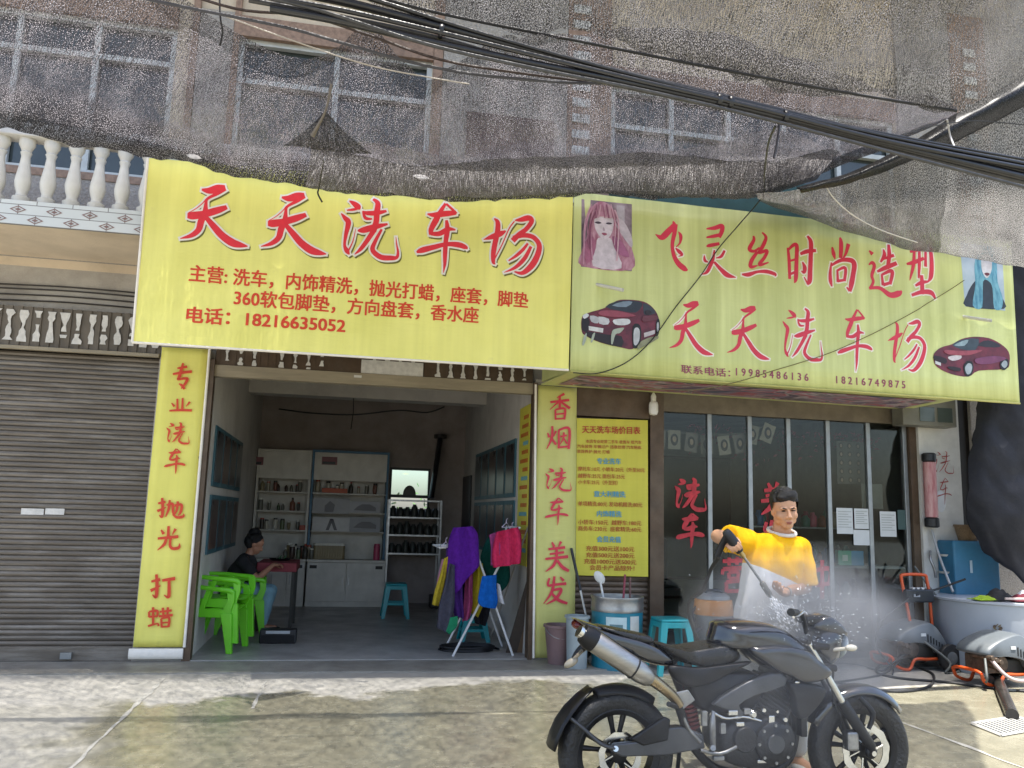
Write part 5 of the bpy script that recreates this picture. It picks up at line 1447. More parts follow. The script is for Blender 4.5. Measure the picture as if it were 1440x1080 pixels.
for row, z in enumerate(shelves):
    for side_, (xa, xb) in enumerate(((L0 + .08, L1 - .1), (L1 + .1, L2 - .1))):
        n = (8, 6, 6)[row]
        if side_ == 1 and row > 0: continue
        for k in range(n):
            x = xa + (xb - xa) * (k + random.random() * .6) / n
            put(random.randrange(3), random.randrange(8), x, YC + .12 + .08 * random.random(), z + .023, random.uniform(.7, 1.25), 'small bottle on the %s shelf of the %s display cabinet' % (('top', 'middle', 'lowest')[row], ('white', 'blue framed')[side_]), 'bottles on the %s shelf of the %s cabinet' % (('top', 'middle', 'lowest')[row], ('white', 'blue')[side_]))
for k in range(9):
    put(k % 3, (k * 3) % 8, at(402 + k * 4.6, 770, 4.85).x, 4.82 + .12 * (k % 2), .736, random.uniform(.9, 1.5), 'bottle crowded on the worktop under the white display cabinet', 'bottles on the left worktop')
for k in range(11):
    put(1, 3, at(445 + k * 3.6, 770, 4.9).x, 4.9, .736, 1.45, 'tall amber can in the row on the worktop under the blue cabinet', 'amber cans on the worktop')
t = put(1, 1, at(530, 770, 4.85).x, 4.85, .736, 1.5, 'pink bottle at the right end of the worktop', None)
for o in t.children: 
    o.data = o.data.copy(); o.data.materials[0] = C('#b5486a', .4)
del t['group']
# orange box row on the blue cabinet's top shelf, red box on the lowest white shelf
for nm, x0, x1, z, h, lb in (('carton', 452, 488, shelves[0], '#b8532a', 'orange carton on the top shelf of the blue framed cabinet'), ('carton', 424, 437, shelves[2], '#a8432a', 'red carton on the lowest shelf of the white cabinet')):
    a, b = at(x0, 700, YC + .1).x, at(x1, 700, YC + .1).x
    mb = MB(); mb.box((a, YC + .05, z + .023), (b, YC + .1, z + .1)); tag(mb.build(nm, C(h, .5), bevel=.005), lb, 'carton')
# metal rack with dark goods, window behind it
r0, r1 = at(548, 700, 4.9).x, at(621, 700, 4.9).x
rk = thing('steel_rack', ((r0 + r1) / 2, 4.9, .02), 'steel shelf rack of dark boxes below the bright back window', 'rack')
for x in (r0, r1):
    for y in (4.9, 5.3): boxp('post', STEEL, (x - .015, y - .015, .02), (x + .015, y + .015, at(580, 703, 4.9).z), parent=rk)
rz_ = [at(580, y, 4.9).z for y in (703, 727, 752, 778)]
for z in rz_: boxp('shelf', STEEL, (r0 + .016, 4.89, z - .025), (r1 - .016, 5.31, z), parent=rk)
GB = [C('#2c302e', .5), C('#3d3a36', .5), C('#1d2228', .5)]
p0 = None
for i, z in enumerate(rz_[1:]):
    for k in range(7):
        x = r0 + .08 + (r1 - r0 - .16) * k / 6
        mb = MB(); h = .12 + .07 * random.random()
        if p0 is None: mb.lathe([(.05, 0), (.052, .02), (.052, .13), (.03, .15), (.03, .17)], n=10); p0 = mb.build('dark_can', GB[0], smooth=50); o = p0
        else: o = p0.copy(); COL.objects.link(o)
        o.location = (x, 5.02 + .1 * random.random(), z); o.scale = (1, 1, h / .15)
        tag(o, 'dark can standing on the %s shelf of the steel rack' % ('upper', 'middle', 'lower')[i], 'can', 'dark cans on the %s rack shelf' % ('upper', 'middle', 'lower')[i])
wv = thing('back_window', (w0.x, 5.43, w1.z), 'bright back window with a frosted pane above the steel rack', 'window')
ww, wh = w1.x - w0.x, w0.z - w1.z
mb = MB()
for a_, b_ in (((w0.x, 5.41, w1.z - .18), (w0.x + .035, 5.47, w0.z)), ((w1.x - .035, 5.41, w1.z - .18), (w1.x, 5.47, w0.z)), ((w0.x + .036, 5.41, w0.z - .04), (w1.x - .036, 5.47, w0.z)), ((w0.x + .036, 5.41, w1.z - .0), (w1.x - .036, 5.47, w1.z + .05))): mb.box(a_, b_)
mb.build('frame', C('#2b3230', .5), wv)
boxp('pane', glass_mat('back_pane', (.85, .92, .9), .0), (w0.x + .036, 5.44, w1.z + .051), (w1.x - .036, 5.444, w0.z - .041), parent=wv)
c = Vector(((w0.x + w1.x) / 2, 5.425, w1.z + .05))
mb = MB(); mb.add([c + Vector((.11 * math.cos(k * math.pi / 10), 0, .16 * math.sin(k * math.pi / 10))) for k in range(11)], [tuple(range(11))]); mb.build('round_sticker', C('#4b4f47'), wv, solid=.004)
# shrub outside the back window
mb = MB()
for k in range(900):
    p = Vector((random.gauss(1.1, .5), 7.2 + random.gauss(0, .35), .25 + abs(random.gauss(.7, .38))))
    u = Vector((random.uniform(-1, 1), random.uniform(-1, 1), random.uniform(-1, 1))).normalized(); v = u.orthogonal().normalized()
    s = random.uniform(.04, .08)
    mb.add([p - u * s, p + v * s * .5, p + u * s, p - v * s * .5], [(0, 1, 2, 3)])
sh = thing('shrub', (1.1, 7.2, 0), 'leafy green shrub outside the back window', 'shrub')
mb.build('foliage', mat('leaf_green', (.06, .13, .03), rough=.5, c2=(.1, .2, .05), scale=4), sh, fix=False)
mb = MB(); mb.tube([(1.1, 7.2, -.02), (1.15, 7.2, .5), (1.05, 7.25, 1.1)], [.03, .025, .01], n=6); mb.build('stem', C('#3b2e20'), sh)
# leaning black board, wall fan bracket, ceiling hooks
a, b = at(608, 712, 4.6), at(622, 612, 4.9)
t = thing('leaning_pole', a, 'short dark pole leaning on top of the steel rack in the back right corner', 'pole')
mb = MB(); mb.tube([(a.x + .02, 5.0, at(607, 700, 5.0).z), (b.x, 5.15, b.z)], .09, n=10, rx=.5); mb.build('shaft', DARK, t)
mb = MB(); mb.lathe([(.11, -.03), (.11, .03)], (b.x, 5.15, b.z), n=12); mb.build('cap', DARK2, t)
for x, y, lb in ((497, 560, 'thin wire hanging from the ceiling beam'),):
    a = at(x, y, 3.28)
    mb = MB(); mb.tube([a, a + Vector((.01, 0, -.2)), a + Vector((-.01, 0, -.45))], .008, n=6); tag(mb.build('wire', DARK), lb, 'wire')
mb = MB(); mb.tube([at(x, y, 5.36) for x, y in ((392, 575), (440, 581), (500, 583), (560, 577), (600, 580), (625, 572))], .012, n=6, sub=5)
tag(mb.build('wire', DARK, smooth=60), 'black wire sagging along the dark back wall', 'wire')
# framed posters on both side walls, yellow price sheet inside
PBLK = [mat('dark_picture_%s' % k, c, rough=.3, c2=c2, scale=3, stretch=(1, 1, .7)) for k, c, c2 in (('a', '#14161c', '#3a3134'), ('b', '#101a22', '#4a4f55'), ('c', '#1b1518', '#5b4038'))]
def wall_poster(X, sx, y0, y1, z0, z1, i, label, cat='poster'):
    t = thing('wall_poster', (X, (y0 + y1) / 2, z0), label, cat)
    mb = MB(); mb.box((min(X, X + sx * .02), y0, z0), (max(X, X + sx * .02), y1, z1)); mb.build('frame', C('#39626e', .5), t)
    mb = MB(); mb.box((min(X + sx * .021, X + sx * .026), y0 + .05, z0 + .05), (max(X + sx * .021, X + sx * .026), y1 - .05, z1 - .05)); mb.build('picture', PBLK[i % 3], t)
    return t
rowsn = ('upper', 'lower')
ords = ('first', 'second', 'third', 'fourth', 'fifth')
for r, (za, zb) in enumerate(((1.72, 2.42), (1.0, 1.68))):
    for k in range(5):
        y = .95 + k * .62
        wall_poster(2.03, -1, y, y + .6, za, zb, k + r, '%s dark poster from the doorway in the %s row on the right wall' % (ords[k], rowsn[r]))
    for k in range(4):
        y = .5 + k * .62
        wall_poster(-1.38, 1, y, y + .6, za, zb - .05, k + r + 1, '%s dark poster from the doorway in the %s row on the left wall' % (ords[k], rowsn[r]))
t = thing('price_list', (2.03, .5, .95), 'narrow yellow price sheet on the right wall just inside the doorway', 'poster')
mb = MB(); mb.box((2.015, .2, .95), (2.028, .75, 2.75)); mb.build('sheet', YEL3, t)
for k in range(16):
    z = 2.62 - k * .1
    mb = MB()
    for j in range(4 + k % 3): mb.box((2.012, .26 + j * .068, z - .022), (2.0145, .26 + j * .068 + .045, z + .022))
    mb.build('lettering', BLU if k % 4 == 3 else PR, t)
boxp('inner_door', DARK, (2.0, 4.45, .02), (2.029, 5.3, 2.12))
stool((at(555, 868, 3.4).x, 3.45, .02), .4, .48, 'turquoise plastic stool in the middle of the room before the steel rack')
stool((at(665, 880, 1.3).x, 1.25, .02), .36, .3, 'turquoise plastic stool half hidden behind the towel rack')
# motor and odds under the rack
b = Vector((at(605, 845, 4.6).x, 4.6, .02))
t = thing('tool_box', b, 'dark toolbox with pale labels at the foot of the steel rack', 'toolbox')
mb = MB(); mb.box(b, b + Vector((.55, .25, .2))); mb.build('body', DARK, t, bevel=.02)
for k in range(2): boxp('label_plate', C('#9a9a94'), (b.x + .08 + .25 * k, b.y - .004, .09), (b.x + .2 + .25 * k, b.y - .001, .16), parent=t)
mb = MB(); mb.tube([b + Vector((.1, .12, .2)), b + Vector((.12, .12, .27)), b + Vector((.43, .12, .27)), b + Vector((.45, .12, .2))], .012, n=6); mb.build('handle', STEEL, t)

# ------------------------------------------------------------------ folding towel rack in the doorway
TW = mat('white_tube', (.7, .7, .7), rough=.35, var=.08, scale=8)
fA, fB = gr(643, 931, .02), gr(731, 930, .02)
YF = .15
fA, fB = Vector((fA.x, YF, .02)), Vector((fB.x, YF, .02))
tA, tB = at(668, 770, YF), at(729, 742, YF)
rack = thing('towel_rack', ((fA.x + fB.x) / 2, YF, .02), 'white folding drying rack hung with coloured towels in the doorway', 'drying rack')
dy = Vector((0, .62, 0))
mb = MB()
for o_ in (Vector(), dy):
    for p, q in ((fA, tB), (fB, tA)):
        mb = MB(); mb.tube([p + o_ + Vector((0, .03 if p is fB else 0, 0)), q + o_ + Vector((0, .03 if p is fB else 0, 0))], .013, n=8)
        mb.build('leg', TW, rack, smooth=60)
LT = at(630, 747, YF); 
for p in (tA, tB):
    mb = MB(); mb.tube([p - dy * .1, p + dy * 1.1], .012, n=8); mb.build('rail', TW, rack, smooth=60)
wing = [at(618, 770, YF), tA]
mb = MB()
for o_ in (Vector(), dy): mb.tube([wing[0] + o_, wing[1] + o_], .012, n=8)
for k in range(5): 
    p = wing[0].lerp(wing[1], k / 5); mb.tube([p - dy * .05, p + dy * 1.05], .008, n=6)
mb.build('wing_frame', TW, rack, smooth=60)
def towel(label, colr, left, right, Y, amp=.035, m=None, fr=7., seed=0., name='towel', bulge=.04):
    """cloth hung between two edge lines of the photograph, with real folds in depth"""
    n = len(left)
    rows = []
    for i in range(n):
        L_, R_ = at(*left[i], Y), at(*right[i], Y)
        rows.append([L_, L_.lerp(R_, .33), L_.lerp(R_, .67), R_])
    P = sheet(rows, 8, 7)
    nc = len(P[0])
    for r in P:
        for c in range(nc):
            p = r[c]
            u = c / (nc - 1)
            d = amp * (math.sin(u * fr * 2 + seed + p.z * 1.5) + .6 * noise.noise(Vector((p.x * 9 + seed, p.z * 3, seed)))) - bulge * math.sin(math.pi * u)
            r[c] = p + Vector((.25 * d * (noise.noise(Vector((p.z * 4, seed, u * 3)))), d, 0))
    mm = m or mat('towel_' + colr.strip('#'), colr, rough=.95, var=.25, scale=30, bump=.6, bscale=220, spec=.1)
    return tag(grid_mesh(name, P, mm, uv=False, thick=.008), label, name)
towel('purple towel bunched over the left end of the rack', '#5b2391', [(638, 742), (632, 760), (630, 790), (628, 820), (634, 842)], [(664, 740), (672, 752), (674, 775), (674, 795), (668, 800)], .05, .03, fr=6)
towel('long violet towel hanging below the purple one', '#4a2a72', [(628, 770), (628, 800), (632, 830), (640, 866)], [(646, 775), (648, 800), (650, 830), (652, 870)], .12, .02, fr=5, seed=1)
towel('yellow towel at the far left of the rack', '#c9b13a', [(625, 785), (619, 808), (612, 830), (608, 850)], [(630, 782), (627, 808), (622, 832), (616, 852)], .1, .012, fr=4, seed=2)
towel('grey towel hanging at the left of the rack', '#4b4b58', [(632, 792), (626, 820), (618, 850), (614, 882)], [(640, 795), (640, 825), (638, 858), (631, 892)], .0, .02, fr=5, seed=3)
towel('dark green and black cloth hanging lowest on the rack', '#2b8a62', [(632, 868), (628, 878), (626, 886)], [(643, 866), (642, 880), (632, 892)], -.02, .01, fr=3, seed=4)
towel('pink towel hanging in the middle of the rack', '#b0507e', [(656, 800), (654, 825), (652, 850), (650, 874)], [(664, 806), (664, 830), (664, 852), (660, 870)], .2, .02, fr=5, seed=5)
towel('olive yellow towel hanging behind the blue one', '#b3a32c', [(668, 790), (666, 815), (664, 840), (662, 862)], [(678, 792), (680, 815), (680, 845), (672, 868)], .22, .02, fr=5, seed=6)
towel('teal towel draped behind the pink one', '#1f5a50', [(690, 752), (682, 765), (676, 785), (680, 800), (690, 822)], [(706, 748), (712, 770), (716, 800), (714, 820), (704, 832)], .45, .025, fr=5, seed=7)
towel('hot pink towel draped over the right rail of the rack', '#d3355f', [(698, 748), (694, 765), (692, 785), (694, 798)], [(728, 741), (733, 752), (734, 775), (732, 792)], .06, .03, fr=8, seed=8)
towel('magenta striped towel beside the hot pink one', '#a64a84', [(688, 752), (690, 770), (690, 795)], [(700, 747), (704, 770), (703, 793)], .1, .02, fr=4, seed=9)
towel('bright blue cloth hung at the crossing of the rack legs', '#1660b8', [(678, 810), (675, 825), (672, 845), (678, 853)], [(698, 808), (698, 825), (700, 845), (697, 856)], -.03, .015, fr=5, seed=10)
towel('dark plum cloth behind the violet towel on the rack', '#2b1a33', [(646, 772), (648, 800), (650, 838), (655, 858)], [(660, 775), (662, 800), (663, 832), (664, 850)], .3, .02, fr=5, seed=12)
towel('pale pink towel edge beside the yellow one on the rack', '#c08a9c', [(622, 786), (616, 812), (612, 838)], [(632, 788), (628, 815), (620, 846)], .16, .012, fr=4, seed=13)
towel('charcoal towel hanging low between the rack legs', '#2a2a30', [(664, 800), (662, 830), (664, 852), (668, 876)], [(684, 800), (690, 830), (688, 860), (682, 880)], .5, .03, fr=5, seed=14)
towel('white rag hanging by the blue cloth', '#c9c9cc', [(699, 820), (700, 835), (702, 846)], [(702, 822), (706, 838), (709, 850)], .0, .006, fr=3, seed=11)
for k, (x, y) in enumerate(((627, 762), (640, 758), (648, 752), (712, 735), (720, 740))):
    a = at(x, y, .1)
    mb = MB(); mb.tube([a + Vector((-.05, 0, -.05)), a + Vector((0, 0, 0)), a + Vector((.05, 0, -.05)), a + Vector((-.05, 0, -.05))], .005, n=6)
    mb.tube([a, a + Vector((0, 0, .03)), a + Vector((.015, 0, .045))], .004, n=6)
    tag(mb.build('clothes_hanger', C('#b9aec0', .4)), 'pale plastic hanger among the towels on the rack', 'hanger', 'hangers on the towel rack')
# coil of hose on the floor, boards and stick by the jamb
def coil(c, r0, n, rr, m, label, jit=.25):
    mb = MB(); pts = []
    for k in range(n * 16):
        a = k / 16 * 2 * math.pi
        r = r0 * (1 + jit * noise.noise(Vector((k * .07, c.x, 0))))
        pts.append((c.x + r * 1.5 * math.cos(a), c.y + r * math.sin(a) * .9, c.z + rr + .012 * (k // 16) + .01 * noise.noise(Vector((k * .2, 1, 1)))))
    mb.tube(pts, rr, n=6); return tag(mb.build('hose', m, smooth=60), label, 'hose')
coil(gr(658, 917, .02) + Vector((.02, .12, 0)), .2, 4, .011, DARK, 'coil of black hose on the floor behind the towel rack legs')
for k, (x0, y0, x1, y1, h, lb) in enumerate(((712, 905, 742, 850, '#4a4038', 'grey board leaning inside the right jamb'), (722, 915, 747, 830, '#6b5540', 'brown batten leaning inside the right jamb'))):
    a, b = at(x0, y0, .35), at(x1, y1, .2)
    a.z = .02
    mb = MB(); mb.prism([a, a + Vector((.12, .0, 0)), Vector((b.x + .1, b.y, b.z + .3)), Vector((b.x, b.y, b.z + .3))], (0, .025, 0)); tag(mb.build('leaning_board', C(h, .7)), lb, 'board')
a, b = at(700, 880, .3), at(743, 740, .15)
mb = MB(); mb.tube([gr(692, 905, .02) + Vector((0, .2, 0)), b], .009, n=6); tag(mb.build('stick', C('#b7b0a6')), 'thin pale stick leaning against the right jamb', 'stick')
# ------------------------------------------------------------------ things along the front
RUBB = mat('black_rubber', (.02, .02, .02), rough=.6, var=.4, scale=20, bump=.2)
BLUEP = mat('drum_blue', '#1f7f96', rough=.4, var=.15, scale=6, dirt=.35, dcol=(.15, .2, .2))
# steel bucket drum
c = Vector((at(868, 838, -.42).x, -.42, 0)); r = .268; H = .71
t = thing('wash_drum', c, 'turquoise and steel drum with a white label beside the tall pale pillar', 'drum')
mb = MB(); mb.lathe([(r * .97, 0), (r * .98, .02), (r * .98, .3), (r * .985, .31), (r * .98, .32), (r * .98, .56)], c, n=36); mb.build('body', BLUEP, t, smooth=40)
mb = MB(); mb.lathe([(r, .561), (r * 1.02, .58), (r, .6), (r * 1.01, .64), (r * 1.0, .68), (r * 1.03, .695), (r * 1.02, H), (r * .95, H), (r * .93, .62)], c, n=36, cap=False); mb.build('steel_rim', STEEL, t, smooth=40)
mb = MB(); mb.lathe([(0, .63), (r * .93, .63)], c, n=30, cap=False); mb.build('water', mat('suds', (.2, .24, .24), rough=.1), t)
def curved_label(a0, a1, z0, z1, rr, m, nm, par, cc):
    mb = MB(); n = 8; vs = []
    for k in range(n + 1):
        a = a0 + (a1 - a0) * k / n
        vs += [cc + Vector((rr * math.sin(a), -rr * math.cos(a), z0)), cc + Vector((rr * math.sin(a), -rr * math.cos(a), z1))]
    mb.add(vs, [(2 * k, 2 * k + 2, 2 * k + 3, 2 * k + 1) for k in range(n)]); return mb.build(nm, m, par, fix=False)
curved_label(-.75, .05, .3, .52, r * .99, C('#bcd4d8'), 'label', t, c); curved_label(-.6, -.1, .36, .45, r * .995, C('#5e7f86'), 'label_picture', t, c); curved_label(.2, .65, .34, .53, r * .99, C('#c9ccc8'), 'label', t, c)
for nm, p, q, rr, h, lb in (('brush', (851, 838), (843, 812), .012, '#d9d9d6', 'white handled brush standing in the steel drum'), ('stick', (876, 838), (879, 808), .012, '#8f3a4a', 'red stick standing in the steel drum'), ('stick', (886, 838), (886, 812), .012, '#6c4a44', 'dark red stick at the right in the steel drum')):
    a, b = at(*p, -.42), at(*q, -.36)
    a.z = .6
    mb = MB(); mb.tube([a, b], rr, n=8)
    if nm == 'brush': mb.ell(b, (.05, .02, .075), Matrix.Rotation(-.7, 4, 'Y'))
    tag(mb.build(nm, C(h), smooth=60), lb, nm)
# mop by the drum, buckets
a, b = gr(828, 924), at(810, 772, -.25)
t = thing('mop', (a.x, -.4, 0), 'mop with a black grip leaning on the price list poster', 'mop')
p0_, p1_ = Vector((at(832, 832, -.35).x + .06, -.35, .03)), Vector((b.x, -.06, b.z))
mb = MB(); mb.tube([p0_, p0_.lerp(p1_, .62)], .011, n=8); mb.build('pole', WHITE, t)
mb = MB(); mb.tube([p0_.lerp(p1_, .62), p1_], .016, n=8); mb.build('grip', DARK, t)
mb = MB(); mb.ell(p0_ + Vector((0, 0, .03)), (.09, .05, .06)); mb.build('head', C('#8d8f8c', .9), t)
def bucket(name, loc, r0, r1, h, m, label, handle=True):
    t = thing(name, loc, label, 'bucket')
    mb = MB(); mb.lathe([(r0, 0), (r1, h - .03), (r1 + .015, h - .025), (r1 + .015, h), (r1 - .006, h), (r0 - .006, .01), (0, .012)], loc, n=28, cap=False); mb.build('body', m, t, smooth=40)
    if handle:
        mb = MB(); mb.tube([Vector(loc) + Vector((r1 * math.cos(a), -.02 - .12 * math.sin(a), h - .03 - .1 * math.sin(a))) for a in [math.pi * k / 10 for k in range(11)]], .005, n=6); mb.build('handle', STEEL, t)
bucket('bucket', (at(787, 890, -.26).x, -.26, 0), .115, .155, .4, mat('pinkish_plastic', '#7d6464', rough=.5, var=.12, dirt=.4, dcol=(.15, .12, .11)), 'pinkish grey bucket at the foot of the pale pillar')
bucket('bucket', (at(812, 870, -.5).x, -.5, .0), .1, .115, .52, mat('pale_plastic', '#98a3a6', rough=.5, var=.12, dirt=.3), 'small pale grey bucket left of the steel drum', False)
stool((at(943, 868, -.75).x, -.75, 0), .42, .53, 'turquoise plastic stool on the forecourt behind the motorcycle seat')
# wet vacuum
c = Vector((at(1003, 850, -.62).x, -.62, 0))
t = thing('wet_vacuum', c, 'steel barrel vacuum with an orange band and black top behind the motorcycle tank', 'vacuum cleaner')
mb = MB(); mb.lathe([(.16, .1), (.175, .13), (.175, .52), (.185, .55)], c, n=30); mb.build('barrel', STEEL, t, smooth=40)
mb = MB(); mb.lathe([(.2, .551), (.205, .56), (.19, .7), (.17, .705)], c, n=30); mb.build('motor_band', mat('orange_plastic', '#d98a1e', rough=.35), t, smooth=40)
mb = MB(); mb.lathe([(.172, .706), (.165, .74), (.12, .765), (.0, .77)], c, n=30, cap=False); mb.build('lid', C('#8d9090', .4), t, smooth=40)
mb = MB(); mb.tube([c + Vector((-.09, -.02, .75)), c + Vector((-.07, -.02, .79)), c + Vector((.07, -.02, .79)), c + Vector((.09, -.02, .75))], .014, n=8, sub=4); mb.build('handle', DARK, t, smooth=60)
for sx in (-1, 1):
    mb = MB(); mb.tube([c + Vector((sx * .19, 0, .63)), c + Vector((sx * .23, 0, .56)), c + Vector((sx * .2, 0, .48))], .012, n=6, sub=4); mb.build('clamp', DARK, t, smooth=60)
for k in range(4):
    a = k * math.pi / 2 + .6
    mb = MB(); mb.ell(c + Vector((.16 * math.cos(a), .16 * math.sin(a), .05)), (.035, .035, .05)); mb.build('caster', DARK, t, smooth=60)
mb = MB(); mb.tube([c + Vector((-.17, -.06, .42)), c + Vector((-.3, -.12, .35)), c + Vector((-.42, -.1, .15)), c + Vector((-.5, -.05, .05)), c + Vector((-.62, -.1, .03))], .022, n=8, sub=6); mb.build('suction_hose', RUBB, t, smooth=60)
# bulb under the sign
a = at(919, 572, -.12)
t = thing('light_bulb', a, 'white light bulb in a pale socket beneath the left end of the box sign', 'lamp')
mb = MB(); mb.lathe([(.028, .06), (.03, .12), (.02, .14), (.006, .16)], a, n=16); mb.build('socket', WHITE, t, smooth=50)
mb = MB(); mb.lathe([(.0, -.1), (.04, -.09), (.052, -.06), (.052, .02), (.045, .05), (.029, .059)], a, n=20, cap=False); mb.build('globe', mat('frosted_glass', (.75, .75, .74), rough=.25, var=.05), t, smooth=50)
mb = MB(); mb.tube([a + Vector((0, 0, .15)), a + Vector((.01, .02, .3)), a + Vector((.1, .05, .32))], .005, n=6); mb.build('flex', DARK, t)

# ------------------------------------------------------------------ pressure washers
WGREY = mat('washer_grey', '#5c6266', rough=.42, var=.12, scale=6, dirt=.4, dcol=(.2, .19, .17))
ORG = mat('orange_tube', '#c9501e', rough=.38, var=.15, scale=10, dirt=.3, dcol=(.2, .1, .06))
RUST = mat('oily_metal', (.14, .1, .07), rough=.5, metal=.5, var=.5, scale=25)
def washer(loc, rz, sc, handle, label):
    t = thing('pressure_washer', loc, label, 'pressure washer', 'pressure washers by the salon', rz)
    def V(*p): return Vector(p) * sc
    prof = [(-.36, .31), (-.33, .375), (-.2, .445), (-.02, .5), (.08, .505), (.16, .46), (.24, .36), (.31, .24), (.33, .17), (.16, .17), (.1, .25), (-.1, .29), (-.25, .29)]
    pts = catmull(prof, 4, True)
    T = (-1, -.95, -.8, -.45, 0, .45, .8, .95, 1)
    mb = MB(); n = len(pts); vs, fs = [], []
    for q in T:
        s_ = .86 + .14 * (1 - abs(q) ** 3) ** .5
        for x, z in pts: vs.append(V(x * s_, .2 * q, .33 + (z - .33) * s_))
    for j in range(len(T) - 1):
        for i in range(n): fs.append((j * n + i, j * n + (i + 1) % n, (j + 1) * n + (i + 1) % n, (j + 1) * n + i))
    fs += [tuple(range(n - 1, -1, -1)), tuple((len(T) - 1) * n + i for i in range(n))]
    mb.add(vs, fs); cv = mb.build('cover', WGREY, t, smooth=50, local=True)
    mb = MB()
    for k in range(6): mb.box(V(.02 + k * .035, -.203, .3 - k * .012), V(.035 + k * .035, -.19, .38 - k * .02))
    mb.build('vents', DARK, cv, local=True)
    boxl = lambda a, b, nm, m, par, bv=0.: MB().box(V(*a), V(*b)).build(nm, m, par, local=True, bevel=bv)
    boxl((-.06, -.206, .36), (.0, -.196, .39), 'badge', C('#c9cccc'), cv)
    mb = MB()
    mb.box(V(-.3, -.12, .13), V(-.08, .12, .29)); mb.lathe([(.075 * sc, -.15 * sc), (.075 * sc, .05 * sc)], V(-.12, 0, .22), 'Y', n=16); mb.lathe([(.05 * sc, -.2 * sc), (.05 * sc, .0)], V(-.24, 0, .23), 'Y', n=14)
    for k in range(3): mb.lathe([(.025 * sc, -.24 * sc), (.025 * sc, 0)], V(-.32 + k * .05, 0, .29 - .02 * k), 'Y', n=10)
    mb.build('pump', RUST, t, local=True, bevel=.006)
    boxl((-.08, -.14, .1), (.2, .14, .26), 'motor', DARK2, t, .02)
    for s in (-1, 1):
        w = MB(); w.lathe([(.1 * sc, -.03 * sc), (.135 * sc, -.028 * sc), (.142 * sc, -.015 * sc), (.142 * sc, .015 * sc), (.135 * sc, .028 * sc), (.1 * sc, .03 * sc)], V(.27, s * .235, .142), 'Y', n=28)
        wo = w.build('wheel', RUBB, t, smooth=40, local=True)
        w = MB(); w.lathe([(.0, -.032 * sc), (.03 * sc, -.036 * sc), (.09 * sc, -.026 * sc), (.1 * sc, -.02 * sc), (.1 * sc, .02 * sc), (0, .03 * sc)], V(.27, s * .235, .142), 'Y', n=24, cap=False); w.build('rim', WGREY, wo, smooth=40, local=True)
    mb = MB()
    for s in (-1, 1): mb.tube([V(.28, s * .17, .13), V(.05, s * .17, .12), V(-.12, s * .17, .12), V(-.2, s * .17, .02), V(-.36, s * .17, .06), V(-.4, s * .17, .14)], .016 * sc, n=8, sub=4)
    mb.tube([V(-.4, -.17, .14), V(-.41, -.1, .16), V(-.41, .1, .16), V(-.4, .17, .14)], .016 * sc, n=8, sub=4)
    mb.build('base_frame', ORG, t, smooth=60, local=True)
    if handle:
        mb = MB(); mb.tube([V(-.02, -.02, .4), V(-.06, .0, .7), V(-.09, .02, .93), V(-.06, .02, .98), V(.2, .02, .98), V(.24, .02, .93), V(.25, .0, .7), V(.27, .0, .25)], .017 * sc, n=8, sub=5); h = mb.build('handle', ORG, t, smooth=60, local=True)
        boxl((-.09, -.05, .69), (.27, .05, .83), 'control_box', C('#20242a', .45), t, .015)
        boxl((.0, -.054, .75), (.08, -.051, .78), 'switch_plate', C('#8c9096'), t)
        for k in range(3): boxl((.0 + .06 * k, -.04, .831), (.03 + .06 * k, .0, .85), 'knob', C('#b9bcc0'), t)
    return t
washer(Vector((6.12, -.62, 0)), R(4), 1.0, True, 'grey pressure washer with an orange handle and control box before the white pillar')
washer(Vector((6.42, -1.5, 0)), R(6), 1.0, False, 'grey pressure washer without a handle at the right edge before the round tub')
# round tub with laundry on top
TUB = mat('tub_enamel', '#aab0b8', rough=.35, var=.08, scale=3, dirt=.3, dcol=(.3, .3, .3))
c = Vector((7.13, -.72, 0)); r = .66; H = .75
t = thing('round_tub', c, 'large pale blue round tub with brown flower prints and cloths on top at the right', 'tub')
mb = MB(); mb.lathe([(r * .97, 0), (r * .985, .03), (r, H - .03), (r * 1.03, H - .02), (r * 1.03, H), (0, H + .005)], c, n=48, cap=False); mb.build('body', TUB, t, smooth=40)
for a0, z, s in ((-.1, .43, 1.), (-.75, .5, .5), (-.72, .3, .4), (.42, .42, .8)):
    for k in range(7):
        th = k * .9
        rr = r * 1.004
        cz, ca = z + .05 * s * math.sin(th), a0 + .09 * s * math.cos(th)
        pts = [(ca + .05 * s * math.cos(u) , cz + .032 * s * math.sin(u + k)) for u in [j * math.pi / 4 for j in range(8)]]
        mb = MB(); mb.add([c + Vector((rr * math.sin(x), -rr * math.cos(x) - .004 - .0008 * k, y)) for x, y in pts], [tuple(range(8))]); mb.build('flower_print', C('#77663f') if k % 3 else C('#5b4a3a'), t, fix=False)
def heap(label, colr, cx, cy, z, w, d, h, seed):
    P = []
    for j in range(13):
        row = []
        for i in range(17):
            u, v = i / 8 - 1, j / 6 - 1
            rr = min(1, math.hypot(u, v))
            zz_ = h * max(0, 1 - rr ** 2) * (.6 + .8 * abs(noise.noise(Vector((u * 2.2 + seed, v * 2.2, seed)))))
            row.append(Vector((cx + w * u * (1 + .2 * noise.noise(Vector((u, v, seed)))), cy + d * v, z + zz_ + .003)))
        P.append(row)
    tag(grid_mesh('cloth', P, mat('cloth_' + colr.strip('#'), colr, rough=.9, var=.3, scale=12, bump=.4, bscale=90), uv=False, thick=.006), label, 'cloth')
z = H + .012
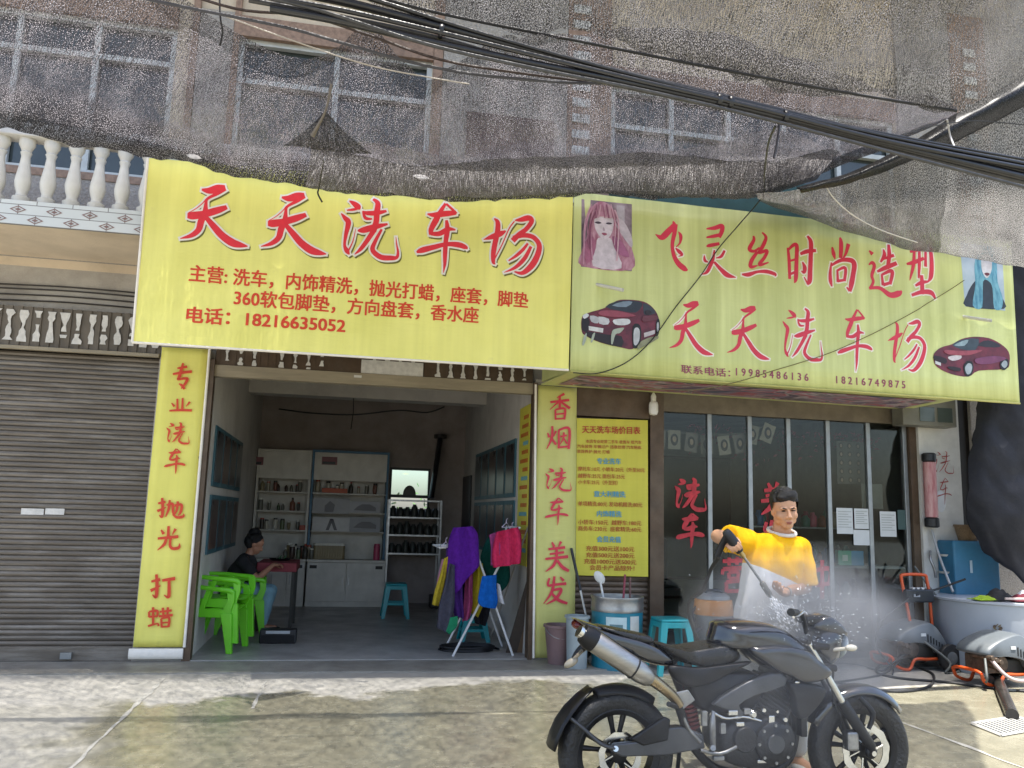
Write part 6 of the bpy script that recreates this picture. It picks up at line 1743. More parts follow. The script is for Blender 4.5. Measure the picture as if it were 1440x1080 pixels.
heap('bright green cloth at the left rim on the round tub', '#9ab82a', 6.7, -1.02, z, .13, .1, .05, 1); heap('black cloth heaped on the round tub', '#17181c', 6.9, -1.0, z, .17, .13, .12, 2); heap('dark red cloth lying on the round tub', '#5e1426', 7.1, -1.12, z, .18, .12, .09, 3); heap('white cloth behind the red one on the round tub', '#b9bdc6', 7.3, -.95, z, .16, .14, .12, 4)
mb = MB(); mb.tube([Vector((6.78, -1.22, z + .03)), Vector((7.5, -1.3, z + .04))], .012, n=6); tag(mb.build('stick', C('#b9a9a2')), 'pale stick laid across the rim of the round tub', 'stick')
# blue chest and basket
a, b = at(1337, 760, -.3), at(1390, 762, -.3)
t = thing('blue_chest', ((a.x + b.x) / 2, -.25, 0), 'blue chest behind the round tub against the white pillar', 'chest')
mb = MB(); mb.box((a.x, -.34, 0), (b.x + .1, -.06, a.z)); mb.build('body', mat('chest_blue', '#2f6f8f', rough=.5, var=.15, dirt=.4, dcol=(.1, .13, .14)), t, bevel=.02)
boxp('chipped_patch', C('#a9bcc6'), (a.x + .2, -.345, a.z - .36), (a.x + .23, -.341, a.z - .22), parent=t)
c = Vector((at(1362, 750, -.22).x, -.2, a.z))
t = thing('basket', c, 'wicker flower pot standing on the blue chest', 'basket')
mb = MB(); mb.lathe([(.1, 0), (.135, .16), (.145, .165), (.145, .185), (.125, .185), (.1, .05), (0, .05)], c, n=24, cap=False); mb.build('body', mat('wicker', (.3, .2, .11), rough=.8, var=.4, scale=60, bump=.8, bscale=90, stretch=(1, 1, 3)), t, smooth=50)
# tube lamp, meter cabinet, tap
a, b = at(1306, 637, -.14), at(1311, 742, -.14)
t = thing('tube_lantern', b, 'long pink tube with black end caps hanging on the white pillar', 'lamp')
mb = MB(); mb.lathe([(.072, .12), (.072, a.z - b.z - .11)], b, n=20); mb.build('shade', mat('pink_shade', '#a8686c', rough=.5, c2='#c39a98', scale=9, stretch=(3, 3, .5)), t, smooth=50)
for z0, z1 in ((0., .119), (a.z - b.z - .109, a.z - b.z)):
    mb = MB(); mb.lathe([(.06, z0), (.08, z0 + .015), (.08, z1 - .015), (.06, z1)], b, n=20); mb.build('end_cap', DARK, t, smooth=40)
a, b = at(1269, 568, -.26), at(1346, 601, -.26)
t = thing('meter_cabinet', (a.x, -.06, b.z), 'grey electricity meter cabinet on top of the white pillar beneath the sign', 'meter box')
mb = MB(); mb.box((a.x, -.26, b.z), (b.x, -.055, a.z + .12)); mb.build('case', mat('meter_grey', '#77766c', rough=.5, var=.15, dirt=.3), t, bevel=.01)
for k in range(2): boxp('meter_window', C('#4c5654', .15), (a.x + .22 + .24 * k, -.266, b.z + .05), (a.x + .42 + .24 * k, -.2605, a.z - .02), parent=t, bevel=.004)
t = thing('wall_tap', at(1330, 800, -.15), 'white tap with two soap trays on the white pillar', 'tap')
for y in (782, 806):
    a, b = at(1318, y, -.15), at(1346, y + 1, -.15)
    mb = MB(); mb.lathe([(.0, 0), (.09, 0), (.11, .025), (.1, .025), (.0, .01)], ((a.x + b.x) / 2, -.16, a.z), n=18, cap=False); mb.build('tray', WHITE, t, smooth=40)
mb = MB(); mb.tube([at(1308, 775, -.08), at(1308, 785, -.16), at(1314, 800, -.18), at(1316, 812, -.17)], .016, n=8, sub=4); mb.build('spout', STEEL, t, smooth=60)
mb = MB(); mb.tube([at(1310, 745, -.1), at(1322, 785, -.22), at(1340, 832, -.5)], .014, n=8, sub=4); tag(mb.build('water_pipe', C('#a9abad', .4), smooth=60), 'pale grey pipe slanting from the pink tube down to the tub', 'pipe')
mb = MB(); mb.ell(at(1323, 705, -.055), (.07, .004, .13)); tag(mb.build('paint_blot', C('#d9dde0')), 'white daub on the pillar beside the pink tube', 'daub')
# hoses on the forecourt
def hose(pts, r, m, label, sub=8):
    mb = MB(); mb.tube(pts, r, n=8, sub=sub); return tag(mb.build('hose', m, smooth=60), label, 'hose')
GH = C('#5f625f', .5); BH = RUBB
g = lambda x, y, r_=.012: gr(x, y, 0) + Vector((0, 0, r_))
hose([g(x, y) for x, y in ((1150, 957), (1185, 963), (1230, 972), (1275, 974), (1308, 966), (1312, 950), (1290, 940), (1255, 930), (1232, 945), (1262, 955), (1330, 961), (1385, 968), (1450, 975))], .013, BH, 'black hose looping across the wet ground before the washers')
hose([Vector((5.95, -.8, .2)), Vector((5.75, -.85, .12)), g(1240, 945), g(1205, 937), g(1160, 934)], .011, BH, 'black hose trailing left from the pressure washer with the handle')
hose([Vector((6.1, -.8, .32)), Vector((6.3, -.95, .12)), g(1330, 948), g(1352, 944), g(1352, 930), Vector((6.72, -.5, .5)), Vector((6.55, -.35, .85)), Vector((6.5, -.2, 1.05))], .012, GH, 'grey hose rising from the ground to the tap on the pillar')
hose([Vector((6.1, -.65, .75)), Vector((5.95, -.75, .7)), Vector((5.7, -.7, .5)), Vector((5.6, -.75, .25)), Vector((5.7, -.85, .05)), g(1255, 950)], .009, BH, 'thin black hose hanging in a loop from the control box')
hose([Vector((6.15, -.67, .77)), Vector((6.5, -.6, .84)), Vector((6.75, -.7, .95))], .012, BH, 'black hose stretched from the control box to the round tub')
hose([Vector((6.12, -1.72, .3)), Vector((6.2, -1.85, .14)), Vector((6.4, -1.85, .1)), Vector((6.7, -1.8, .16)), Vector((7.0, -1.7, .2))], .018, C('#b9a7a2', .4), 'pinkish white hose curving under the pressure washer at the edge')
hose([Vector((6.08, -1.72, .28)), Vector((6.02, -1.8, .1)), g(1385, 962), g(1412, 972), g(1450, 972)], .012, GH, 'grey hose under the pressure washer at the edge')
# drain grate and the pipe that runs to it
a, b, c_, d = gr(1366, 1019), gr(1430, 1009), gr(1475, 1024), gr(1408, 1036)
t = thing('drain_grate', (a + c_) / 2, 'pale metal drain grate let into the wet ground at the right', 'grate')
mb = MB()
for k in range(12):
    p, q = a.lerp(b, (k + .5) / 12), d.lerp(c_, (k + .5) / 12)
    e = (b - a).normalized() * .014
    mb.prism([p - e, p + e, q + e, q - e], (0, 0, .012))
mb.build('bars', mat('grate_metal', (.55, .54, .5), rough=.5, metal=.4), t)
mb = MB()
for p, q in ((a, b), (b, c_), (c_, d), (d, a)): mb.tube([p + Vector((0, 0, .008)), q + Vector((0, 0, .008))], .012, n=4)
mb.build('rim', mat('grate_rim', (.4, .39, .36), rough=.6), t)
tag(MB().add([p + Vector((0, 0, .003)) for p in (a, b, c_, d)], [(0, 1, 2, 3)]).build('drain_pit', C('#1b1a17', .8), fix=False), kind='structure')  # flat dark sheet in place of the shaded depth under the bars
mb = MB(); mb.tube([Vector((6.2, -1.62, .06)), g(1402, 962, .05), g(1412, 985, .045), g(1424, 1013, .04)], .05, n=10, sub=5); tag(mb.build('drain_pipe', mat('wet_black_pipe', (.03, .026, .022), rough=.3, var=.5), smooth=60), 'wet black pipe running from the washer to the drain grate', 'pipe')

# ------------------------------------------------------------------ inside the salon, seen through the glass
def shelf_block(x0, x1, y, z, label):
    t = thing('salon_counter', ((x0 + x1) / 2, y, z), label, 'counter')
    return t
SW = mat('salon_counter_white', (.3, .31, .3), rough=.4, var=.1)
t = thing('salon_counter', (5.9, 1.0, .01), 'long low counter behind the right half of the glass shopfront', 'counter')
boxp('top', SW, (5.0, .7, .98), (6.66, 1.3, 1.02), parent=t); boxp('shelf', SW, (5.02, .72, .55), (6.64, 1.28, .58), parent=t)
for x in (5.0, 5.82, 6.63): boxp('upright', SW, (x, .72, .02), (x + .03, 1.28, .979), parent=t)
pal2 = ['#a32c3a', '#7d2340', '#2f6a57', '#b7a58c', '#c7566a', '#33363c', '#8a4a2c', '#2f5d86']
p0 = {}
boxp('upper_shelf', SW, (5.02, .9, 1.44), (6.64, 1.2, 1.46), parent=t)
for z, n, nm in ((1.021, 20, 'top'), (.581, 16, 'lower shelf'), (1.461, 17, 'upper shelf')):
    for k in range(n):
        ci = random.randrange(8)
        x = 5.08 + 1.5 * (k + random.random() * .6) / n
        if ci not in p0:
            mb = MB(); mb.lathe([(.05, 0), (.055, .03), (.055, .14), (.03, .17), (.025, .2)], n=12); p0[ci] = mb.build('salon_bottle', C(pal2[ci], .35), smooth=50); o = p0[ci]
        else: o = p0[ci].copy(); COL.objects.link(o)
        o.location = (x, .92 + .22 * random.random(), z); o.scale = (random.uniform(.8, 1.5),) * 2 + (random.uniform(.5, 1.2),)
        tag(o, 'coloured hair product on the %s of the salon counter' % nm, 'bottle', 'hair products on the counter ' + nm)
t = thing('mirror_wall', (5.9, 4.1, 1.1), 'tall dim mirror on the rear wall of the salon', 'mirror')
boxp('glass', mat('dim_mirror', (.2, .22, .2), rough=.15, metal=.8), (4.9, 4.14, .6), (6.3, 4.16, 2.5), parent=t); boxp('frame', C('#4a2a2c'), (4.85, 4.165, .55), (6.35, 4.19, 2.55), parent=t)
t = thing('salon_chair', (4.3, 2.3, .01), 'dark barber chair deep inside the salon', 'chair')
mb = MB(); mb.box((4.0, 2.0, .45), (4.6, 2.6, .6)); mb.build('seat', DARK, t, bevel=.04)
mb = MB(); mb.box((4.0, 2.55, .6), (4.6, 2.68, 1.25)); mb.build('backrest', DARK, t, bevel=.05)
mb = MB(); mb.lathe([(.28, 0), (.28, .03), (.05, .05), (.05, .45)], (4.3, 2.3, .01), n=20); mb.build('pedestal', STEEL, t, smooth=40)
PH = [C('#8f8578', .5), C('#a59a8c', .5), C('#7b7068', .5)]; HAIRC = C('#2e2421', .6)
line = [(905, 602), (940, 606), (985, 612), (1030, 610), (1060, 606), (1085, 592), (1105, 580)]
mb = MB(); mb.tube([at(x, y, .16) for x, y in line], .004, n=6, sub=5); bl_ = tag(mb.build('bunting_cord', C('#8c847a')), 'pale cord of photo bunting behind the glass', 'cord')
for k, (x, y, rot) in enumerate(((927, 612, .05), (948, 613, .0), (972, 617, .12), (994, 620, -.05), (1018, 621, -.15), (1040, 619, -.2), (1058, 606, .2), (1080, 604, .35))):
    a = at(x, y + 4, .15)
    t = thing('photo_card', a, 'small portrait card, number %s from the jamb, hanging on the bunting cord' % ('one', 'two', 'three', 'four', 'five', 'six', 'seven', 'eight')[k], 'photo')
    M_ = Matrix.Translation(a) @ Matrix.Rotation(rot, 4, 'Y')
    mb = MB(); mb.box((-.075, -.004, -.12), (.075, .004, .1), M_); mb.build('card', PH[k % 3], t)
    mb = MB(); mb.ell(M_ @ Vector((0, -.008, -.01)), (.045, .003, .07)); mb.build('hair', HAIRC, t)
    mb = MB(); mb.ell(M_ @ Vector((0, -.012, -.005)), (.023, .003, .036)); mb.build('face', C('#b99f8a'), t)
mb = MB()
for k in range(260):
    p = Vector((random.uniform(4.0, 6.5), .25 + random.random() * .25, 2.62 - abs(random.gauss(0, .16))))
    u = Vector((random.uniform(-1, 1), random.uniform(-1, 1), random.uniform(-1, 1))).normalized() * .035; v = u.orthogonal().normalized() * .02
    mb.add([p - u, p + v, p + u, p - v], [(0, 1, 2, 3)])
tag(mb.build('garland', C('#8a2c40', .6), fix=False), 'red paper flower garland along the top of the salon glass', 'garland', kind='thing')
def paper(x0, y0, x1, y1, m, label, Y=.048, marks=True):
    a, b = at(x0, y0, Y), at(x1, y1, Y)
    t = thing('taped_paper', (a.x, Y, b.z), label, 'paper')
    boxp('sheet', m, (a.x, Y, b.z), (b.x, Y + .003, a.z), parent=t)
    if marks:
        mb = MB()
        for k in range(7):
            z = a.z - (a.z - b.z) * (.15 + .1 * k)
            mb.box((a.x + .02, Y - .003, z), (b.x - .02 - .04 * (k % 2), Y - .001, z + .006))
        mb.build('print', C('#8f9490'), t)
PW_ = mat('white_paper', (.58, .6, .6), rough=.8, var=.06)
paper(1176, 714, 1200, 751, PW_, 'white sheet with a dark square taped on the glass right of the man'); paper(1201, 715, 1222, 744, PW_, 'white printed sheet beside the one with the dark square', .046); paper(1200, 745, 1224, 767, PW_, 'blank cream sheet taped below the two white sheets', .044, False); paper(1237, 719, 1261, 755, PW_, 'white notice sheet taped alone near the right end of the glass', .05); paper(1262, 717, 1281, 745, C('#3f5655', .5), 'dull green sheet at the right end of the glass', .05, False)
paper(1211, 680, 1242, 716, C('#6a6a64', .6), 'grey blank sheet above the white notices on the glass', .09, False)
a, b = at(1176, 620, .2), at(1226, 682, .2)
t = thing('hairstyle_poster', (a.x, .2, b.z), 'poster with a grid of small hairstyle heads behind the glass', 'poster')
boxp('sheet', C('#4f4c46', .6), (a.x, .2, b.z), (b.x, .206, a.z), parent=t)
for r_ in range(5):
    for k in range(4):
        p = Vector((a.x + (b.x - a.x) * (k + .5) / 4, .197, a.z - (a.z - b.z) * (r_ + .5) / 5))
        mb = MB(); mb.ell(p, (.03, .002, .036), nu=8, nv=6); hd_ = mb.build('head_picture', HAIRC, t); mb = MB(); mb.ell(p + Vector((0, -.003, -.004)), (.016, .002, .022), nu=8, nv=6); mb.build('face', C('#8f7a68'), hd_)
a = at(1180, 795, .12)
t = thing('gift_box', a, 'small green and blue gift box standing on the inner sill of the glass', 'box')
mb = MB(); mb.box((a.x, .13, a.z), (a.x + .17, .2, a.z + .17)); mb.build('green_side', C('#2f9a7c', .4), t)
mb = MB(); mb.box((a.x + .171, .13, a.z), (a.x + .33, .2, a.z + .17)); mb.build('blue_side', C('#2f86b0', .4), t)
boxp('window_label', C('#c9d2c9'), (a.x + .05, .126, a.z + .05), (a.x + .12, .1295, a.z + .12), parent=t)
boxp('salon_ledge', SW, (5.03, .101, a.z - .03), (6.6, .3, a.z - .001))
# ------------------------------------------------------------------ motorcycle
YB = -4.57
BLK = mat('gloss_black_paint', (.006, .0065, .01), rough=.1, var=.3, scale=3, coat=1., rvar=.05, bump=.03, bscale=260)
SATIN = mat('satin_black', (.012, .012, .014), rough=.36, var=.4, scale=9, bump=.08, bscale=140, spec=.3)
GREYP = mat('frame_grey', (.07, .073, .08), rough=.35, metal=.4, var=.3, scale=8)
SEATM = mat('seat_vinyl', (.01, .01, .011), rough=.28, var=.3, scale=10, bump=.25, bscale=250)
TYRE = mat('tyre_rubber', (.022, .022, .023), rough=.55, var=.5, scale=14, bump=.5, bscale=60)
CHR = mat('bright_metal', (.62, .61, .58), rough=.2, metal=1., var=.2, scale=14)
MUF = mat('brushed_muffler', (.36, .35, .33), rough=.34, metal=.95, var=.25, scale=5, stretch=(1, 8, 8))
BRZ = mat('heated_pipe', (.42, .33, .2), rough=.28, metal=1., var=.4, scale=7)
ENG = mat('engine_black', (.03, .03, .032), rough=.45, metal=.5, var=.5, scale=18, bump=.2, bscale=70)
ENGS = mat('engine_alloy', (.3, .3, .3), rough=.4, metal=.85, var=.4, scale=20)
pa = lambda x, y, dy=0.: at(x, y, YB + dy)
RC, FC = pa(866, 1053), pa(1207, 1053)
RC.z, FC.z = .308, .297
bk = thing('motorcycle', ((RC.x + FC.x) / 2, YB, 0), 'wet black sporty motorcycle with a silver muffler standing on the forecourt', 'motorcycle')
def wheel(c, R_, w, spokes, disc_r, side_):
    def L(rw, hw): return [(R_ - .095, -w * .36), (R_ - .07, -w * .46), (R_ - .035, -w * .5), (R_ - .012, -w * .36), (R_, 0), (R_ - .012, w * .36), (R_ - .035, w * .5), (R_ - .07, w * .46), (R_ - .095, w * .36)]
    mb = MB(); mb.lathe([(q[0], q[1]) for q in catmull(L(0, 0), 3)], c, 'Y', n=64, cap=False)
    ty = mb.build('tyre', TYRE, None, smooth=50)
    mb = MB(); nk = 46                                              # tread grooves as small raised sipes
    for k in range(nk):
        for s in (-1, 1):
            a = 2 * math.pi * (k + .5 * (s > 0)) / nk
            e = Vector((math.cos(a), 0, math.sin(a))); t_ = Vector((-math.sin(a), 0, math.cos(a)))
            p = c + e * (R_ - .006) + Vector((0, s * w * .1, 0)); q = c + e * (R_ - .03) + t_ * .03 + Vector((0, s * w * .42, 0))
            mb.tube([p, (p + q) / 2 + e * .008, q], .0045, n=4)
    tr = mb.build('tread', TYRE, None)
    rr = R_ - .095
    mb = MB(); mb.lathe([(rr + .012, -w * .4), (rr + .004, -w * .42), (rr - .022, -w * .3), (rr - .022, w * .3), (rr + .004, w * .42), (rr + .012, w * .4)], c, 'Y', n=56, cap=False)
    mb.lathe([(.03, -.055), (.045, -.05), (.045, .05), (.03, .055)], c, 'Y', n=24)
    for k in range(spokes):
        for d in (-.16, .16):
            a0, a1 = 2 * math.pi * k / spokes + .3 + d * .6, 2 * math.pi * k / spokes + .3 + d * 1.25
            p = c + Vector((math.cos(a0) * .035, 0, math.sin(a0) * .035)); q = c + Vector((math.cos(a1) * (rr - .015), 0, math.sin(a1) * (rr - .015)))
            mb.tube([p, p.lerp(q, .5), q], [.016, .012, .016], n=8, rx=1.1)
    rim = mb.build('rim', SATIN, None, smooth=45)
    dc = c + Vector((0, side_ * .07, 0))
    mb = MB(); n = 44
    vs, fs = [], []
    for k in range(n):
        a = 2 * math.pi * k / n
        ro = disc_r * (1 + .025 * math.sin(a * 11))
        for rad in (disc_r * .72, ro):
            for y in (-.0025, .0025): vs.append(dc + Vector((rad * math.cos(a), y, rad * math.sin(a))))
    for k in range(n):
        i, j = 4 * k, 4 * ((k + 1) % n)
        fs += [(i, i + 2, j + 2, j), (i + 1, j + 1, j + 3, i + 3), (i + 2, i + 3, j + 3, j + 2), (i, j, j + 1, i + 1)]
    mb.add(vs, fs)
    for k in range(6):
        a = 2 * math.pi * k / 6
        mb.tube([dc + Vector((.04 * math.cos(a), 0, .04 * math.sin(a))), dc + Vector((disc_r * .75 * math.cos(a + .25), 0, disc_r * .75 * math.sin(a + .25)))], .006, n=6)
    ds = mb.build('brake_disc', CHR, None, smooth=40)
    t = thing('wheel', c, None, None)
    t.parent = bk; t.location = c - bk.location
    for o in (ty, tr, rim, ds):
        o.data.transform(world_of(t).inverted()); o.parent = t
    return t
wheel(RC, .308, .13, 5, .115, -1)
wheel(FC, .297, .1, 5, .14, -1)
puff = lambda nm, out, dy, hw, m, sub=4, k=2.4, flat=.6, cen=None: MB().puff(out, YB + dy, hw, sub, k, 0, cen, flat).build(nm, m, bk, smooth=60)
# bodywork, traced from the side
puff('fuel_tank', [(1000, 884), (1006, 873), (1035, 870), (1068, 872), (1092, 880), (1115, 896), (1132, 913), (1128, 935), (1100, 946), (1064, 934), (1030, 912), (998, 906)], 0, .145, BLK, k=2.2, flat=.5)
puff('tank_shroud', [(1050, 912), (1090, 906), (1128, 912), (1150, 928), (1168, 944), (1155, 956), (1128, 960), (1112, 952), (1085, 940)], -.125, .05, BLK, flat=.7)
puff('tank_shroud', [(1050, 912), (1090, 906), (1128, 912), (1150, 928), (1168, 944), (1155, 956), (1128, 960), (1112, 952), (1085, 940)], .125, .05, BLK, flat=.7)
puff('seat', [(918, 903), (945, 910), (975, 907), (1010, 902), (1030, 910), (1032, 924), (1000, 936), (962, 932), (930, 918)], 0, .125, SEATM, flat=.65)
puff('pillion_seat', [(838, 878), (862, 882), (890, 888), (910, 893), (916, 902), (900, 902), (868, 892), (842, 884)], 0, .1, SEATM, flat=.6)
puff('tail_fairing', [(806, 869), (832, 880), (862, 890), (900, 900), (930, 914), (946, 928), (936, 936), (905, 930), (870, 912), (838, 892)], -.07, .05, BLK, flat=.6)
puff('tail_fairing', [(806, 869), (832, 880), (862, 890), (900, 900), (930, 914), (946, 928), (936, 936), (905, 930), (870, 912), (838, 892)], .07, .05, BLK, flat=.6)
puff('tail_tip', [(804, 869), (824, 874), (850, 884), (846, 894), (826, 884)], 0, .075, BLK, sub=3, flat=.5)
puff('side_cover', [(940, 936), (978, 938), (1016, 934), (1056, 930), (1030, 944), (1000, 960), (970, 966), (948, 956)], -.115, .028, SATIN, flat=.75)
puff('side_cover', [(940, 936), (978, 938), (1016, 934), (1056, 930), (1030, 944), (1000, 960), (970, 966), (948, 956)], .115, .028, SATIN, flat=.75)
for s in (-1, 1):
    puff('perimeter_frame', [(1100, 944), (1066, 950), (1030, 968), (1000, 990), (1026, 1000), (1034, 1012), (1042, 1006), (1034, 992), (1060, 976), (1104, 962)], s * .12, .022, GREYP, sub=2, flat=.85)
puff('radiator_shroud', [(1108, 958), (1148, 962), (1158, 972), (1148, 990), (1128, 1010), (1116, 1004), (1112, 980)], -.12, .04, SATIN, sub=3, flat=.8)
puff('radiator_shroud', [(1108, 958), (1148, 962), (1158, 972), (1148, 990), (1128, 1010), (1116, 1004), (1112, 980)], .12, .04, SATIN, sub=3, flat=.8)
mb = MB(); p, q = pa(1112, 965), pa(1122, 1030)
mb.box((p.x, YB - .1, q.z), (q.x, YB + .1, p.z)); rd = mb.build('radiator', SATIN, bk, bevel=.006)
mb = MB()
for k in range(9): mb.box((q.x - .001, YB - .09, q.z + .02 + k * .025), (q.x + .004, YB + .09, q.z + .028 + k * .025))
mb.build('fins', ENG, rd)
# front end
mb = MB(); mb.ell(pa(1158, 905), (.1, .1, .13), Matrix.Rotation(.35, 4, 'Y')); mb.build('headlight', BLK, bk, smooth=60)
hl = pa(1180, 908)
mb = MB(); mb.ell(hl, (.03, .075, .07), Matrix.Rotation(.35, 4, 'Y')); mb.build('lens', C('#9aa3a8', .08), bk, smooth=60)
puff('windscreen', [(1132, 880), (1150, 862), (1172, 872), (1186, 892), (1160, 890)], 0, .085, BLK, sub=3, flat=.6)
for s in (-1, 1):
    top_, bot_ = pa(1137, 905, s * .1), Vector((FC.x + .01, YB + s * .1, FC.z))
    mid = top_.lerp(bot_, .56)
    mb = MB(); mb.tube([top_, mid], .019, n=16); ft = mb.build('fork_tube', CHR, bk, smooth=60)
    mb = MB(); mb.tube([mid + (top_ - mid) * .04, mid, bot_ + Vector((0, 0, .03)), bot_], [.026, .031, .029, .024], n=16); mb.ell(bot_, (.035, .02, .035)); mb.build('fork_leg', SATIN, bk, smooth=60)
    mb = MB(); mb.tube([bot_ + Vector((0, s * .0, 0)), bot_ + Vector((0, s * .03, 0))], .014, n=12); mb.build('axle_bolt', CHR, bk, smooth=50)
mb = MB(); p = pa(1148, 935); mb.box((p.x - .05, YB - .13, p.z - .015), (p.x + .05, YB + .13, p.z + .02)); p = pa(1138, 905); mb.box((p.x - .05, YB - .13, p.z - .015), (p.x + .05, YB + .13, p.z + .015)); mb.build('fork_yoke', SATIN, bk, bevel=.01)
def fender(c, R_, a0, a1, w, nm, m, taper=.6, thick=.006, n=18):
    P = []
    for i in range(n + 1):
        a = a0 + (a1 - a0) * i / n
        ww = w * (taper + (1 - taper) * math.sin(math.pi * i / n))
        row = []
        for j in range(-5, 6):
            u = j / 5
            r = R_ - .035 * abs(u) ** 2.5 * 1.2
            row.append(c + Vector((r * math.cos(a), u * ww, r * math.sin(a))))
        P.append(row)
    return grid_mesh(nm, P, m, bk, uv=False, thick=thick)
fender(FC, .335, R(155), R(38), .075, 'front_fender', BLK)
for s in (-1, 1):
    mb = MB(); mb.tube([FC + Vector((-.04, s * .085, .28)), FC + Vector((.03, s * .098, .2)), FC + Vector((.0, s * .1, .12))], [.012, .016, .012], n=8, sub=4); mb.build('fender_stay', SATIN, bk, smooth=60)
mb = MB(); cc = FC + Vector((-.1, -.085, .06)); mb.box(cc - Vector((.035, .03, .05)), cc + Vector((.035, .03, .05))); mb.build('brake_caliper', ENGS, bk, bevel=.012)
mb = MB(); mb.tube([FC + Vector((-.12, -.08, .1)), FC + Vector((-.2, -.09, .3)), FC + Vector((-.2, -.09, .45)), pa(1140, 915, -.1)], .006, n=6, sub=6); mb.build('brake_hose', RUBB, bk, smooth=60)
# handlebar, mirrors, levers, indicators
hb_ = pa(1128, 862)
for s in (-1, 1):
    mb = MB(); mb.tube([pa(1134, 890, s * .06), pa(1128, 866, s * .14), pa(1118, 862, s * .3)], .013, n=10, sub=5); mb.build('handlebar', SATIN, bk, smooth=60)
    mb = MB(); mb.tube([pa(1120, 862, s * .24), pa(1112, 861, s * .36)], .02, n=12); mb.build('grip', RUBB, bk, smooth=60)
    mb = MB(); mb.tube([pa(1130, 860, s * .2), pa(1122, 866, s * .28), pa(1116, 868, s * .36)], .007, n=6, sub=3); mb.build('lever', CHR, bk, smooth=60)
    mb = MB(); mb.tube([pa(1168, 914, s * .08), pa(1192, 912, s * .14)], .01, n=8); mb.ell(pa(1197, 911, s * .15), (.035, .018, .018)); mb.build('indicator', C('#c8c2b4', .15), bk, smooth=60)
mb = MB(); p = pa(1138, 872); mb.box((p.x - .05, YB - .07, p.z - .02), (p.x + .04, YB + .07, p.z + .03)); mb.build('instrument_panel', DARK, bk, bevel=.015)
# engine
def ycyl(c, r, y0, y1, nm, m, n=28):
    mb = MB(); mb.lathe([(r * .9, y0), (r, y0 + .008), (r, y1 - .008), (r * .9, y1)], c, 'Y', n=n); return mb.build(nm, m, bk, smooth=40)
c = pa(1062, 1035); c.y = YB
puff('crankcase', [(1000, 1018), (1030, 1004), (1070, 1000), (1098, 1010), (1106, 1034), (1096, 1062), (1060, 1074), (1020, 1070), (998, 1050)], 0, .13, ENG, flat=.85)
ycyl(Vector((c.x + .03, YB, c.z + .0)), .105, -.165, -.12, 'clutch_cover', ENG)
ycyl(Vector((c.x - .13, YB, c.z + .02)), .065, -.155, -.12, 'generator_cover', ENG)
ycyl(Vector((c.x + .03, YB, c.z)), .05, -.175, -.16, 'clutch_badge', GREYP)
for k in range(8):
    a = k * math.pi / 4
    mb = MB(); mb.lathe([(.008, -.172), (.008, -.16)], (c.x + .03 + .092 * math.cos(a), YB, c.z + .092 * math.sin(a)), 'Y', n=8); mb.build('cover_bolt', ENGS, bk)
mb = MB()
ex = (pa(1090, 960) - pa(1062, 1010)).normalized(); ey = Vector((0, 1, 0)); ez = ex.cross(ey)
o_ = pa(1066, 1004); o_.y = YB
for k in range(9):
    for q in [0]:
        h0 = .012 + k * .021
        Mx = Matrix((ez, ey, ex)).transposed().to_4x4(); Mx.translation = o_
        s_ = .098 if k % 2 == 0 else .085
        mb.box((-s_, -.1, h0), (s_, .1, h0 + .013), Mx)
mb.box((-.08, -.09, 0), (.08, .09, .2), Mx)
mb.build('cylinder_block', ENG, bk, bevel=.003)
mb = MB(); mb.box((-.085, -.095, .201), (.085, .095, .262), Mx); mb.build('cylinder_head', ENGS, bk, bevel=.015)
mb = MB()
for p, r in (((1042, 996), .022), ((1056, 990), .016), ((1074, 992), .012), ((1085, 1003), .018)): mb.lathe([(r * .6, -.15), (r, -.14), (r, -.1)], pa(*p) , 'Y', n=12)
mb.build('engine_fittings', CHR, bk, smooth=40)
mb = MB(); mb.tube([pa(1098, 985, -.03), pa(1116, 1000, -.03), pa(1118, 1035, -.03), pa(1105, 1072, -.03), pa(1065, 1086, -.04), pa(1010, 1082, -.06), pa(975, 1050, -.09), pa(960, 1010, -.12), pa(952, 985, -.14)], .023, n=12, sub=6); mb.build('header_pipe', SATIN, bk, smooth=60)
mb = MB(); mb.tube([pa(956, 992, -.14), pa(945, 978, -.15), pa(926, 962, -.16), pa(912, 952, -.165)], [.024, .027, .03, .034], n=14, sub=4); mb.build('link_pipe', BRZ, bk, smooth=60)
mb = MB()
m0, m1 = pa(916, 956, -.17), pa(836, 902, -.19)
mb.tube([m0, m0.lerp(m1, .06), m0.lerp(m1, .2), m0.lerp(m1, .98), m1], [.034, .046, .054, .055, .05], n=20, rx=.8); mf = mb.build('muffler', MUF, bk, smooth=50)
dv = (m1 - m0).normalized()
mb = MB(); mb.tube([m1 - dv * .0, m1 + dv * .04, m1 + dv * .075], [.057, .059, .046], n=20, rx=.8); mb.build('end_cap', SATIN, mf, smooth=50)
mb = MB(); mb.tube([m1 + dv * .06, m1 + dv * .1], [.03, .032], n=16); mb.build('outlet', CHR, mf, smooth=50)
mb = MB(); mb.tube([m0.lerp(m1, .3) + Vector((0, .0, 0)), m0.lerp(m1, .32)], .058, n=20, rx=.8); mb.build('band', SATIN, mf, smooth=50)
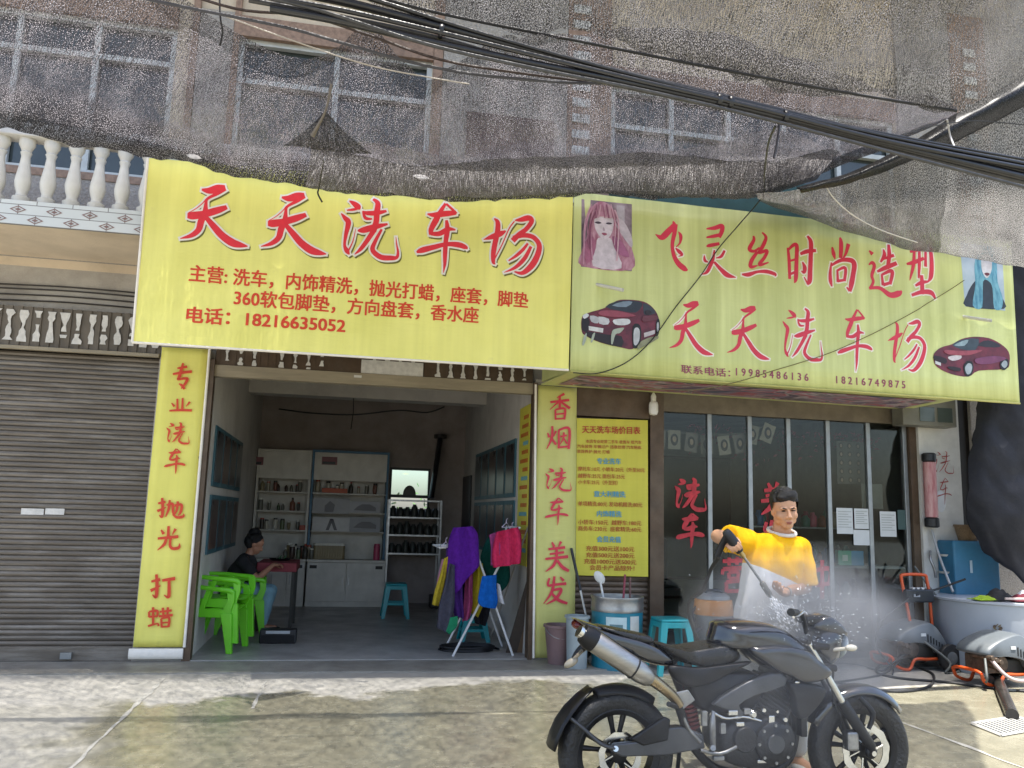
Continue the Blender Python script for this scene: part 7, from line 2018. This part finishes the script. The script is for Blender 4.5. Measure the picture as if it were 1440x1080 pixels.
# swingarm, chain guard, shock, pegs
for s in (-1, 1):
    mb = MB(); mb.prism([pa(x, y, s * .1) for x, y in ((985, 1030), (988, 1050), (935, 1060), (872, 1062), (856, 1054), (860, 1044), (900, 1040), (930, 1022), (955, 1020))], (0, s * .035, 0)); mb.build('swingarm', GREYP, bk, bevel=.008)
mb = MB(); mb.prism([pa(x, y, -.14) for x, y in ((886, 1040), (935, 1008), (944, 1012), (940, 1042), (905, 1050))], (0, .03, 0)); mb.build('chain_guard', SATIN, bk, bevel=.01)
mb = MB(); p, q = pa(962, 960, 0), pa(975, 1035, 0); mb.tube([p, q], .022, n=12)
for k in range(9):
    r_ = p.lerp(q, .15 + .08 * k); mb.tube([r_, r_ + (q - p).normalized() * .012], .045, n=16)
mb.build('rear_shock', C('#7a2320', .4), bk, smooth=50)
mb = MB(); mb.tube([pa(866, 1053, -.14), pa(866, 1053, .14)], .014, n=12); mb.build('rear_axle', CHR, bk, smooth=50)
mb = MB(); mb.prism([pa(x, y, -.15) for x, y in ((945, 975), (968, 970), (978, 985), (958, 1000), (948, 992))], (0, .012, 0)); mb.build('footrest_hanger', ENGS, bk, bevel=.005)
mb = MB(); mb.tube([pa(1000, 1052, -.13), pa(1003, 1052, -.22)], .014, n=10); mb.tube([pa(985, 1055, -.15), pa(1012, 1060, -.16), pa(1036, 1050, -.17)], .01, n=8, sub=3); mb.tube([pa(1003, 1000, -.14), pa(1002, 1022, -.15), pa(1003, 1052, -.14)], [.01, .018, .014], n=8, sub=3); mb.build('footrest', ENGS, bk, smooth=50)
mb = MB(); mb.tube([pa(955, 995, -.14), pa(940, 990, -.2)], .013, n=10); mb.build('pillion_footrest', RUBB, bk)
fender(RC, .338, R(52), R(112), .07, 'rear_hugger', SATIN)
P = []
for i, (x, y, w) in enumerate(((828, 966, .05), (812, 980, .07), (796, 998, .085), (784, 1016, .09), (776, 1034, .09), (771, 1051, .085))):
    P.append([pa(x - 2 * abs(u), y, 0) + Vector((.02 * abs(u), u * w, 0)) for u in (-1, -.6, -.2, .2, .6, 1)])
grid_mesh('mudguard', P, SATIN, bk, uv=False, thick=.008)
mb = MB(); mb.tube([pa(800, 1008, -.06), pa(820, 1024, -.1), pa(845, 1046, -.13), pa(866, 1053, -.13)], .01, n=8, sub=4); mb.tube([pa(800, 1008, .06), pa(845, 1046, .13), pa(866, 1053, .13)], .01, n=8, sub=4); mb.build('mudguard_arm', GREYP, bk, smooth=60)
# tail: lamp, plate bracket, indicators
mb = MB(); mb.ell(pa(812, 878), (.03, .06, .025)); mb.build('tail_lamp', C('#5e1013', .15), bk, smooth=60)
mb = MB(); mb.tube([pa(838, 895, 0), pa(815, 915, 0), pa(806, 928, 0)], [.03, .02, .014], n=8, sub=3, rx=.8); mb.build('plate_bracket', SATIN, bk, smooth=60)
for s in (-1, 1):
    mb = MB(); mb.tube([pa(818, 915, s * .03), pa(806, 928, s * .13)], .009, n=8); mb.ell(pa(803, 932, s * .16), (.04, .02, .02), Matrix.Rotation(-.5, 4, 'Y')); mb.build('indicator', C('#8d8678', .2), bk, smooth=60)
mb = MB(); mb.tube([pa(968, 985, .12), pa(955, 1060, .17), pa(950, 1120, .24)], .012, n=8, sub=3); mb.build('side_stand', SATIN, bk, smooth=60)
mb = MB(); mb.tube([pa(1106, 955, .02), pa(1080, 1075, .02)], .02, n=8); mb.tube([pa(940, 928, 0), pa(985, 1040, 0)], .022, n=8); mb.tube([pa(850, 892, 0), pa(1000, 930, 0)], .02, n=8); mb.build('inner_frame', SATIN, bk, smooth=60)
mb = MB()
for pts in (((1110, 960), (1130, 930), (1136, 900)), ((1096, 950), (1076, 965), (1050, 968), (1010, 985)), ((990, 960), (1000, 985), (992, 1020))):
    mb.tube([pa(x, y, -.09) for x, y in pts], .006, n=6, sub=5)
mb.build('wiring', RUBB, bk, smooth=60)
puff('airbox', [(960, 945), (1010, 940), (1060, 945), (1058, 985), (1010, 1000), (970, 990)], 0, .1, SATIN, sub=3, flat=.85)

for k, (x, y, w, h, m) in enumerate(((1030, 1002, 14, 7, CHR), (1050, 1000, 10, 8, ENGS), (1084, 1012, 9, 12, CHR), (1016, 1024, 8, 14, ENGS), (1040, 1018, 12, 6, CHR), (1092, 1036, 7, 10, CHR), (990, 1010, 8, 20, ENGS), (1076, 1070, 26, 5, CHR), (1120, 960, 7, 5, CHR), (1128, 985, 6, 5, ENGS), (1010, 1066, 16, 6, ENGS))):
    p = pa(x, y, -.14)
    mb = MB(); q = mpp(YB) * .5
    mb.box((p.x - w * q, p.y - .012, p.z - h * q), (p.x + w * q, p.y + .012, p.z + h * q), None)
    mb.build('engine_bracket', m, bk, bevel=.004)  # small metal bits added as bright highlights on the engine
for pts, r_, m in ((((1000, 1000), (1020, 1010), (1046, 1008), (1070, 1014)), .008, CHR), (((1110, 1000), (1100, 1030), (1085, 1050)), .007, RUBB), (((958, 1000), (968, 1024), (985, 1044)), .01, ENGS), (((1060, 966), (1040, 985), (1030, 1005)), .006, RUBB)):
    mb = MB(); mb.tube([pa(x, y, -.135) for x, y in pts], r_, n=8, sub=5); mb.build('engine_pipe', m, bk, smooth=60)
# ------------------------------------------------------------------ people
SKIN = mat('skin', '#c79878', rough=.5, var=.1, scale=9, spec=.35)
SKINW = mat('skin_shade', '#a87a62', rough=.5, var=.1, scale=9, spec=.35)
HAIR = mat('black_hair', (.006, .0055, .006), rough=.5, var=.4, scale=40, stretch=(1, 1, 6), bump=.5, bscale=120)
YM = -3.95
hp = lambda x, y, dy=0.: at(x, y, YM + dy)
man = thing('person', (hp(1085, 870).x, YM, 0), 'man in a yellow and white tee shirt holding a washing lance behind the motorcycle', 'person')
mx = hp(1085, 870).x
hd = hp(1103, 716, -.06)                                             # centre of the head
MR = Matrix.Translation(hd) @ Matrix.Rotation(R(-12), 4, 'Z') @ Matrix.Rotation(R(12), 4, 'X') @ Matrix.Rotation(R(-4), 4, 'Y')
H_ = lambda x, y, z: MR @ Vector((x, y, z))
mb = MB()
M3 = MR.to_3x3().to_4x4()
mb.ell(H_(0, .012, .03), (.074, .094, .092), M3, 24, 16)             # skull
mb.ell(H_(0, -.02, -.035), (.061, .07, .078), M3, 20, 14)            # face
mb.ell(H_(0, -.045, -.085), (.04, .045, .034), M3)                   # chin
for s in (-1, 1):
    mb.ell(H_(s * .042, -.048, -.03), (.026, .032, .028), M3); mb.ell(H_(s * .05, -.005, -.062), (.018, .045, .032), M3); mb.ell(H_(s * .072, .012, -.012), (.01, .02, .032), M3); mb.ell(H_(s * .03, -.082, .022), (.026, .014, .009), M3)
mb.tube([H_(0, -.088, .012), H_(0, -.1, -.012), H_(0, -.112, -.034)], [.008, .011, .014], n=10)
for s in (-1, 1): mb.ell(H_(s * .012, -.1, -.036), (.01, .012, .009), M3)
mb.ell(H_(0, -.087, -.062), (.024, .012, .007), M3); mb.ell(H_(0, -.084, -.074), (.02, .012, .007), M3)
neck = hp(1098, 752, .0)
mb.caps([H_(0, .02, -.06), neck + Vector((0, .01, -.02))], [.054, .062])
shR, shL = hp(1046, 762, 0), hp(1123, 768, .0)
elR, haR = hp(1009, 754, -.1), hp(1019, 760, -.31)
elL, wrL = hp(1132, 826, -.02), hp(1103, 833, -.2)
hipR, hipL = Vector((mx - .09, YM, .9)), Vector((mx + .1, YM, .9))
nb = neck + Vector((0, .01, -.06))
mb.caps([nb, shR + Vector((.01, 0, -.02))], [.05, .05]); mb.caps([nb, shL + Vector((-.01, 0, -.02))], [.05, .05])
chest, waist = Vector((mx + .02, YM, 1.2)), Vector((mx + .005, YM, .98))
mb.ell(chest + Vector((0, 0, .03)), (.16, .1, .2)); mb.ell(waist, (.135, .095, .16)); mb.ell((hipR + hipL) / 2, (.165, .11, .12))
mb.caps([shR, shR.lerp(elR, .5), elR], [.056, .05, .042]); mb.caps([elR, elR.lerp(haR, .35), haR], [.042, .041, .028])
mb.caps([shL, shL.lerp(elL, .5), elL], [.056, .05, .042]); mb.caps([elL, elL.lerp(wrL, .35), wrL], [.042, .04, .027])
for hp_, kx, fx in ((hipR, -.13, -.15), (hipL, .13, .16)):
    mb.caps([hp_, Vector((mx + kx, YM - .03, .48)), Vector((mx + fx, YM + .03, .09))], [.085, .058, .04])
    mb.caps([Vector((mx + fx, YM + .03, .05)), Vector((mx + fx * 1.05, YM - .13, .035))], [.042, .036])
def hand(mb, wrist, dirv, normal, thumb, curl, sc=1.):
    """palm, four bent fingers of unequal length and a thumb from the side of the palm"""
    d = dirv.normalized(); n = (normal - d * normal.dot(d)).normalized(); s = d.cross(n)
    if s.dot(thumb) < 0: s = -s
    B_ = Matrix((s, d, n)).transposed().to_4x4(); B_.translation = wrist
    mb.ell(B_ @ Vector((0, .045 * sc, 0)), (.04 * sc, .05 * sc, .017 * sc), B_.to_3x3().to_4x4())
    mb.caps([wrist, B_ @ Vector((0, .03 * sc, 0))], [.026 * sc, .025 * sc])
    for k, (x, ln) in enumerate(((.028, .066), (.01, .074), (-.009, .069), (-.027, .054))):
        p = Vector((x, .085, 0)); a = 0
        pts = [B_ @ (p * sc)]
        for j, f_ in enumerate((.45, .32, .25)):
            a += curl * (.7, 1., .8)[j] + .06 * k
            p = p + Vector((0, math.cos(a) * ln * f_, math.sin(a) * ln * f_))
            pts.append(B_ @ (p * sc))
        mb.caps(pts, [.0095 * sc, .009 * sc, .0085 * sc, .0075 * sc], n=8)
    mb.caps([B_ @ Vector((.03, .03, .004)) , B_ @ Vector((.05, .055, .018)), B_ @ Vector((.045, .08, .034)), B_ @ Vector((.032, .095, .042))], [.013 * sc, .0115 * sc, .01 * sc, .0085 * sc], n=8)
# lance geometry
gA, gB, gC, gD = hp(1024, 752, -.4), hp(1041, 776, -.4), hp(1072, 820, -.36), hp(1082, 836, -.35)
hand(mb, haR, gA + Vector((.0, 0, -.03)) - haR + Vector((.02, 0, -.02)), Vector((.6, .2, -.6)), Vector((.2, -.4, .8)), .75)
hand(mb, wrL, gC.lerp(gD, .4) - wrL, Vector((-.2, -.5, .7)), Vector((0, -.3, .9)), .5)
body = remesh(mb, 'body', SKIN, man, .0052, 5)
# face details
mb = MB()
for s in (-1, 1): mb.ell(H_(s * .031, -.083, .006), (.014, .008, .0045), M3, 12, 8)
mb.build('eyes', C('#1c1512', .25), man, smooth=60)
mb = MB()
for s in (-1, 1): mb.tube([H_(s * .014, -.096, .02), H_(s * .032, -.094, .026), H_(s * .052, -.078, .021)], [.0035, .0045, .002], n=6)
mb.build('eyebrows', HAIR, man, smooth=60)
mb = MB(); mb.ell(H_(0, -.096, -.064), (.02, .006, .004), M3, 12, 8); mb.ell(H_(0, -.093, -.073), (.017, .006, .0045), M3, 12, 8); mb.build('lips', C('#9a5a4c', .5), man, smooth=60)
mb = MB()
mb.ell(H_(0, .026, .052), (.085, .1, .092), M3, 24, 16)
mb.ell(H_(.01, -.035, .1), (.066, .05, .032), M3); mb.ell(H_(-.02, -.05, .088), (.045, .036, .026), M3); mb.ell(H_(.03, -.045, .092), (.04, .035, .03), M3)
for s in (-1, 1): mb.ell(H_(s * .07, .0, .035), (.014, .05, .06), M3)
for k in range(60):
    a = random.uniform(0, 6.28); r_ = random.uniform(.2, 1)
    p = Vector((.07 * r_ * math.cos(a), .02 + .075 * r_ * math.sin(a), .1 + .03 * (1 - r_)))
    mb.tube([H_(*p), H_(p.x * 1.1, p.y - .02, p.z + .022)], [.008, .003], n=5)
hr = remesh(mb, 'hair', HAIR, man, .006, 2)
# cut the hair back from the forehead: only what sits above the hairline stays
def trim(o, keep):
    b = bmesh.new(); b.from_mesh(o.data); Mw = world_of(o)
    bmesh.ops.delete(b, geom=[v for v in b.verts if not keep(MR.inverted() @ (Mw @ v.co))], context='VERTS')
    b.to_mesh(o.data); b.free()
trim(hr, lambda p: p.z > .052 - 1.9 * max(0, p.y + .035))
# tee shirt: yellow above a slanting seam, white below
def shirt_mat():
    m, nt, p = new_mat('two_tone_jersey')
    N, L = nt.nodes, nt.links
    tc = N.new('ShaderNodeTexCoord'); sp = N.new('ShaderNodeSeparateXYZ'); L.new(tc.outputs['Object'], sp.inputs[0])
    a, b = hp(1058, 792, -.12), hp(1116, 818, -.12)
    sl = (b.z - a.z) / (b.x - a.x)
    def mth(op, x, y):
        n = N.new('ShaderNodeMath'); n.operation = op
        for i, q in enumerate((x, y)):
            if isinstance(q, (int, float)): n.inputs[i].default_value = q
            else: L.new(q, n.inputs[i])
        return n.outputs[0]
    seam = mth('SUBTRACT', sp.outputs[2], mth('ADD', mth('MULTIPLY', mth('MINIMUM', sp.outputs[0], b.x + .05 - man.location.x), sl), a.z - sl * (a.x - man.location.x)))
    sleeve = mth('GREATER_THAN', sp.outputs[0], hp(1116, 800).x - man.location.x)
    up = mth('MAXIMUM', mth('GREATER_THAN', seam, 0.), sleeve)
    r = N.new('ShaderNodeMixRGB'); r.inputs[1].default_value = (.86, .85, .83, 1); r.inputs[2].default_value = (.9, .47, .01, 1)
    L.new(up, r.inputs[0]); L.new(r.outputs[0], p.inputs['Base Color'])
    p.inputs['Roughness'].default_value = .85; p.inputs['Specular IOR Level'].default_value = .15
    n = N.new('ShaderNodeTexNoise'); n.inputs['Scale'].default_value = 9; n.inputs['Detail'].default_value = 4
    mp = N.new('ShaderNodeMapping'); mp.inputs['Scale'].default_value = (2, 1, .5); L.new(tc.outputs['Object'], mp.inputs[0]); L.new(mp.outputs[0], n.inputs[0])
    bp = N.new('ShaderNodeBump'); bp.inputs['Strength'].default_value = .35; bp.inputs['Distance'].default_value = .02
    L.new(n.outputs[0], bp.inputs['Height']); L.new(bp.outputs[0], p.inputs['Normal'])
    return m
mb = MB()
hemL, hemR = hp(1041, 850), hp(1118, 860)
vs, fs = [], []
ring = [(1.435, 0.02, .08, .068), (1.415, .018, .135, .088), (1.355, .015, .19, .118), (1.27, .01, .205, .135), (1.18, .005, .205, .135), (1.08, -.01, .2, .13), (.98, -.02, .2, .135), (.9, -.03, .205, .14)]
nn = 40
for z, ox, rx, ry in ring:
    for k in range(nn):
        a = 2 * math.pi * k / nn
        ca, sa = math.cos(a), math.sin(a)
        e = 2.6
        q = (abs(ca) ** e + abs(sa) ** e) ** (-1 / e)
        w = 1 + (.05 * noise.noise(Vector((ca * 2.2, sa * 2.2, z * 3))) + .035 * math.sin(a * 7 + z * 9) * (1.4 - z) * 1.6)
        vs.append((neck.x + ox - (neck.x - mx) * (1.45 - z) * 1.6, YM + ry * q * sa * w, z) if False else (mx + .018 + ox * 1.0 - .03 * (1.45 - z) / .5 + .92 * rx * q * ca * w, YM + ry * q * sa * w, z))
for j in range(len(ring) - 1):
    for k in range(nn): fs.append((j * nn + k, j * nn + (k + 1) % nn, (j + 1) * nn + (k + 1) % nn, (j + 1) * nn + k))
fs += [tuple(range(nn)), tuple((len(ring) - 1) * nn + k for k in range(nn - 1, -1, -1))]
mb.add(vs, fs)
mb.caps([neck + Vector((-.01, 0, -.075)), shR + Vector((0, 0, -.012))], [.075, .078]); mb.caps([neck + Vector((.01, 0, -.075)), shL + Vector((-.012, 0, -.022))], [.075, .078])
sR = shR.lerp(elR, .62)
mb.tube([shR - (elR - shR) * .25, shR, shR.lerp(elR, .3), sR], [.09, .092, .088, .086], n=18)
sL = shL.lerp(elL, .97) + Vector((.006, 0, 0))
mb.ell(shL + Vector((-.008, 0, -.02)), (.083, .085, .083))
mb.tube([shL + Vector((-.006, 0, -.02)), shL.lerp(elL, .5) + Vector((.004, 0, 0)), sL], [.083, .08, .085], n=18)
def rumple(p):
    d = .006 * noise.noise(p * 11) + .009 * noise.noise(Vector((p.x * 9, p.y * 5, p.z * 4 + 3)))
    return p + Vector((d, -d * 1.2, d * .3))
remesh(mb, 'tee_shirt', shirt_mat(), man, .008, 5, post=rumple)
mb = MB()
pts = []
for k in range(21):
    a = 2 * math.pi * k / 20
    pts.append(neck + Vector((.084 * math.cos(a), .084 * math.sin(a) - .012, .02 + .024 * math.sin(a))))
mb.tube(pts, .012, n=8); mb.build('collar', C('#d9d2c6', .8), man, smooth=60)
TR = mat('pale_trousers', '#b9b8b2', rough=.9, var=.12, scale=10, bump=.2, bscale=60)
mb = MB()
mb.ell(Vector((mx, YM, .9)), (.185, .13, .12))
for kx, fx in ((-.13, -.15), (.13, .16)):
    mb.caps([Vector((mx + kx * .7, YM, .85)), Vector((mx + kx, YM - .03, .5)), Vector((mx + fx, YM + .02, .14))], [.108, .085, .068])
remesh(mb, 'trousers', TR, man, .009, 4)
for fx in (-.15, .16):
    mb = MB(); mb.ell(Vector((mx + fx * 1.03, YM - .06, .03)), (.055, .14, .032)); mb.build('sandal', WHITE, man, smooth=60)
mb = MB()
d = (elL - wrL).normalized(); p = wrL + d * .03
mb.tube([p - d * .009, p + d * .009], .032, n=16); mb.build('wrist_watch', STEEL, man, smooth=50)
# spray gun, held in both hands
gun = thing('spray_lance', gA, 'black spray gun with a steel lance held in both hands of the man', 'spray gun')
mb = MB(); mb.tube([gA + (gA - gB) * .25, gA, gA.lerp(gB, .6), gB], [.02, .03, .032, .022], n=12, sub=3, rx=.8); mb.build('body', DARK, gun, smooth=60)
mb = MB(); mb.tube([gA + Vector((0, 0, .0)), gA + Vector((-.015, .05, -.06)), gA + Vector((-.03, .08, -.12))], [.022, .02, .021], n=10, sub=3); mb.build('grip', DARK, gun, smooth=60)
mb = MB(); mb.tube([gA + Vector((.02, .01, -.035)), gA + Vector((.012, .03, -.075)), gA + Vector((.0, .045, -.1))], .009, n=8, sub=3); mb.build('trigger', mat('yellow_trigger', '#d9a012', rough=.4), gun, smooth=60)
mb = MB(); mb.tube([gB, gC], .008, n=10); mb.build('lance', STEEL, gun, smooth=60)
mb = MB(); mb.tube([gB - (gB - gA).normalized() * .01, gB + (gC - gB).normalized() * .04], .014, n=10); mb.build('coupling', mat('brass', (.5, .36, .15), rough=.35, metal=.9), gun, smooth=60)
mb = MB(); mb.tube([gC - (gD - gC) * .1, gC, gD, gD + (gD - gC) * .25], [.012, .018, .018, .009], n=12); mb.build('nozzle', C('#6f6b62', .4), gun, smooth=60)
hose([gA + Vector((-.03, .08, -.12)), hp(1010, 785, -.25), hp(1000, 800, -.1), hp(988, 830, .1), hp(968, 862, .5), Vector((2.75, -3.0, .25)), Vector((2.7, -2.6, .02)), Vector((3.3, -1.9, .015)), Vector((4.4, -1.5, .015)), Vector((5.5, -1.0, .02)), Vector((5.95, -.7, .2))], .012, RUBB, 'black hose hanging from the spray gun and running to the pressure washer')

# seated person
wo = thing('person', (WX, WY, .02), 'seated person in a black top and pale blue jeans bent over the maroon table', 'person')
V = lambda x, y, z: Vector((WX + x, WY + y, z))
mb = MB()
hw = V(.1, .0, 1.06)
MW = Matrix.Translation(hw) @ Matrix.Rotation(R(80), 4, 'Z') @ Matrix.Rotation(R(32), 4, 'X')
HW = lambda x, y, z: MW @ Vector((x, y, z))
W3 = MW.to_3x3().to_4x4()
mb.ell(HW(0, .012, .03), (.07, .09, .088), W3); mb.ell(HW(0, -.02, -.035), (.057, .068, .075), W3); mb.ell(HW(0, -.045, -.08), (.035, .04, .03), W3)
mb.tube([HW(0, -.085, .012), HW(0, -.105, -.03)], [.008, .013], n=8); mb.ell(HW(0, -.085, -.064), (.02, .012, .008), W3)
for s in (-1, 1): mb.ell(HW(s * .067, .012, -.012), (.01, .018, .028), W3)
nk = V(.02, .0, .92)
mb.caps([HW(0, .02, -.05), nk], [.048, .055])
hip = V(-.12, .02, .52)
mb.caps([nk + Vector((-.02, 0, -.06)), V(-.08, .01, .72), hip], [.1, .115, .125])
for s in (-1, 1):
    sh_ = V(-.02, s * .16, .86); el_ = V(.16, s * .2, .66) if s < 0 else V(.18, s * .17, .7); wr_ = V(.32, s * .07, .82)
    mb.caps([nk + Vector((0, 0, -.05)), sh_], [.06, .058]); mb.caps([sh_, el_], [.05, .04]); mb.caps([el_, el_.lerp(wr_, .4), wr_], [.04, .037, .025])
    hand(mb, wr_, Vector((1, -s * .25, .05)), Vector((0, 0, -1)), Vector((0, -s, .3)), .45, .92)
    kn = V(.3, s * .12, .5); an = V(.24, s * .13, .1)
    mb.caps([hip + Vector((.03, s * .09, 0)), kn, an], [.085, .06, .042]); mb.caps([an + Vector((0, 0, -.04)), V(.38, s * .14, .055)], [.038, .03])
remesh(mb, 'body', SKINW, wo, .0075, 4)
mb = MB(); mb.caps([nk + Vector((-.02, 0, -.08)), V(-.08, .01, .72), hip + Vector((0, 0, .02))], [.125, .135, .145])
for s in (-1, 1):
    sh_ = V(-.02, s * .16, .86); el_ = V(.16, s * .2, .66) if s < 0 else V(.18, s * .17, .7)
    mb.caps([nk + Vector((-.01, 0, -.09)), sh_], [.07, .076]); mb.tube([sh_, sh_.lerp(el_, .75)], [.072, .066], n=14)
remesh(mb, 'black_top', mat('black_cotton', (.016, .016, .018), rough=.9, var=.3), wo, .01, 4, post=rumple)
mb = MB()
mb.caps([hip + Vector((-.02, 0, -.01)), hip + Vector((.04, 0, -.01))], [.15, .14])
for s in (-1, 1): mb.caps([hip + Vector((.03, s * .09, 0)), V(.3, s * .12, .5), V(.245, s * .13, .16)], [.105, .082, .06])
remesh(mb, 'jeans', mat('pale_denim', '#7fa6b6', rough=.9, var=.2, scale=12, bump=.2), wo, .01, 4, post=rumple)
mb = MB(); mb.ell(HW(0, .035, .05), (.082, .09, .085), W3); mb.ell(V(.07, .05, 1.19), (.08, .08, .075)); mb.ell(V(.02, .03, 1.1), (.07, .08, .09)); mb.ell(HW(0, .09, .03), (.06, .06, .06), W3); mb.ell(HW(0, .05, -.03), (.07, .06, .07), W3)
for k in range(30):
    a = random.uniform(0, 6.28); p = Vector((.06 * math.cos(a), .09 + .05 * math.sin(a), .05)); mb.tube([HW(*p), HW(p.x * 1.5, p.y + .03, p.z + random.uniform(-.05, .05))], [.01, .003], n=5)
remesh(mb, 'hair', HAIR, wo, .009, 2)
for s in (-1, 1):
    mb = MB(); mb.ell(V(.33, s * .14, .045), (.12, .045, .03)); mb.build('shoe', DARK2, wo, smooth=60)
# ------------------------------------------------------------------ spray drifting round the motorcycle
def mist_mat(dens):
    m = bpy.data.materials.new('water_spray')
    m.use_nodes = True
    nt = m.node_tree
    N, L = nt.nodes, nt.links
    N.clear()
    o = N.new('ShaderNodeOutputMaterial')
    v = N.new('ShaderNodeVolumePrincipled')
    v.inputs['Color'].default_value = (.97, .97, .98, 1)
    v.inputs['Anisotropy'].default_value = .25
    tc = N.new('ShaderNodeTexCoord')
    g_ = N.new('ShaderNodeTexGradient'); g_.gradient_type = 'SPHERICAL'
    L.new(tc.outputs['Object'], g_.inputs[0])
    nz = N.new('ShaderNodeTexNoise'); nz.inputs['Scale'].default_value = 2.2; nz.inputs['Detail'].default_value = 4; nz.inputs['Distortion'].default_value = .6
    L.new(tc.outputs['Object'], nz.inputs[0])
    r = N.new('ShaderNodeMapRange'); r.inputs[1].default_value = .35; r.inputs[2].default_value = .75; r.inputs[3].default_value = .15; r.inputs[4].default_value = 1.5
    L.new(nz.outputs[0], r.inputs[0])
    p = N.new('ShaderNodeMath'); p.operation = 'POWER'; p.inputs[1].default_value = 1.4
    L.new(g_.outputs[0], p.inputs[0])
    q = N.new('ShaderNodeMath'); q.operation = 'MULTIPLY'
    L.new(p.outputs[0], q.inputs[0]); L.new(r.outputs[0], q.inputs[1])
    q2 = N.new('ShaderNodeMath'); q2.operation = 'MULTIPLY'; q2.inputs[1].default_value = dens
    L.new(q.outputs[0], q2.inputs[0])
    L.new(q2.outputs[0], v.inputs['Density'])
    L.new(v.outputs[0], o.inputs['Volume'])
    return m
for c, s, dens, lb in ((pa(1125, 880, .25), (.75, .6, .5), 8.0, 'white cloud of water spray over the motorcycle tank'), (pa(1060, 985, -.3), (.95, .45, .55), .8, 'thin drifting spray in front of the motorcycle engine')):
    mb = MB(); mb.ell((0, 0, 0), (1, 1, 1), nu=32, nv=20)
    o = mb.build('spray', mist_mat(dens), None)
    o.location = c; o.scale = s
    tag(o, lb, 'spray', kind='stuff')

# fine drops thrown up where the jet strikes
mb = MB()
rnd = random.Random(5)
src, hit = gD + (gD - gC) * .3, pa(1118, 885, .05)
for k in range(900):
    if k < 330:
        f_ = rnd.random() ** .8
        p = src.lerp(hit, f_) + Vector((rnd.gauss(0, 1), rnd.gauss(0, 1), rnd.gauss(0, 1))) * (.006 + .05 * f_)
        d = (hit - src).normalized() * rnd.uniform(.006, .016); w = .0022
    else:
        a = Vector((rnd.gauss(0, 1), rnd.gauss(0, .8), abs(rnd.gauss(0, .8)) - .25))
        p = hit + a * .16
        d = a.normalized() * rnd.uniform(.003, .009); w = rnd.uniform(.0012, .0026)
    u = d.orthogonal().normalized() * w; v = d.cross(u).normalized() * w
    mb.add([p - d, p + u, p + v, p - u, p - v, p + d], [(0, 1, 2), (0, 2, 3), (0, 3, 4), (0, 4, 1), (5, 2, 1), (5, 3, 2), (5, 4, 3), (5, 1, 4)])
tag(mb.build('spray_drops', mat('water_drop', (.85, .87, .9), rough=.1, var=.02, spec=.8), fix=False), 'fine bright water drops flying between the lance and the tank', 'spray', kind='stuff')
